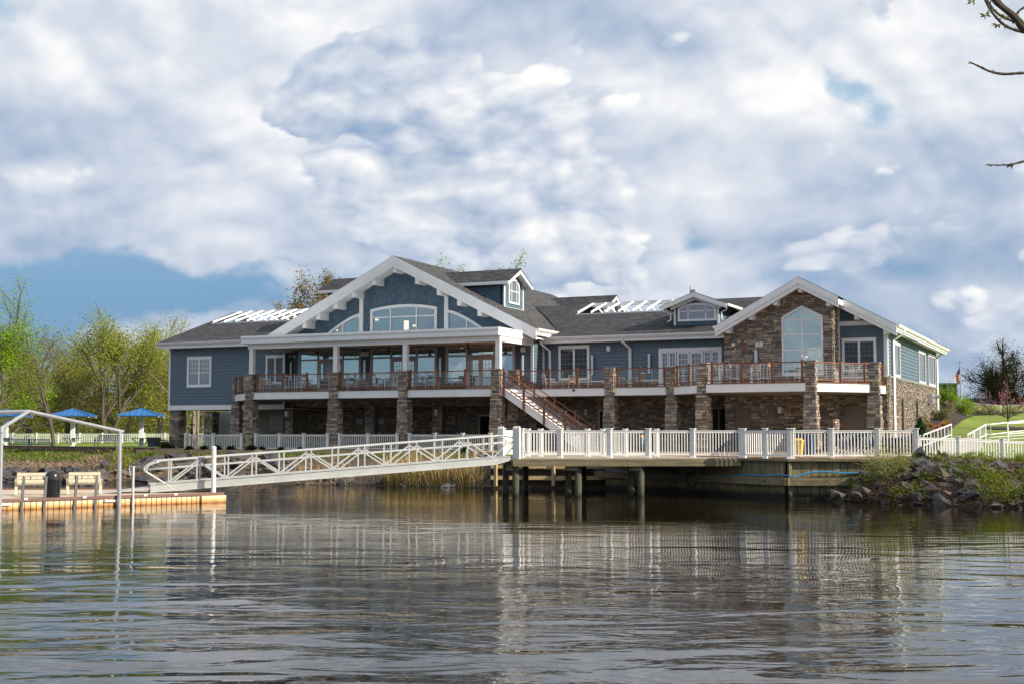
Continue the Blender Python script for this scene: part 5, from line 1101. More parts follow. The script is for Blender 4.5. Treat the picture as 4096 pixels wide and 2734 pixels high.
for px in (110,343,585,705,):
    u0=(px-2048)/F; t_=(u0*38.6+24.5)/((13.6)-u0*11.65); q=C(-24.5+13.6*t_,38.6+11.65*t_); m=MB(); m.bar(Vector((q.x,q.y,DKZ+.0))+nd*.06-ud*.06,Vector((q.x,q.y,DKZ+.0))+nd*.06+ud*.06,.12,.07); m.build('cleat',M['vinyl'],FD)
def fd(px,out=.12):  # foot on the dock's front edge at this sight line
    u0=(px-2048)/F; t_=(u0*38.6+24.5)/((13.6)-u0*11.65); q=C(-24.5+13.6*t_,38.6+11.65*t_)+nd*out; return q,rd(q)[1]
# boarding frame of pipes
m=MB(); qa,da=fd(477,.2); qb,db=fd(3,.2); ta=onD(479,1722,da); tb_=onD(5,1712,db); ap_=onD(115,1643,da-1.0); 
m.tube([(qa.x,qa.y,-.6),(ta.x,ta.y,ta.z)],.075,12); m.tube([(qb.x,qb.y,-.6),(tb_.x,tb_.y,tb_.z)],.075,12)
m.tube([ta+(ta-ap_).normalized()*.15,ap_],.065,12); m.tube([ap_,tb_],.065,12); m.tube([ap_,ap_+C(-3.2,-.6,-.12)],.065,12); m.lathe((tb_.x,tb_.y,tb_.z-.12),[(.1,0),(.1,.2)],10)
tag(m.build('boarding_frame',M['galv'],smooth=False),'tall galvanised pipe frame with peaked top over the dock bench','pipe frame')
q,dq=fd(867,-.1); m=MB(); m.tube([(q.x,q.y,-.8),(q.x-.03,q.y,onD(857,1790,dq).z)],.085,14); m.lathe((q.x-.03,q.y,onD(857,1790,dq).z),[(.095,0),(.085,.05),(.03,.08)],14); tag(m.build('mooring_pile',M['vinyl']),'round white mooring pile at the dock end in front of gangway','piling')
q,dq=fd(535,.1); zt2=onD(537,1861,dq).z; m=MB(); m.bar((q.x,q.y,-.6),(q.x,q.y,zt2),.09,.06,(ud.x,ud.y,0)); hk=[onD(a,b_,dq) for a,b_ in ((537,1868),(519,1862),(520,1888),(524,1900),(534,1904))]; m.tube(smoothp([Vector(h_) for h_ in hk]),.022,6); tag(m.build('hook_post',M['alu']),'slim metal post with a curved hook on the dock edge','post')
for i,(px0,py0,px1,py1) in enumerate(((88,2037,96,1905),(178,2033,185,1903),(298,2025,307.5,1901),(382,2025,388,1900))):
    q,dq=fd(px0,.16); tp=onD(px1,py1,dq+.25); m=MB(); m.bar((q.x,q.y,-.5),tp,.085,.05,(nd.x,nd.y,0))
    tag(m.build('mooring_pole',M['polesteel']),('flat steel pole at the %s end of the %s dock bench'%(('left','right')[i%2],('left','right')[i//2])),'pole','steel poles along the dock edge')
# ---------------------------------------------------------------- small things
def bench():
    T_=local('dock_bench','cream plastic slatted bench seen from behind','bench','plastic benches on the dock')
    m=MB()
    for k in range(3): z=.50+.135*k; y0=-.02-.025*k; m.box(-.6,.6,y0-.045,y0,z,z+.115) if k!=1 else [m.box(a,a+.22,y0-.045,y0,z,z+.115) for a in (-.6,-.34,-.08,.12,.38)]
    for s in (-1,1): m.bar((s*.5,0,.42),(s*.5,-.1,.9),.07,.05)
    m.box(-.6,.6,-.045,.0,.46,.49); m.build('backrest',M['cream'],T_)
    m=MB()
    for k in range(4): m.box(-.6,.6,.02+.115*k,.12+.115*k,.40,.44)
    m.build('seat',M['cream'],T_)
    for s in (-1,1):
        m=MB(); x=s*.62; m.add([(x-.05,0,.02),(x+.05,0,.02),(x+.05,.45,.02),(x-.05,.45,.02),(x-.05,.08,.35),(x+.05,.08,.35),(x+.05,.38,.35),(x-.05,.38,.35),(x-.06,-.06,.6),(x+.06,-.06,.6),(x+.06,.52,.62),(x-.06,.52,.62)],[(0,3,2,1),(0,1,5,4),(1,2,6,5),(2,3,7,6),(3,0,4,7),(4,5,9,8),(5,6,10,9),(6,7,11,10),(7,4,8,11),(8,9,10,11)]); m.build('end_support',M['cream'],T_)
    return T_
bn_=bench(); index_kids()
p=atd(142,48.0,DKZ); bn_.location=p; bn_.rotation_euler=(0,0,AL+.35); bn_.scale=(.92,.92,.92); bn_['label']='cream plastic dock bench left of the domed litter bin'
p=atd(346,48.6,DKZ); dup(bn_,p,AL+.35,'cream plastic dock bench right of the domed litter bin')
p=atd(219,46.4,DKZ); LB_=thing('litter_bin',p,'black slatted litter bin with a dome lid on the dock','litter bin')
m=MB()
for k in range(20): g=k*math.pi/10; c_,s_=math.cos(g),math.sin(g); m.bar(p+Vector((.25*c_,.25*s_,.0)),p+Vector((.275*c_,.275*s_,.62)),.065,.012,(c_,s_,0))
m.build('slat',M['black'],LB_); m=MB(); m.lathe(p,[(.22,.0),(.24,.6)],18); m.lathe(p,[(.29,.60),(.30,.63),(.30,.70),(.28,.71)],24); m.build('liner',M['blackm'],LB_)
m=MB(); m.lathe(p,[(.27,.71)]+[(.26*math.cos(a_),.71+.24*math.sin(a_)) for a_ in np.linspace(0,1.5,9)],24); m.build('dome_lid',M['black'],LB_,smooth=True)
# deck furniture prototypes
def barchair():
    T_=local('bar_chair','','bar chair','bar-height chairs on the deck')
    m=MB()
    for s in (-1,1):
        m.bar((s*.22,.2,0),(s*.2,.17,.98),.03,.03); m.bar((s*.22,-.22,0),(s*.2,-.17,.75),.03,.03); m.bar((s*.2,-.17,.75),(s*.2,-.24,1.12),.03,.03); m.bar((s*.21,-.2,.98),(s*.21,.2,.98),.035,.02); m.bar((s*.21,-.2,.3),(s*.21,.18,.3),.02,.03)
    m.bar((-.21,.19,.3),(.21,.19,.3),.02,.03); m.bar((-.2,.17,.74),(.2,.17,.74),.03,.03); m.build('frame',M['steel'],T_)
    m=MB(); 
    for k in range(4): m.box(-.2,.2,-.17+.088*k,-.09+.088*k,.74,.76)
    m.build('seat',M['teak'],T_); m=MB()
    for k in range(3): z=.9+.075*k; m.bar((-.21,-.2-.018*k,z),(.21,-.2-.018*k,z),.02,.065)
    m.build('backrest',M['teak'],T_); return T_
def lowchair():
    T_=local('lounge_chair','','chair','low chairs on the deck'); m=MB()
    for s in (-1,1): m.bar((s*.28,.25,0),(s*.28,.25,.6),.03,.03); m.bar((s*.28,-.25,0),(s*.28,-.27,.5),.03,.03); m.bar((s*.28,-.27,.4),(s*.28,-.36,.85),.03,.03); m.bar((s*.28,-.28,.6),(s*.28,.25,.6),.04,.02)
    m.bar((-.28,.25,.36),(.28,.25,.36),.03,.03); m.bar((-.28,-.36,.85),(.28,-.36,.85),.03,.03); m.build('frame',M['steel'],T_)
    m=MB(); m.box(-.26,.26,-.25,.25,.37,.40); m.build('seat',M['teak'],T_); m=MB()
    for k in range(4): m.bar((-.27,-.29-.018*k,.5+.08*k),(.27,-.29-.018*k,.5+.08*k),.02,.06)
    m.build('backrest',M['teak'],T_); return T_
def table(h,r,nm,group):
    T_=local(nm,'','table',group); m=MB(); m.box(-r,r,-r,r,h-.03,h); m.build('table_top',M['teak'] if h<.6 else M['steel'],T_)
    m=MB()
    if h>.6:
        m.tube([(0,0,.04),(0,0,h-.03)],.035,8)
        for k in range(4): g=k*math.pi/2+.78; m.bar((0,0,.05),(.33*math.cos(g),.33*math.sin(g),.02),.05,.03)
    else:
        for sx in (-1,1):
            for sy in (-1,1): m.bar((sx*(r-.03),sy*(r-.03),0),(sx*(r-.03),sy*(r-.03),h-.03),.03,.03)
    m.build('base',M['steel'],T_); return T_
bc=barchair(); lc=lowchair(); bt=table(1.05,.36,'bar_table','bar tables on the deck'); lt=table(.45,.4,'coffee_table','low tables on the deck')
lt2=table(.45,.4,'x','x'); [bpy.data.objects.remove(k) for k in kids(lt2)]; bpy.data.objects.remove(lt2)
index_kids(); used=set()
def put(proto,px,Y,rz,label):
    loc=Vector((onY(px,1540,Y).x,Y,DK+.006))
    if proto.name not in used: used.add(proto.name); proto.location=loc; proto.rotation_euler=(0,0,rz); proto['label']=label
    else: dup(proto,loc,rz,label)
for px,Y,rz,l in ((1150,68.6,-1.4,'bar chair just right of the second railing post on the left deck'),(1205,68.8,1.5,'bar chair in front of the leftmost glazed screen'),
  (1378,68.4,-1.3,'bar chair immediately right of the second stone pier'),(1408,69.3,1.8,'bar chair behind the table beside the second stone pier'),
  (1507,68.5,-1.45,'bar chair in front of the middle glazed screen, left side of its table'),(1572,68.5,1.5,'bar chair left of the third stone pier, facing its table'),(1592,69.5,2.6,'bar chair tucked behind the third stone pier'),
  (1672,68.6,-1.5,'bar chair just right of the third stone pier'),(1733,68.6,1.5,'bar chair against the post right of the third stone pier'),
  (2870,67.2,2.9,'bar chair beside the right end of the angled railing'),(2937,67.6,-1.5,'sunlit bar chair with orange back in front of the stone gable, left of its table'),(3062,67.6,1.5,'sunlit bar chair with orange back right of the table by the stone gable'),(3022,68.9,3.1,'bar chair behind the table by the stone gable'),
  (3202,67.3,1.2,'bar chair half hidden by the widest stone pier'),(3385,69.6,-1.2,'bar chair left of the white table at the right end of the deck'),(3440,70.4,1.9,'bar chair right of the white table at the right end of the deck')): put(bc,px,Y,rz,l)
for px,Y,l in ((1178,68.7,'square bar table between two chairs on the left deck'),(1390,68.7,'square bar table beside the second stone pier'),(1540,68.4,'square bar table in front of the middle glazed screen'),(1703,68.5,'square bar table right of the third stone pier'),(3006,67.5,'square bar table in front of the stone gable'),(3415,69.9,'square bar table at the right end of the deck')): put(bt,px,Y,.2,l)
for px,Y,rz,l in ((1450,70.4,.3,'low lounge chair near the wall below the tube sconce'),(1060,69.4,.1,'low lounge chair in the left corner of the deck'),(1098,70.0,-.6,'low lounge chair below the left window'),(2197,71.2,-.9,'low lounge chair behind the railing at the foot of the middle window'),(2283,71.6,3.1,'wood-slatted low chair under the middle window'),(2335,71.3,1.9,'low lounge chair right of the coffee table under the middle window'),(2478,71.0,-1.4,'low lounge chair just right of the fifth stone pier'),(2550,71.2,1.5,'low lounge chair facing the fifth stone pier')): put(lc,px,Y,rz,l)
for px,Y,l in ((2262,70.9,'low coffee table beneath the middle window'),(1075,69.0,'low coffee table in the left corner of the deck'),(2512,71.1,'low coffee table right of the fifth stone pier')): put(lt,px,Y,.0,l)
# terrace things
p=atd(3183,54.2,G+.05); BN=thing('wheeled_bin',p,'yellow plastic bin behind the seawall fence corner','bin'); m=MB(); m.frus(p.x,p.y,p.z,p.z+.62,.40,.48); m.build('body',M['yellow'],BN); m=MB(); m.frus(p.x,p.y,p.z+.62,p.z+.66,.53,.53); m.frus(p.x,p.y,p.z+.66,p.z+.74,.50,.34); m.build('lid',M['yellow'],BN)
p=atd(3228,55.0,G+.05); BN=thing('wheeled_bin',p,'navy plastic bin right of the yellow bin','bin'); m=MB(); m.frus(p.x,p.y,p.z,p.z+.82,.42,.5); m.build('body',M['navy'],BN); m=MB(); m.frus(p.x,p.y,p.z+.82,p.z+.9,.54,.5); m.build('lid',M['navy'],BN)
def folded():
    T_=local('folding_chair','','chair','navy chairs lined up behind the seawall fence'); m=MB(); m.bar((0,0,.35),(0,.1,.95),.44,.03,(0,1,0)); m.bar((0,-.28,.38),(0,.08,.36),.44,.03,(0,0,1)); m.build('seat',M['navy'],T_); m=MB()
    for s in (-1,1): m.bar((s*.21,-.26,.38),(s*.21,.16,0),.025,.025); m.bar((s*.21,.1,.9),(s*.21,-.26,0),.025,.025)
    m.build('frame',M['alu'],T_); return T_
fc=folded(); index_kids()
nms=['leftmost','second','third','fourth','fifth','sixth','seventh','eighth','ninth','tenth','rightmost']
for k in range(11):
    loc=atd(3338+15.5*k,61.5,G+.05); lab='%s navy chair in the row behind the seawall fence'%nms[k]
    if k==0: fc.location=loc; fc.rotation_euler=(0,0,AL+2.2); fc['label']=lab
    else: dup(fc,loc,AL+2.2,lab)
for i,(px,w_) in enumerate(((3540,1.3),(3600,1.4),(3420,1.2))):
    p=atd(px,63.5+i,G+.05); T_=thing('patio_table',p,['long navy-topped table left of the last seawall fence panel','long navy-topped table nearest the stone side wall','navy-topped table behind the row of navy chairs'][i],'table','navy tables on the terrace'); m=MB(); a=C(.75*w_/1.3,0); m.bar(p-a+up*.73,p+a+up*.73,.7,.05); m.build('table_top',M['navy'],T_); m=MB()
    for s in (-.8,.8): m.bar(p+a*s,p+a*s+up*.7,.06,.5)
    m.build('leg',M['blackm'],T_)
# depth marker sign on the pier fence
p=onD(2569,1757,57.9); SG=thing('marker_sign',p,'blue marker sign with yellow top hung on the pier fence','sign'); m=MB(); a=C(.09,0); m.bar(p-a,p+a,.02,.42); m.build('board',mat('sign_blue',(.01,.05,.16),.5),SG)
m=MB(); m.bar(p-a*.7+up*.16+C(0,-.02),p+a*.8+up*.16+C(0,-.02),.015,.09); m.build('emblem',M['yellow'],SG)
q=p+C(.02,-.03); words('15',q.x,q.y,q.z+.03,.14,SG,M['vinyl'],(math.pi/2,0,AL)); words('5',q.x,q.y,q.z-.11,.16,SG,M['vinyl'],(math.pi/2,0,AL))
# ---- left lawn : umbrellas, benches, bin, fences
def shade():
    T_=local('shade_shelter','','shelter','blue roofed shade shelters on the left lawn'); m=MB(); m.box(-.16,.16,-.16,.16,0,2.5); 
    for s in (-1,1): m.bar((s*.1,0,.1),(s*.75,0,.62),.09,.09); m.bar((0,s*.1,.1),(0,s*.75,.62),.09,.09)
    m.bar((-1.5,0,2.42),(1.5,0,2.42),.12,.14); m.bar((0,-1.5,2.42),(0,1.5,2.42),.12,.14); 
    for sx in (-1,1):
        for sy in (-1,1): m.bar((0,0,2.6),(sx*1.55,sy*1.55,2.36),.09,.12)
    m.build('post',M['white'],T_)
    m=MB(); w_=1.62; m.add([(-w_,-w_,2.46),(w_,-w_,2.46),(w_,w_,2.46),(-w_,w_,2.46),(0,0,3.02),(-w_,-w_,2.40),(w_,-w_,2.40),(w_,w_,2.40),(-w_,w_,2.40)],[(0,1,4),(1,2,4),(2,3,4),(3,0,4),(5,6,1,0),(6,7,2,1),(7,8,3,2),(8,5,0,3),(8,7,6,5)])
    for k in range(1,7):
        x=-w_+2*w_*k/7; h=min(abs(-w_-x),abs(w_-x)); 
        for A_ in range(4):
            R_=Matrix.Rotation(A_*math.pi/2,3,'Z'); a=R_@Vector((x,-w_,2.48)); b_=R_@Vector((x,-w_+h,2.48+.56*h/w_)); m.bar(a,b_,.035,.05)
    for sx in (-1,1):
        for sy in (-1,1): m.bar((sx*w_,sy*w_,2.48),(0,0,3.04),.06,.05)
    m.build('shade_roof',M['bluer'],T_); m=MB(); m.lathe((0,0,.62),[(.72,0),(.74,.03),(.72,.05)],20); m.build('table_top',M['bluemetal'],T_); return T_
shd=shade(); index_kids()
for i,(px,d) in enumerate(((295,108),(569,106.5),(27,110))):
    loc=atd(px,d,G); lab=['blue roofed shade shelter behind the dark slim tree','blue roofed shade shelter beside the lawn litter bin','blue roofed shade shelter at the left frame edge'][i]
    if i==0: shd.location=loc; shd.rotation_euler=(0,0,AL+.12); shd['label']=lab
    else: dup(shd,loc,AL-.08+.2*(i%2),lab)
def mbench():
    T_=local('park_bench','','bench','blue slatted benches on the left lawn'); m=MB()
    for k in range(22): x=-.85+1.7*k/21; m.bar((x,.22,.42),(x,-.2,.42),.035,.02); m.bar((x,-.22,.45),(x,-.36,.85),.035,.02)
    m.bar((-.88,-.36,.86),(.88,-.36,.86),.05,.05); m.bar((-.88,.24,.42),(.88,.24,.42),.05,.05); m.build('seat',M['bluemetal'],T_)
    m=MB()
    for s in (-.85,.85): m.tube([(s,.25,0),(s,.25,.62),(s,-.25,.62),(s,-.3,0)],.03,6)
    m.build('leg',M['bluemetal'],T_); return T_
mb_=mbench(); index_kids()
for i,(px,d,rz) in enumerate(((430,106,AL+3.0),(165,107,AL+.1),(85,107.5,AL+.1))):
    loc=atd(px,d,G-(0 if i==0 else .3)); lab=['navy slatted bench facing the river right of the two shelters','navy slatted bench back, right one of the pair at the wall','navy slatted bench back, left one of the pair at the wall'][i]
    if i==0: mb_.location=loc; mb_.rotation_euler=(0,0,rz); mb_['label']=lab
    else: dup(mb_,loc,rz,lab)
p=atd(619,104,G); LB2=thing('litter_bin',p,'square dark blue litter bin beside the lawn shelter','litter bin'); m=MB(); m.frus(p.x,p.y,p.z,p.z+.62,.62,.70); m.build('body',M['bluemetal'],LB2); m=MB(); m.frus(p.x,p.y,p.z+.4,p.z+.72,.78,.8); m.build('hood',M['blackm'],LB2)
fence('picket_fence','long white picket fence across the lawn behind the shade shelters',[atd(px,148,1.62) for px in (-150,-60,55,150,236,322,412,492,580,662,745,830)],1.0,.19,pick=.07,pw_=.17)
RF=thing('rail_fence',atd(0,262,3.1),'white single-rail fence far across the left lawn','fence')
pf=[(px,262,3.15) for px in range(-180,900,71)]
for px,d,z in pf: a=atd(px,d,z); m=MB(); m.bar(a-up*.2,a+up*1.1,.22,.22); m.build('fence_post',M['bark2'],RF)
for i in range(len(pf)-1):
    if 590<pf[i][0]<640: continue
    m=MB(); m.bar(atd(pf[i][0],262,4.05),atd(pf[i+1][0],262,4.05-.0),.08,.32); m.build('rail',M['white'],RF)
m=MB(); p=atd(594,258,3.1); m.frus(p.x,p.y,p.z,p.z+1.3,.9,1.0); tag(m.build('litter_bin',mat('bin_green',(.01,.1,.06),.6)),'green bin at the far rail fence','bin')
for i,px in enumerate((754,789)):
    p=atd(px,96,G); m=MB(); m.tube([p-up*.1,p+up*1.12],.085,10); m.lathe(p+up*1.12,[(.085,0),(.06,.06),(.01,.08)],10); tag(m.build('bollard',M['yellow']),('yellow bollard left of the woman' if i==0 else 'yellow bollard right of the woman'),'bollard','yellow bollards behind the fence')
p=atd(782,96.6,G); m=MB(); m.tube([p,p+up*.5],.1,10); m.lathe(p+up*.5,[(.14,0),(.14,.05),(.1,.1),(.02,.16)],10); m.tube([p+C(-.17,0,.36),p+C(.17,0,.36)],.05,8); tag(m.build('hydrant',M['red']),'red hydrant between the yellow bollards','hydrant')
p=atd(793,125,G); m=MB(); m.tube([p,p+up*6.5],.16,8); tag(m.build('utility_pole',M['bark2']),'pale timber pole seen through the passage under the house','pole')
# people
def person(loc,rz,h,top,leg,label,seated=False):
    T_=thing('person',loc,label,'person',None,rz); k=h/1.7
    J=[(0,0,.95),(0,0,1.15),(0,.02,1.35),(0,.02,1.46),(0,.03,1.53),(0,.04,1.62),(0,.03,1.70),(.17,.02,1.40),(.25,0,1.15),(.2,.2,1.0),(.16,.3,1.02),(-.17,.02,1.40),(-.25,0,1.15),(-.2,.2,1.0),(-.16,.3,1.02),(.09,0,.9),(.1,.02,.5),(.1,-.02,.08),(.1,.12,.03),(-.09,0,.9),(-.1,.04,.5),(-.1,0,.08),(-.1,.14,.03)]
    if seated: J=[(x,y,z-.42) for x,y,z in J[:15]]+[(.09,0,.5),(.11,.42,.48),(.11,.44,.06),(.11,.56,.03),(-.09,0,.5),(-.11,.42,.48),(-.11,.44,.06),(-.11,.56,.03)]
    Rr=[.13,.12,.15,.065,.055,.095,.07,.06,.045,.035,.028,.06,.045,.035,.028,.095,.065,.045,.04,.095,.065,.045,.04]
    E=[(0,1),(1,2),(2,3),(3,4),(4,5),(5,6),(2,7),(7,8),(8,9),(9,10),(2,11),(11,12),(12,13),(13,14),(0,15),(15,16),(16,17),(17,18),(0,19),(19,20),(20,21),(21,22)]
    me=bpy.data.meshes.new('body'); me.from_pydata([Vector(j)*k for j in J],E,[]); o=bpy.data.objects.new('body',me); COL.objects.link(o)
    md=o.modifiers.new('s','SKIN'); 
    for i,v in enumerate(me.skin_vertices[0].data): v.radius=(Rr[i]*k,Rr[i]*k*.8); v.use_root=(i==0)
    s2=o.modifiers.new('d','SUBSURF'); s2.levels=2; s2.render_levels=2
    bpy.context.view_layer.update(); ev=bpy.data.meshes.new_from_object(o.evaluated_get(bpy.context.evaluated_depsgraph_get())); bpy.data.objects.remove(o)
    b_=bpy.data.objects.new('body',ev); COL.objects.link(b_); b_.parent=T_; ev.materials.clear()
    for mm in (M['skin'],top,leg): ev.materials.append(mm)
    zw=.95*k-(.42*k if seated else 0)
    for p_ in ev.polygons:
        c_=p_.center; z=c_.z; p_.use_smooth=True
        nz=z+(.42*k if seated else 0)
        p_.material_index=1 if (nz<1.44*k and nz>.93*k and not(c_.y>.15*k)) else 2 if nz<=.93*k and nz>.1*k and not (c_.y>.15*k and nz>.8*k) else 0
    hb_=MB(); zo=-.42*k if seated else 0
    hb_.lathe((0,.015*k,1.60*k+zo),[(.088*k,-.02*k),(.104*k,.04*k),(.10*k,.09*k),(.07*k,.135*k),(.02*k,.15*k)],12); hb_.tube([(0,-.1*k,1.68*k+zo),(0,-.17*k,1.62*k+zo),(0,-.16*k,1.5*k+zo)],[.04*k,.045*k,.015*k],8)
    hb_.build('hair',M['hair'],T_,smooth=True,off=Vector((0,0,0)))
    return T_
person(atd(770,97,G),AL+1.9,1.72,M['navyc'],M['jean'],'woman with tied auburn hair, navy top and jeans looking down beside yellow bollards')
p=onY(1307,1715,72.6); person((p.x,72.6,G),3.3,1.72,M['navyc'],M['jean'],'seated person in a navy shirt mostly hidden behind the second stone pier',True)
# ---- right hillside things
def hrail(name,label,pts,h=.95,step=1.0,bal=0,lower=.5):
    T_=thing(name,pts[0],label,'handrail','white metal handrails on the hillside'); m=MB(); P_=[Vector(p) for p in pts]
    m.tube([p+up*h for p in P_],.035,6); m.tube([p+up*h*lower for p in P_],.028,6); m.build('rail',M['white'],T_)
    for a,b_ in zip(P_,P_[1:]):
        n=max(1,round((b_-a).length/step))
        for k in range(n+1):
            q=a.lerp(b_,k/n); m=MB(); m.tube([q-up*.1,q+up*h],.03,6); m.build('rail_post',M['white'],T_)
        if bal:
            nn=max(2,round((b_-a).length/bal))
            for k in range(1,nn): m=MB(); q=a.lerp(b_,k/nn); m.tube([q+up*h*lower,q+up*h],.018,5); m.build('baluster',M['white'],T_)
    return T_
def gp(px,py,d): return onD(px,py,d)
def rail_px(name,label,pts,h,**k): hrail(name,label,[gp(px,py,d)-up*h for px,py,d in pts],h,**k)
rail_px('handrail','white handrail climbing left side of the hillside steps beside the orange grass tufts',[(3694,1737,63.5),(3805,1695,66)],1.0,step=.9,bal=.4)
rail_px('handrail','white handrail climbing the right side of the hillside steps',[(3871,1736,64),(3943,1696,66.5)],1.0,step=.9,bal=.4)
rail_px('handrail','white ramp handrail running right from the top of the steps',[(3941,1695,66.5),(3962,1695,66.5),(4100,1680,68)],1.0,step=1.8)
rail_px('handrail','nearer white ramp handrail in front of the pink tree',[(4030,1692,65),(4110,1687,65.5)],1.0,step=1.2)
rail_px('handrail','lower white ramp handrail along the ramp kerb',[(3958,1748,66.5),(4110,1737,66.5)],.3,step=2.5)
rail_px('handrail','long white handrail behind the low hedge at top of lawn',[(3805,1610,100),(3880,1612,99.5),(3960,1617,99),(4005,1620,98.6)],.98,step=1.8)
rail_px('handrail','white handrail crossing behind the pink-flowering tree',[(4002,1618,99),(4110,1617,97)],.9,step=1.6)
# ramp and steps
m=MB(); 
for k in range(8):
    d=60.5+.55*k; z0=1.0; zt_=G+.02+.11*k; a=C((3690-2048)/F*62+.012*k*8,d); m.poly([C((3735+ k*6-2048)/F*d,d,z0),C((3880+k*6-2048)/F*d,d,z0),C((3880+k*6-2048)/F*(d+.58),d+.58,z0),C((3735+k*6-2048)/F*(d+.58),d+.58,z0)],(0,0,zt_-z0))
tag(m.build('hillside_steps',mat('pale_concrete',(.5,.48,.45),.8,nz=.08)),'pale concrete steps between white handrails on the hillside','steps')
p=atd(3870,118,5.2); FL=thing('flagpole',p,'tall grey flagpole behind the hillside shrubs','flagpole'); d=118
m=MB(); pt=onD(3840,1450,d); pb=onD(3843,1570,d); m.tube([pb-up*3,pt],.06,8); m.lathe(pt,[(.05,0),(.1,.08),(.05,.16)],8); m.build('pole',M['galv'],FL)
fm=bpy.data.materials.new('striped_flag'); fm.use_nodes=True; t=NT(fm.node_tree); b=t.n['Principled BSDF']; uvn=t.n.new('ShaderNodeUVMap').outputs[0]; S=t.sep(uvn)
st_=t.m('GREATER_THAN',t.m('FRACT',t.m('MULTIPLY',S[1],6.5)),.5); st_=t.m('SUBTRACT',1,st_)
c_=t.mix(st_,(.75,.72,.72),(.42,.02,.04)); can=t.m('MULTIPLY',t.m('LESS_THAN',S[0],.42),t.m('GREATER_THAN',S[1],.46)); vor=t.n.new('ShaderNodeTexVoronoi'); vor.inputs['Scale'].default_value=16; t.put(vor.inputs['Vector'],uvn); c_=t.mix(can,c_,t.mix(t.m('LESS_THAN',vor.outputs['Distance'],.16),(.01,.015,.08),(.7,.7,.7))); t.put(b.inputs['Base Color'],c_)
NX,NY=16,10; vs=[];uv=[]
tl=onD(3840,1465,d); bl=onD(3842,1500,d); tr=onD(3812,1512,d); br_=onD(3836,1536,d)
for j in range(NY+1):
    for i in range(NX+1):
        u_,v_=i/NX,j/NY; A_=bl.lerp(tl,v_); B_=br_.lerp(tr,v_) ; q=A_.lerp(B_,u_)+C(.03*math.sin(u_*9+v_*3),.12*math.sin(u_*8+v_*4),-.05*math.sin(u_*3)); vs.append(q-OFF[FL.name]); uv.append((u_,v_))
fsx=[(j*(NX+1)+i,j*(NX+1)+i+1,(j+1)*(NX+1)+i+1,(j+1)*(NX+1)+i) for j in range(NY) for i in range(NX)]
me=bpy.data.meshes.new('flag'); me.from_pydata(vs,[],fsx); ul=me.uv_layers.new(name='UVMap')
for lp in me.loops: ul.data[lp.index].uv=uv[lp.vertex_index]
me.materials.append(fm); fo=bpy.data.objects.new('flag',me); COL.objects.link(fo); fo['label']='drooping striped red and white flag with a starred blue canton'; fo['category']='flag'; fo.location=OFF[FL.name]
# container
d=112; a=onD(3748,1530,d); b_=onD(3829,1529,d); zb_=4.9; p=C(rd(a)[0],d,zb_); CT=thing('storage_container',p,'dark green container behind the hillside shrubs','container')
ra,rb=rd(a)[0],rd(b_)[0]; m=MB(tf=lambda q:C(q[0],q[1],q[2])); m.box(ra-3,rb,d,d+5,zb_,a.z-.12); m.build('body',M['green'],CT); m=MB(tf=lambda q:C(q[0],q[1],q[2])); m.box(ra-3,rb+.1,d-.06,d+5,a.z-.12,a.z); 
for r in (rb-.12,rb-.9,ra+.9,ra+.3): m.box(r-.05,r+.05,d-.08,d-.005,zb_,a.z-.12)
m.build('frame',mat('green_steel',(.04,.09,.04),.5,nz=.2),CT)
# vehicle beyond the crest
d=131; a=onD(3868,1589,d); r0=rd(onD(3862,1600,d))[0]; r1=rd(onD(3986,1600,d))[0]; zt_=onD(3930,1589,d).z; z0=zt_-1.78; CV=thing('parked_suv',C((r0+r1)/2,d,z0),'dark blue suv parked beyond the lawn crest','car')
tfc=lambda q:C(q[0],d+q[1],z0+q[2])
m=MB(tfc); prof=[(r0-1.6,.35),(r0-1.65,.95),(r0-.5,1.12),(r0+.35,1.74),(r1-.75,1.78),(r1-.1,1.12),(r1,.95),(r1-.02,.35)]; m.poly([(x,0,z) for x,z in prof]); n=len(prof); vs=[(x,0,z) for x,z in prof]+[(x,1.85,z) for x,z in prof]; m.add(vs,[tuple(range(n)),tuple(range(2*n-1,n-1,-1))]+[(i,i+n,(i+1)%n+n,(i+1)%n) for i in range(n)]); m.build('body',mat('navy_paint',(.02,.035,.08),.25,.2),CV)
m=MB(tfc); m.poly([(r0-.3,-.01,1.15),(r0+.45,-.01,1.64),(r1-.95,-.01,1.67),(r1-.35,-.01,1.15)]); m.build('window',M['glassd'],CV)
m=MB(tfc); m.box(r1-.18,r1+.02,-.02,.25,.95,1.2); m.build('tail_light',M['red'],CV)
for r in (r0-.8,r1-.85): m=MB(tfc); m.tube([(r,-.02,.35),(r,.22,.35)],.35,14); m.build('wheel',M['blackm'],CV)
m=MB(); p=onD(3944,1550,126); m.tube([p-up*2.5,p],.09,6); m.bar(p-C(.2,0,.1),p+C(.05,0,-.1),.1,.1); tag(m.build('lamp_post',M['blackm']),'short black post beyond the crest, left of the big dark tree','post')
m=MB(); p=onD(3828,1618,102); m.frus(p.x,p.y,p.z-.3,p.z+.15,.5,.45); m.frus(p.x-.6,p.y,p.z-.35,p.z,.6,.55); tag(m.build('utility_box',M['concrete']),'small pale boxes on the grass between the two shrubs','box')
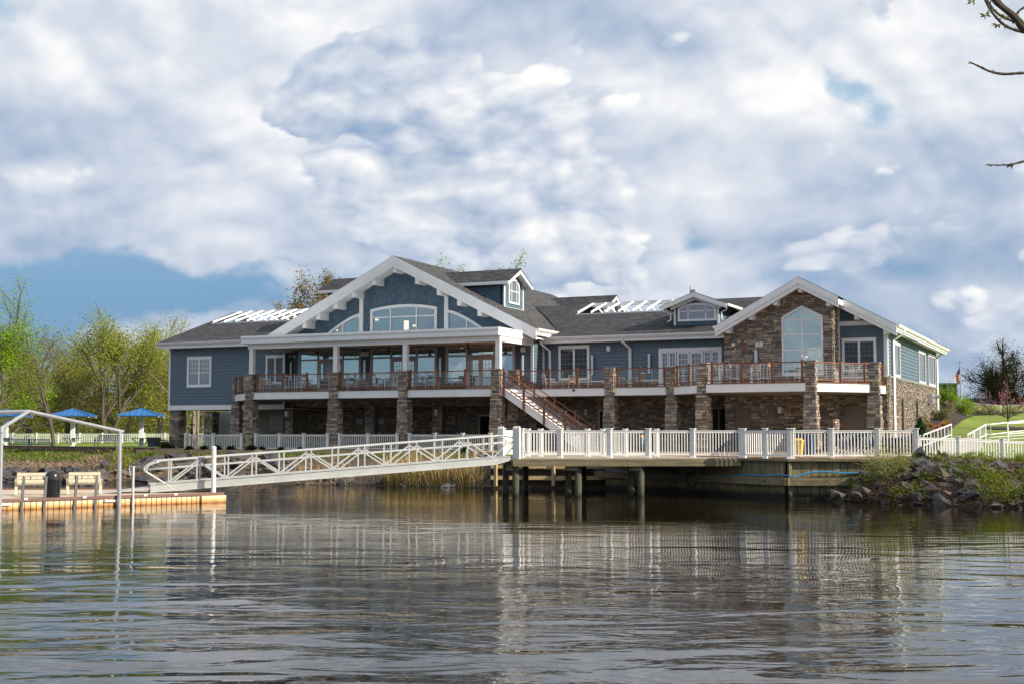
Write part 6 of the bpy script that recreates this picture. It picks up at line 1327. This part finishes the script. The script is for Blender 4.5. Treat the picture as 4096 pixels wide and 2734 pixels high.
# ---------------------------------------------------------------- vegetation
def rv(r,s=1): return Vector((r.gauss(0,s),r.gauss(0,s),r.gauss(0,s)))
def quadleaf(V_,F_,p,s,r,flat=0):
    a=rv(r).normalized(); b_=rv(r); 
    if flat: b_.z*=.3; a.z*=.3; a.normalize()
    b_=a.cross(b_).normalized()*s*r.uniform(.35,.6); a=a*s*r.uniform(.6,1.1); n=len(V_)
    V_ += [p-a*.5,p+b_*.5,p+a*.5,p-b_*.5]; F_.append((n,n+1,n+2,n+3))
def tree(name,label,base,H,cat='tree',seed=1,levels=5,leaf=M['lf_yel'],bark=M['bark'],nleaf=9000,ls=.2,spread=.55,trunk=.28,rad=.2,lean=(0,0,0),cl=.35,nb=3,up_=.25,stems=1,group=None,ratio=.76,tips=2):
    r=random.Random(seed); T_=thing(name,base,label,cat,group); tm=MB(); twigs=[]
    def grow(p,d_,L,rd_,lv):
        n=4 if lv>1 else 3; pts=[p.copy()]; q=p.copy(); dd_=d_.copy()
        for k in range(n): dd_=(dd_+rv(r,.11)+Vector((0,0,up_*.12))+Vector(lean)*.08).normalized(); q=q+dd_*L/n; pts.append(q.copy())
        rr_=[max(rd_*(1-.38*k/n),.006) for k in range(n+1)]; tm.tube(pts,rr_,7 if lv==levels else 5 if lv>2 else 3,cap=False)
        if lv<=tips: twigs.append(pts)
        if lv<=1: return
        k=nb if lv<levels else nb+1
        for i in range(k):
            t_=1.0 if i==0 else r.uniform(.45,1.0); j=min(n-1,int(t_*n)); pp=pts[j].lerp(pts[j+1],t_*n-j) if t_<1 else pts[-1]
            ax=rv(r).cross(dd_).normalized(); an=r.uniform(.12,.35) if i==0 else r.uniform(.5,1.25)*spread*1.5
            nd_=(Matrix.Rotation(an,3,ax)@dd_).normalized(); grow(pp,nd_,L*ratio*r.uniform(.75,1.15),rd_*(.72 if i==0 else .5),lv-1)
    for s_ in range(stems):
        d0=Vector(lean)*.3+Vector((r.gauss(0,.10+.2*(stems>1)),r.gauss(0,.10+.2*(stems>1)),1)); d0.normalize(); grow(Vector(base)-Vector((0,0,.3)),d0,H*trunk,rad,levels)
    zt_=max(v.z for v in tm.v)-base[2]; sc=H/zt_
    def S_(v): v=v-Vector(base); return Vector(base)+v*sc
    tm.v=[S_(v) for v in tm.v]; tm.build('trunk',bark,T_)
    V_=[];F_=[]
    for k in range(nleaf):
        tw=twigs[r.randrange(len(twigs))]; i=r.randrange(len(tw)-1); p=S_(tw[i].lerp(tw[i+1],r.random()))+rv(r,cl); quadleaf(V_,F_,p,ls*r.uniform(.6,1.3),r)
    if V_: c_=MB(); c_.v=V_; c_.f=F_; c_.build('crown',leaf,T_)
    return T_
def gb(px,d,dz=0): r=(px-2048)/F*d; return C(r,d,ground(r,d)+dz)
g_='trees beyond the left lawn'
tree('tree','tall maple in bright green leaf cut by the left edge of the photo',gb(-60,128),16.3,seed=3,leaf=M['lf_bright'],nleaf=17000,ls=.24,spread=.5,rad=.22,group=g_,levels=6,cl=.5)
tree('tree','big spreading tree with nearly bare reddish twigs reaching right over the left lawn',gb(30,150),17.0,seed=5,leaf=M['lf_bronze'],nleaf=12000,ls=.17,spread=.5,rad=.24,lean=(.45*ca,.45*sa,0),group=g_,levels=7,cl=.3,nb=3,stems=2)
tree('tree','slim dark-barked tree with forked trunk at the edge of the retaining wall',gb(222,105.5),9.3,seed=12,leaf=M['lf_olive'],nleaf=4200,ls=.16,spread=.7,rad=.17,group=g_,levels=5,trunk=.36)
tree('tree','tall yellow-green double-trunked tree left of the clubhouse',gb(432,150),15.4,seed=21,leaf=M['lf_yel'],nleaf=26000,ls=.25,spread=.42,rad=.22,group=g_,levels=6,stems=2,cl=.65,trunk=.24)
tree('tree','pale-barked tree with golden new leaves nearest the clubhouse wall',gb(500,162),15.6,seed=33,leaf=M['lf_yel'],bark=M['bark2'],nleaf=20000,ls=.22,spread=.46,rad=.24,group=g_,levels=6,stems=2,cl=.6,lean=(.12*ca,.12*sa,0),trunk=.24)
tree('tree','round grey-green willow behind the lawn litter bin',gb(632,185),12.2,seed=41,leaf=M['lf_grey'],bark=M['bark2'],nleaf=16000,ls=.28,spread=.7,rad=.3,group=g_,levels=5,cl=.8,trunk=.2)
tree('tree','olive tree with open crown between the slim dark tree and the double trunk',gb(315,190),12.5,seed=47,leaf=M['lf_olive'],nleaf=13000,ls=.24,spread=.6,rad=.26,group=g_,levels=5,cl=.7)
tree('tree','low bright green tree just right of the slim dark tree',gb(280,165),8.2,seed=52,leaf=M['lf_weed'],nleaf=9000,ls=.24,spread=.75,rad=.2,group=g_,levels=5,cl=.6,trunk=.2)
tree('tree','low bright green tree under the big bare tree at far left',gb(100,160),9.0,seed=55,leaf=M['lf_bright'],nleaf=9000,ls=.24,spread=.7,rad=.2,group=g_,levels=5,cl=.6,trunk=.2)
tree('tree','thin bare sapling above the lawn left of the double-trunked tree',gb(262,180),11.0,seed=57,leaf=M['lf_bronze'],nleaf=1500,ls=.15,spread=.5,rad=.13,group=g_,levels=5)
tree('tree','tall bronze-leaved tree showing above the hall roof left of the main gable',gb(1240,175),22.4,seed=61,leaf=M['lf_bronze'],nleaf=30000,ls=.36,spread=.45,rad=.22,group='treetops behind the clubhouse',levels=6,cl=.5)
tree('tree','fresh green treetop peeking over the hall roof beside the right dormer',gb(1830,175),23.6,seed=67,leaf=M['lf_bright'],nleaf=16000,ls=.34,spread=.36,rad=.2,group='treetops behind the clubhouse',levels=5)
tree('tree','white-barked tree seen through the passage under the left wing',gb(770,135),9.5,seed=71,leaf=M['lf_olive'],bark=M['bark2'],nleaf=9000,ls=.25,spread=.6,rad=.22,group='trees seen through the passage',levels=5,cl=.7)
tree('tree','dark trunked tree right of the pole in the passage under the left wing',gb(812,160),10,seed=73,leaf=M['lf_weed'],nleaf=9000,ls=.25,spread=.6,rad=.2,group='trees seen through the passage',levels=5,cl=.8)
tree('tree','big dark half-bare tree behind the hilltop at the right edge of the photo',C((4105-2048)/F*165,165,4.6),9.6,seed=81,leaf=leafm('sparse_dark_leaf',(.03,.035,.015),(.09,.085,.04),.15),bark=mat('dark_bark',(.03,.025,.02),.9,nz=.3),nleaf=32000,ls=.19,spread=.6,rad=.22,levels=6,cl=.6,trunk=.14,nb=4,ratio=.80,up_=.2)
tree('redbud_tree','small pink-flowering tree in a mulch ring on the hillside lawn',gb(4036,80.5),3.0,seed=90,leaf=M['lf_pink'],nleaf=1700,ls=.07,spread=.62,rad=.05,levels=5,cl=.035,trunk=.28,tips=3)
# woodland mass behind the lawn
def scatter_mass(name,label,mats_,pts_fn,n,ls,seed):
    r=random.Random(seed); out=[]
    V_=[];F_=[]
    for k in range(n): quadleaf(V_,F_,pts_fn(r),ls*r.uniform(.6,1.4),r)
    m=MB(); m.v=V_; m.f=F_; o=m.build(name,mats_,None); tag(o,label,None,None,'stuff'); return o
def woodpt(lo,hi,zmx):
    def f(r):
        px=r.uniform(lo,hi); d=r.uniform(225,262); hm=zmx*(.62+.38*mnoise.noise(Vector((px*.012,d*.03,2.3)))+.2*mnoise.noise(Vector((px*.04,d*.1,7)))); u=r.random()**.8
        return atd(px,d,3.0+hm*u)
    return f
scatter_mass('woodland','hazy olive spring woodland behind the left lawn',M['lf_olive'],woodpt(-300,900,10.0),26000,.55,5)
scatter_mass('woodland','brown twiggy undergrowth within the far woodland',M['twig'],woodpt(-300,900,9),9000,.5,6)
scatter_mass('woodland','yellow green bushes along the far woodland edge',M['lf_yel'],woodpt(150,700,8.5),9000,.5,8)
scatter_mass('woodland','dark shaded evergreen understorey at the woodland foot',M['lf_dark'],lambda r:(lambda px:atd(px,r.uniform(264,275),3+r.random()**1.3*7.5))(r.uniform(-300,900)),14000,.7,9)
# shrubs
def shrub(name,label,base,w_,h,leaf,n,ls,seed,group=None,stems=9,bark=M['bark2'],cat='shrub',hollow=0):
    r=random.Random(seed); T_=thing(name,base,label,cat,group); m=MB(); base=Vector(base); V_=[];F_=[]; tw=[]
    for k in range(stems):
        a=r.uniform(0,6.28); q=base+Vector((.08*math.cos(a),.08*math.sin(a),-.05)); d_=Vector((math.cos(a)*r.uniform(.1,.8)*w_/h,math.sin(a)*r.uniform(.1,.8)*w_/h,1)); pts=[q]; L=h*r.uniform(.75,1.05)
        for i in range(5): d_+=rv(r,.12); pts.append(pts[-1]+d_.normalized()*L/5)
        m.tube(pts,[.022*h/1.5,.016*h/1.5,.012*h/1.5,.009,.007,.004],4,cap=False); tw.append(pts)
        for i in (2,3,4): e=pts[i]; f_=[e,e+rv(r,.12*h),]; f_.append(f_[1]+(f_[1]-e)*.8+Vector((0,0,.08*h))); m.tube(f_,.006,3,cap=False); tw.append(f_)
    m.build('stems',bark,T_)
    for k in range(n):
        t_=r.choice(tw); i=r.randrange(max(0,len(t_)-4),len(t_)-1); quadleaf(V_,F_,t_[i].lerp(t_[i+1],r.random())+rv(r,w_*.10),ls*r.uniform(.6,1.3),r)
    c_=MB(); c_.v=V_; c_.f=F_; c_.build('foliage',leaf,T_); return T_
shrub('shrub','airy yellow-green shrub rising in front of the seawall fence at its right end',atd(3545,50.6,.35),1.6,1.95,M['lf_weed'],5000,.06,1,stems=42)
shrub('shrub','bright green shrub on hillside next to the clubhouse rear corner',gb(3790,92,-.1),1.2,1.75,M['lf_bright'],3500,.13,2,stems=14)
shrub('shrub','bright green shrub in front of the flagpole',gb(3861,93,-.1),1.05,1.5,M['lf_bright'],2600,.12,3,stems=12)
shrub('shrub','grey-green rhododendron on the mulch below the bright green shrub',gb(3760,86,-.05),1.1,1.0,M['lf_grey'],1500,.11,4,stems=12)
shrub('shrub','small leggy shrub against the stone side wall',gb(3702,80,-.05),.6,1.15,M['lf_grey'],600,.10,5,stems=9)
shrub('shrub','bare reddish shrub beneath the bright green shrub',gb(3795,90,-.05),.7,1.0,M['twig'],500,.08,6,stems=18,bark=M['twig'])
for i,px in enumerate((3878,3920,3963,4010,4050)): shrub('hedge_shrub',['first','second','third','fourth','fifth'][i]+' of five sparse small shrubs from left along the lawn top handrail',gb(px,96.5,-.05),.65,.75,M['lf_olive'],500,.09,20+i,'sparse shrubs along the handrail',stems=12)
def conifer(base,h,w_,label,seed):
    r=random.Random(seed); T_=thing('conifer',base,label,'shrub'); base=Vector(base); m=MB(); m.tube([base,base+up*h*.9],[.05,.01],5); m.build('trunk',M['bark'],T_); V_=[];F_=[]
    for k in range(2600):
        z=r.random()**.8; rad=w_*(1-z)**.8*r.uniform(.55,1.1)*(1+.25*math.sin(z*19)); a=r.uniform(0,6.28); quadleaf(V_,F_,base+Vector((rad*math.cos(a),rad*math.sin(a),z*h)),.13,r)
    c_=MB(); c_.v=V_; c_.f=F_; c_.build('foliage',leafm('juniper_green',(.02,.07,.02),(.05,.13,.04),.15),T_)
conifer(atd(3678,72,1.7),1.75,.62,'dark green conical juniper at the foot of the stone side wall',1)
for i,(px,py,d) in enumerate(((3721,1693,74),(3750,1703,72),(3738,1718,70.5),(3776,1690,74.5),(3784,1682,76),(3900,1611,104))):
    p=onD(px,py,d); T_=None; r=random.Random(i); V_=[];F_=[]
    for k in range(700): v=rv(r).normalized()*(.12+.13*r.random()); v.z=abs(v.z)*.8-.02; a=v.normalized(); b_=a.cross(rv(r)).normalized()*.012; q=p+Vector((0,0,-.14))+v; n=len(V_); V_+=[q-a*.12-b_,q-a*.12+b_,q+a*.10]; F_.append((n,n+1,n+2))
    m=MB(); m.v=V_; m.f=F_; tag(m.build('grass_tuft',M['lf_tan']),['upper left orange grass tuft on the mulch bed','middle orange grass tuft nearest the handrail','lowest orange grass tuft on the mulch bed','front one of the two touching orange tufts','rear one of the two touching orange tufts','orange grass tuft at the lawn crest below the parked car'][i],'grass tuft','orange ornamental grass tufts')
# dark perennials along the timber edging
for i,(px,s_) in enumerate(((757,.42),(818,.42),(873,.45),(925,.45),(1008,.5),(1047,.35),(1122,.35),(1200,.32),(1270,.3),(1860,.4))):
    p=onY(px,1795,66.85); p.z=G-.02; r=random.Random(i+50); V_=[];F_=[]
    for k in range(120): a=r.uniform(0,6.28); e=r.uniform(.15,1.3); d_=Vector((math.cos(a)*math.cos(e),math.sin(a)*math.cos(e),math.sin(e))); b_=d_.cross(Vector((0,0,1))).normalized()*.022; L=s_*r.uniform(.6,1.1); n=len(V_); V_+=[p-b_,p+b_,p+d_*L*.6+b_*1.6,p+d_*L-Vector((0,0,L*.18)),p+d_*L*.6-b_*1.6]; F_.append((n,n+1,n+2,n+3,n+4))
    m=MB(); m.v=V_; m.f=F_; tag(m.build('perennial_plant',M['lf_dark']),'dark spiky perennial at the foot of the white fence on the timber edging','plant','dark perennials along the timber edging')
shrub('shrub','dark glossy shrub at the base of the leftmost stone column',onY(668,1790,69.0)-Vector((0,0,.35)),1.1,1.0,M['lf_dark'],1800,.12,9,stems=14)
shrub('sapling','leafy young shrub on the bank behind the pipe frame post',C((480-2048)/F*73.5,73.5,.3),1.1,1.9,M['lf_weed'],900,.13,10,stems=8,bark=M['bark'])
# rocks : angular boulders, each its own object
def rockmesh(seed,sq=(1,1,.7)):
    r=random.Random(seed); bm=bmesh.new()
    for k in range(10): v=rv(r).normalized()*r.uniform(.85,1.1); bm.verts.new((v.x*sq[0]*.5,v.y*sq[1]*.5,v.z*sq[2]*.5))
    bmesh.ops.convex_hull(bm,input=bm.verts); bmesh.ops.delete(bm,geom=[v for v in bm.verts if not v.link_faces],context='VERTS')
    bmesh.ops.bevel(bm,geom=list(bm.edges),offset=.012,segments=1,affect='EDGES'); bmesh.ops.triangulate(bm,faces=bm.faces)
    me=bpy.data.meshes.new('boulder'); bm.to_mesh(me); bm.free(); me.materials.append(M['rock']); return me
RM=[rockmesh(i,(random.uniform(.8,1.4),random.uniform(.8,1.2),random.uniform(.5,.9))) for i in range(14)]
def rocks(n,pxlo,pxhi,tlo,thi,smin,smax,label,group,seed,lift=.0):
    r=random.Random(seed)
    for k in range(n):
        px=r.uniform(pxlo,pxhi); t_=r.uniform(tlo,thi); 
        # walk out along this sight line to the bank
        d=70.
        for _ in range(12): rr_=(px-2048)/F*d; s=lerp(SH,rr_); e=lerp(EDG,rr_); d=s+t_*(e-s)
        rr_=(px-2048)/F*d; z=ground(rr_,d); s_=r.uniform(smin,smax)*(1.0 if r.random()<.8 else 1.35)
        o=bpy.data.objects.new('boulder',RM[r.randrange(14)]); COL.objects.link(o); o.location=C(rr_,d,max(z,-.05)+s_*.12+lift); o.rotation_euler=(r.uniform(-.5,.5),r.uniform(-.5,.5),r.uniform(0,6.28)); o.scale=(s_,s_,s_*r.uniform(.7,1)); tag(o,label,'boulder',group)
rocks(75,-80,440,-.01,.20,.5,1.2,'grey angular boulder on the sunlit left bank behind the dock benches','sunlit boulders on the left bank',1)
rocks(58,440,1150,-.01,.75,.6,1.25,'dark angular boulder on the shaded bank behind the gangway','shaded boulders behind the gangway',2)
rocks(28,1050,1990,-.02,.35,.4,.85,'brown boulder at the waterline beneath the gangway and reeds','boulders at the waterline under the gangway',3)
rocks(165,3400,4250,-.06,.98,.32,.80,'dark brown angular boulder of the riprap mound right of the seawall','riprap boulders right of the seawall',4)
for i,(px,py,d,s_,l) in enumerate(((3450,1955,49.5,.75,'large pale boulder leaning on the seawall end'),(3430,1975,49.2,.5,'small pale boulder below the large one at the seawall end'),(3345,1975,50.4,.7,'dark boulder standing in the water beside the seawall'),(3690,1822,52.0,.8,'big grey boulder at the top of the mound behind the yellow-green shrub'),(3757,1822,52.2,.55,'dark pointed boulder on top of the mound by the white fence'),(3930,1935,49.3,1.1,'large grey slab boulder in the middle of the riprap mound'),(3860,1895,50.3,.95,'flat-topped boulder left of the large grey slab'),(3890,1845,52,.5,'small upright boulder under the lawn fence post'))):
    o=bpy.data.objects.new('boulder',RM[i]); COL.objects.link(o); o.location=onD(px,py,d); o.rotation_euler=(.3*i,.2,i); o.scale=(s_,s_,s_); tag(o,l,'boulder','marked boulders of the riprap mound')
rb=MB(); r=random.Random(99)
for k in range(900):
    px=r.uniform(3380,4300) if k%3 else r.uniform(-100,1990); t_=r.uniform(-.04,.95) if k%3 else r.uniform(-.01,.35); d=60.
    for _ in range(12): rr_=(px-2048)/F*d; s_=lerp(SH,rr_); e=lerp(EDG,rr_); d=s_+t_*(e-s_)
    rr_=(px-2048)/F*d; c_=C(rr_,d,max(-.02,ground(rr_,d))+.04); z_=r.uniform(.10,.28); me=RM[r.randrange(14)]; Rm=Matrix.Rotation(r.uniform(0,6.28),3,'Z')@Matrix.Rotation(r.uniform(-.6,.6),3,'X'); n=len(rb.v)
    rb.v+=[c_+Rm@(v.co*z_) for v in me.vertices]; rb.f+=[tuple(n+i for i in p_.vertices) for p_ in me.polygons]
tag(rb.build('rubble',M['rock']),'small broken stone between the boulders',None,None,'stuff')
# bank weeds, dead brush, reeds
def bank_scatter(name,label,mt,n,pxlo,pxhi,tlo,thi,kind,ls,seed,thr=0.0,h=.3):
    r=random.Random(seed); V_=[];F_=[]; k=0; tries=0
    while k<n and tries<n*6:
        tries+=1; px=r.uniform(pxlo,pxhi); t_=r.uniform(tlo,thi); d=70.
        for _ in range(6): rr_=(px-2048)/F*d; s=lerp(SH,rr_); e=lerp(EDG,rr_); d=s+t_*(e-s)
        rr_=(px-2048)/F*d
        if mnoise.noise(Vector((rr_*.55,d*.55,seed)))<thr: continue
        z=ground(rr_,d); p=C(rr_,d,z); k+=1
        if kind=='leaf': quadleaf(V_,F_,p+Vector((r.gauss(0,.1),r.gauss(0,.1),r.random()*h)),ls*r.uniform(.6,1.3),r)
        else:
            a=Vector((r.gauss(0,.22 if kind=='reed' else 1.3),r.gauss(0,.22 if kind=='reed' else 1.3),1 if kind=='reed' else r.uniform(-.1,.7))).normalized(); L=h*r.uniform(.5,1.1); b_=a.cross(rv(r)).normalized()*ls*.5; q=len(V_)
            bend=Vector((r.gauss(0,.1),r.gauss(0,.1),0))*L; V_+=[p-b_,p+b_,p+a*L*.6+b_*.8+bend*.3,p+a*L+bend,p+a*L*.6-b_*.8+bend*.3]; F_.append((q,q+1,q+2,q+3,q+4))
            if kind=='reed' and r.random()<.25:
                t1=p+a*L+bend; 
                for _ in range(4): quadleaf(V_,F_,t1+rv(r,.03)-a*.06,.07,r)
    m=MB(); m.v=V_; m.f=F_; return tag(m.build(name,mt),label,None,None,'stuff')
M['vine']=mat('vine_stems',(.12,.075,.045),.9,nz=.4,nzs=5)
M['lf_creep']=leafm('creeper_green',(.06,.10,.01),(.26,.30,.03))
M['lf_bank']=leafm('bank_weed_green',(.06,.13,.012),(.17,.24,.03))
bank_scatter('weeds','green weeds over the sunlit upper left bank',M['lf_bank'],15000,-120,330,.48,1,'leaf',.16,11,-.15,.28)
bank_scatter('weeds','green weeds scattered on the bank further right',M['lf_bank'],4500,300,620,.5,1,'leaf',.15,12,.1,.25)
bank_scatter('dead_brush','brown dead brush over the left bank rocks',M['twig'],20000,-60,520,.0,.8,'twig',.034,13,-.3,.6)
bank_scatter('dead_brush','brown dead brush behind the gangway',M['twig'],5000,440,1400,.0,.9,'twig',.025,14,.0,.5)
bank_scatter('weeds','dark green weeds below the timber edging',M['lf_bank'],4500,620,1900,.72,1,'leaf',.12,15,.0,.2)
bank_scatter('reeds','tall tan reeds standing at the shore behind the gangway',M['reed'],1100,1540,1930,.0,.25,'reed',.018,16,-.5,1.5)
bank_scatter('reeds','fresh green reed blades among the dry ones',M['lf_olive'],900,1540,1900,.0,.2,'reed',.02,17,-.5,1.0)
bank_scatter('reeds','sparse tan reeds left of the main clump',M['reed'],160,1180,1560,.0,.25,'reed',.02,18,-.5,1.0)
bank_scatter('weeds','yellow-green creeper over the riprap mound',M['lf_creep'],6500,3400,4250,.30,1.02,'leaf',.085,19,.05,.45)
bank_scatter('weeds','fresh weeds low between the riprap boulders',M['lf_creep'],2600,3450,4250,.0,.5,'leaf',.09,20,.12,.6)
bank_scatter('dead_brush','tangled brown vines over the riprap mound',M['vine'],9000,3400,4250,.0,1,'twig',.014,21,-.2,.6)
r=random.Random(77); V_=[];F_=[]
for k in range(9000):
    px=r.uniform(3580,4300); d=r.uniform(52.7,53.6); p=gb(px,d); a=Vector((r.gauss(0,.25),r.gauss(0,.25),1)).normalized(); b_=a.cross(rv(r)).normalized()*.006; L=r.uniform(.08,.4)*(1.3 if mnoise.noise(Vector((px*.02,0,0)))>.1 else .6); n=len(V_); V_+=[p-b_,p+b_,p+a*L]; F_.append((n,n+1,n+2))
m=MB(); m.v=V_; m.f=F_; tag(m.build('grass',M['lf_creep']),'long grass along the foot of the right-hand white fence',None,None,'stuff')
# foreground branches hanging in from the right
def bpts(l,d): return smoothp([onD(px,py,d+dd_) for px,py,dd_ in l],5)
BR=thing('tree_branch',onD(4200,150,7),'bare near branches with a few fresh leaf tufts hanging in at top right corner','branch'); m=MB(); r=random.Random(4)
for l,ra_,rb_ in (([(4260,230,0),(4110,125,0),(4060,70,0),(3990,10,0),(3940,-60,0)],.024,.016),([(4250,170,.1),(4100,131,.1),(4030,108,.1),(3985,70,.1),(3950,20,.1),(3925,-40,.1)],.010,.006),([(4250,150,.15),(4090,98,.1),(4060,88,.1),(3998,60,.1),(3960,20,.1),(3935,-30,.1)],.010,.006),([(4065,62,0),(4076,45,0),(4100,28,0),(4150,0,0)],.006,.006),([(4300,290,0),(4180,300,0),(4096,293,0),(4020,297,0),(3965,288,0),(3920,268,0),(3882,250,0)],.010,.0045),([(4300,590,.1),(4170,625,.1),(4096,646,.1),(4040,659,.1),(3990,661,.1),(3944,660,.1)],.008,.003),([(4052,660,.1),(4040,664,.1),(4026,669,.1)],.003,.003)):
    P_=bpts(l,7); n=len(P_); m.tube(P_,[(ra_+(rb_-ra_)*k/(n-1))*r.uniform(.88,1.15) for k in range(n)],7)
    for k in range(2,n-2,3): m.tube([P_[k],P_[k]+rv(r,.012)],[.006,.002],4)
m.build('branch',M['bark'],BR); V_=[];F_=[]
for px,py,nn in ((3942,62,16),(3990,100,16),(4020,64,9),(3884,2,8),(3898,5,6),(3883,250,7)):
    p=onD(px,py,7.05)
    for k in range(nn): a=(rv(r)+C(-.5,0,-.2)).normalized(); b_=a.cross(rv(r)).normalized()*.005; L=r.uniform(.02,.042)*(.5 if nn==7 else 1); q=len(V_); V_+=[p,p+a*L*.5+b_,p+a*L,p+a*L*.5-b_]; F_.append((q,q+1,q+2,q+3))
m=MB(); m.v=V_; m.f=F_; m.build('leaves',M['lf_weed'],BR)
# gull on the widest stone pier
p=onY(3219,1438,66.25); GU=MB(); GU.v=[]; z=DK+1.08
GU.lathe((0,0,0),[(.01,-.16),(.05,-.1),(.06,0),(.045,.1),(.01,.17)],10); R_=Matrix.Rotation(1.2,3,'Y'); GU.v=[R_@v for v in GU.v]
GU.lathe((-.13,0,.06),[(.01,-.02),(.035,.02),(.035,.05),(.01,.09)],8); GU.tube([(-.16,0,.1),(-.21,0,.09)],[.012,.004],5); GU.tube([(0,.02,-.04),(0,.02,-.13)],.006,4); GU.tube([(0,-.02,-.04),(0,-.02,-.13)],.006,4)
GU.v=[v+Vector((p.x,p.y,z+.13)) for v in GU.v]; tag(GU.build('gull',M['vinyl'],smooth=True),'white gull standing on the widest stone pier','bird')
for o in list(bpy.data.objects):
    if o.type=='EMPTY' and not any(c.parent==o for c in bpy.data.objects) : print('EMPTY no kids',o.name)
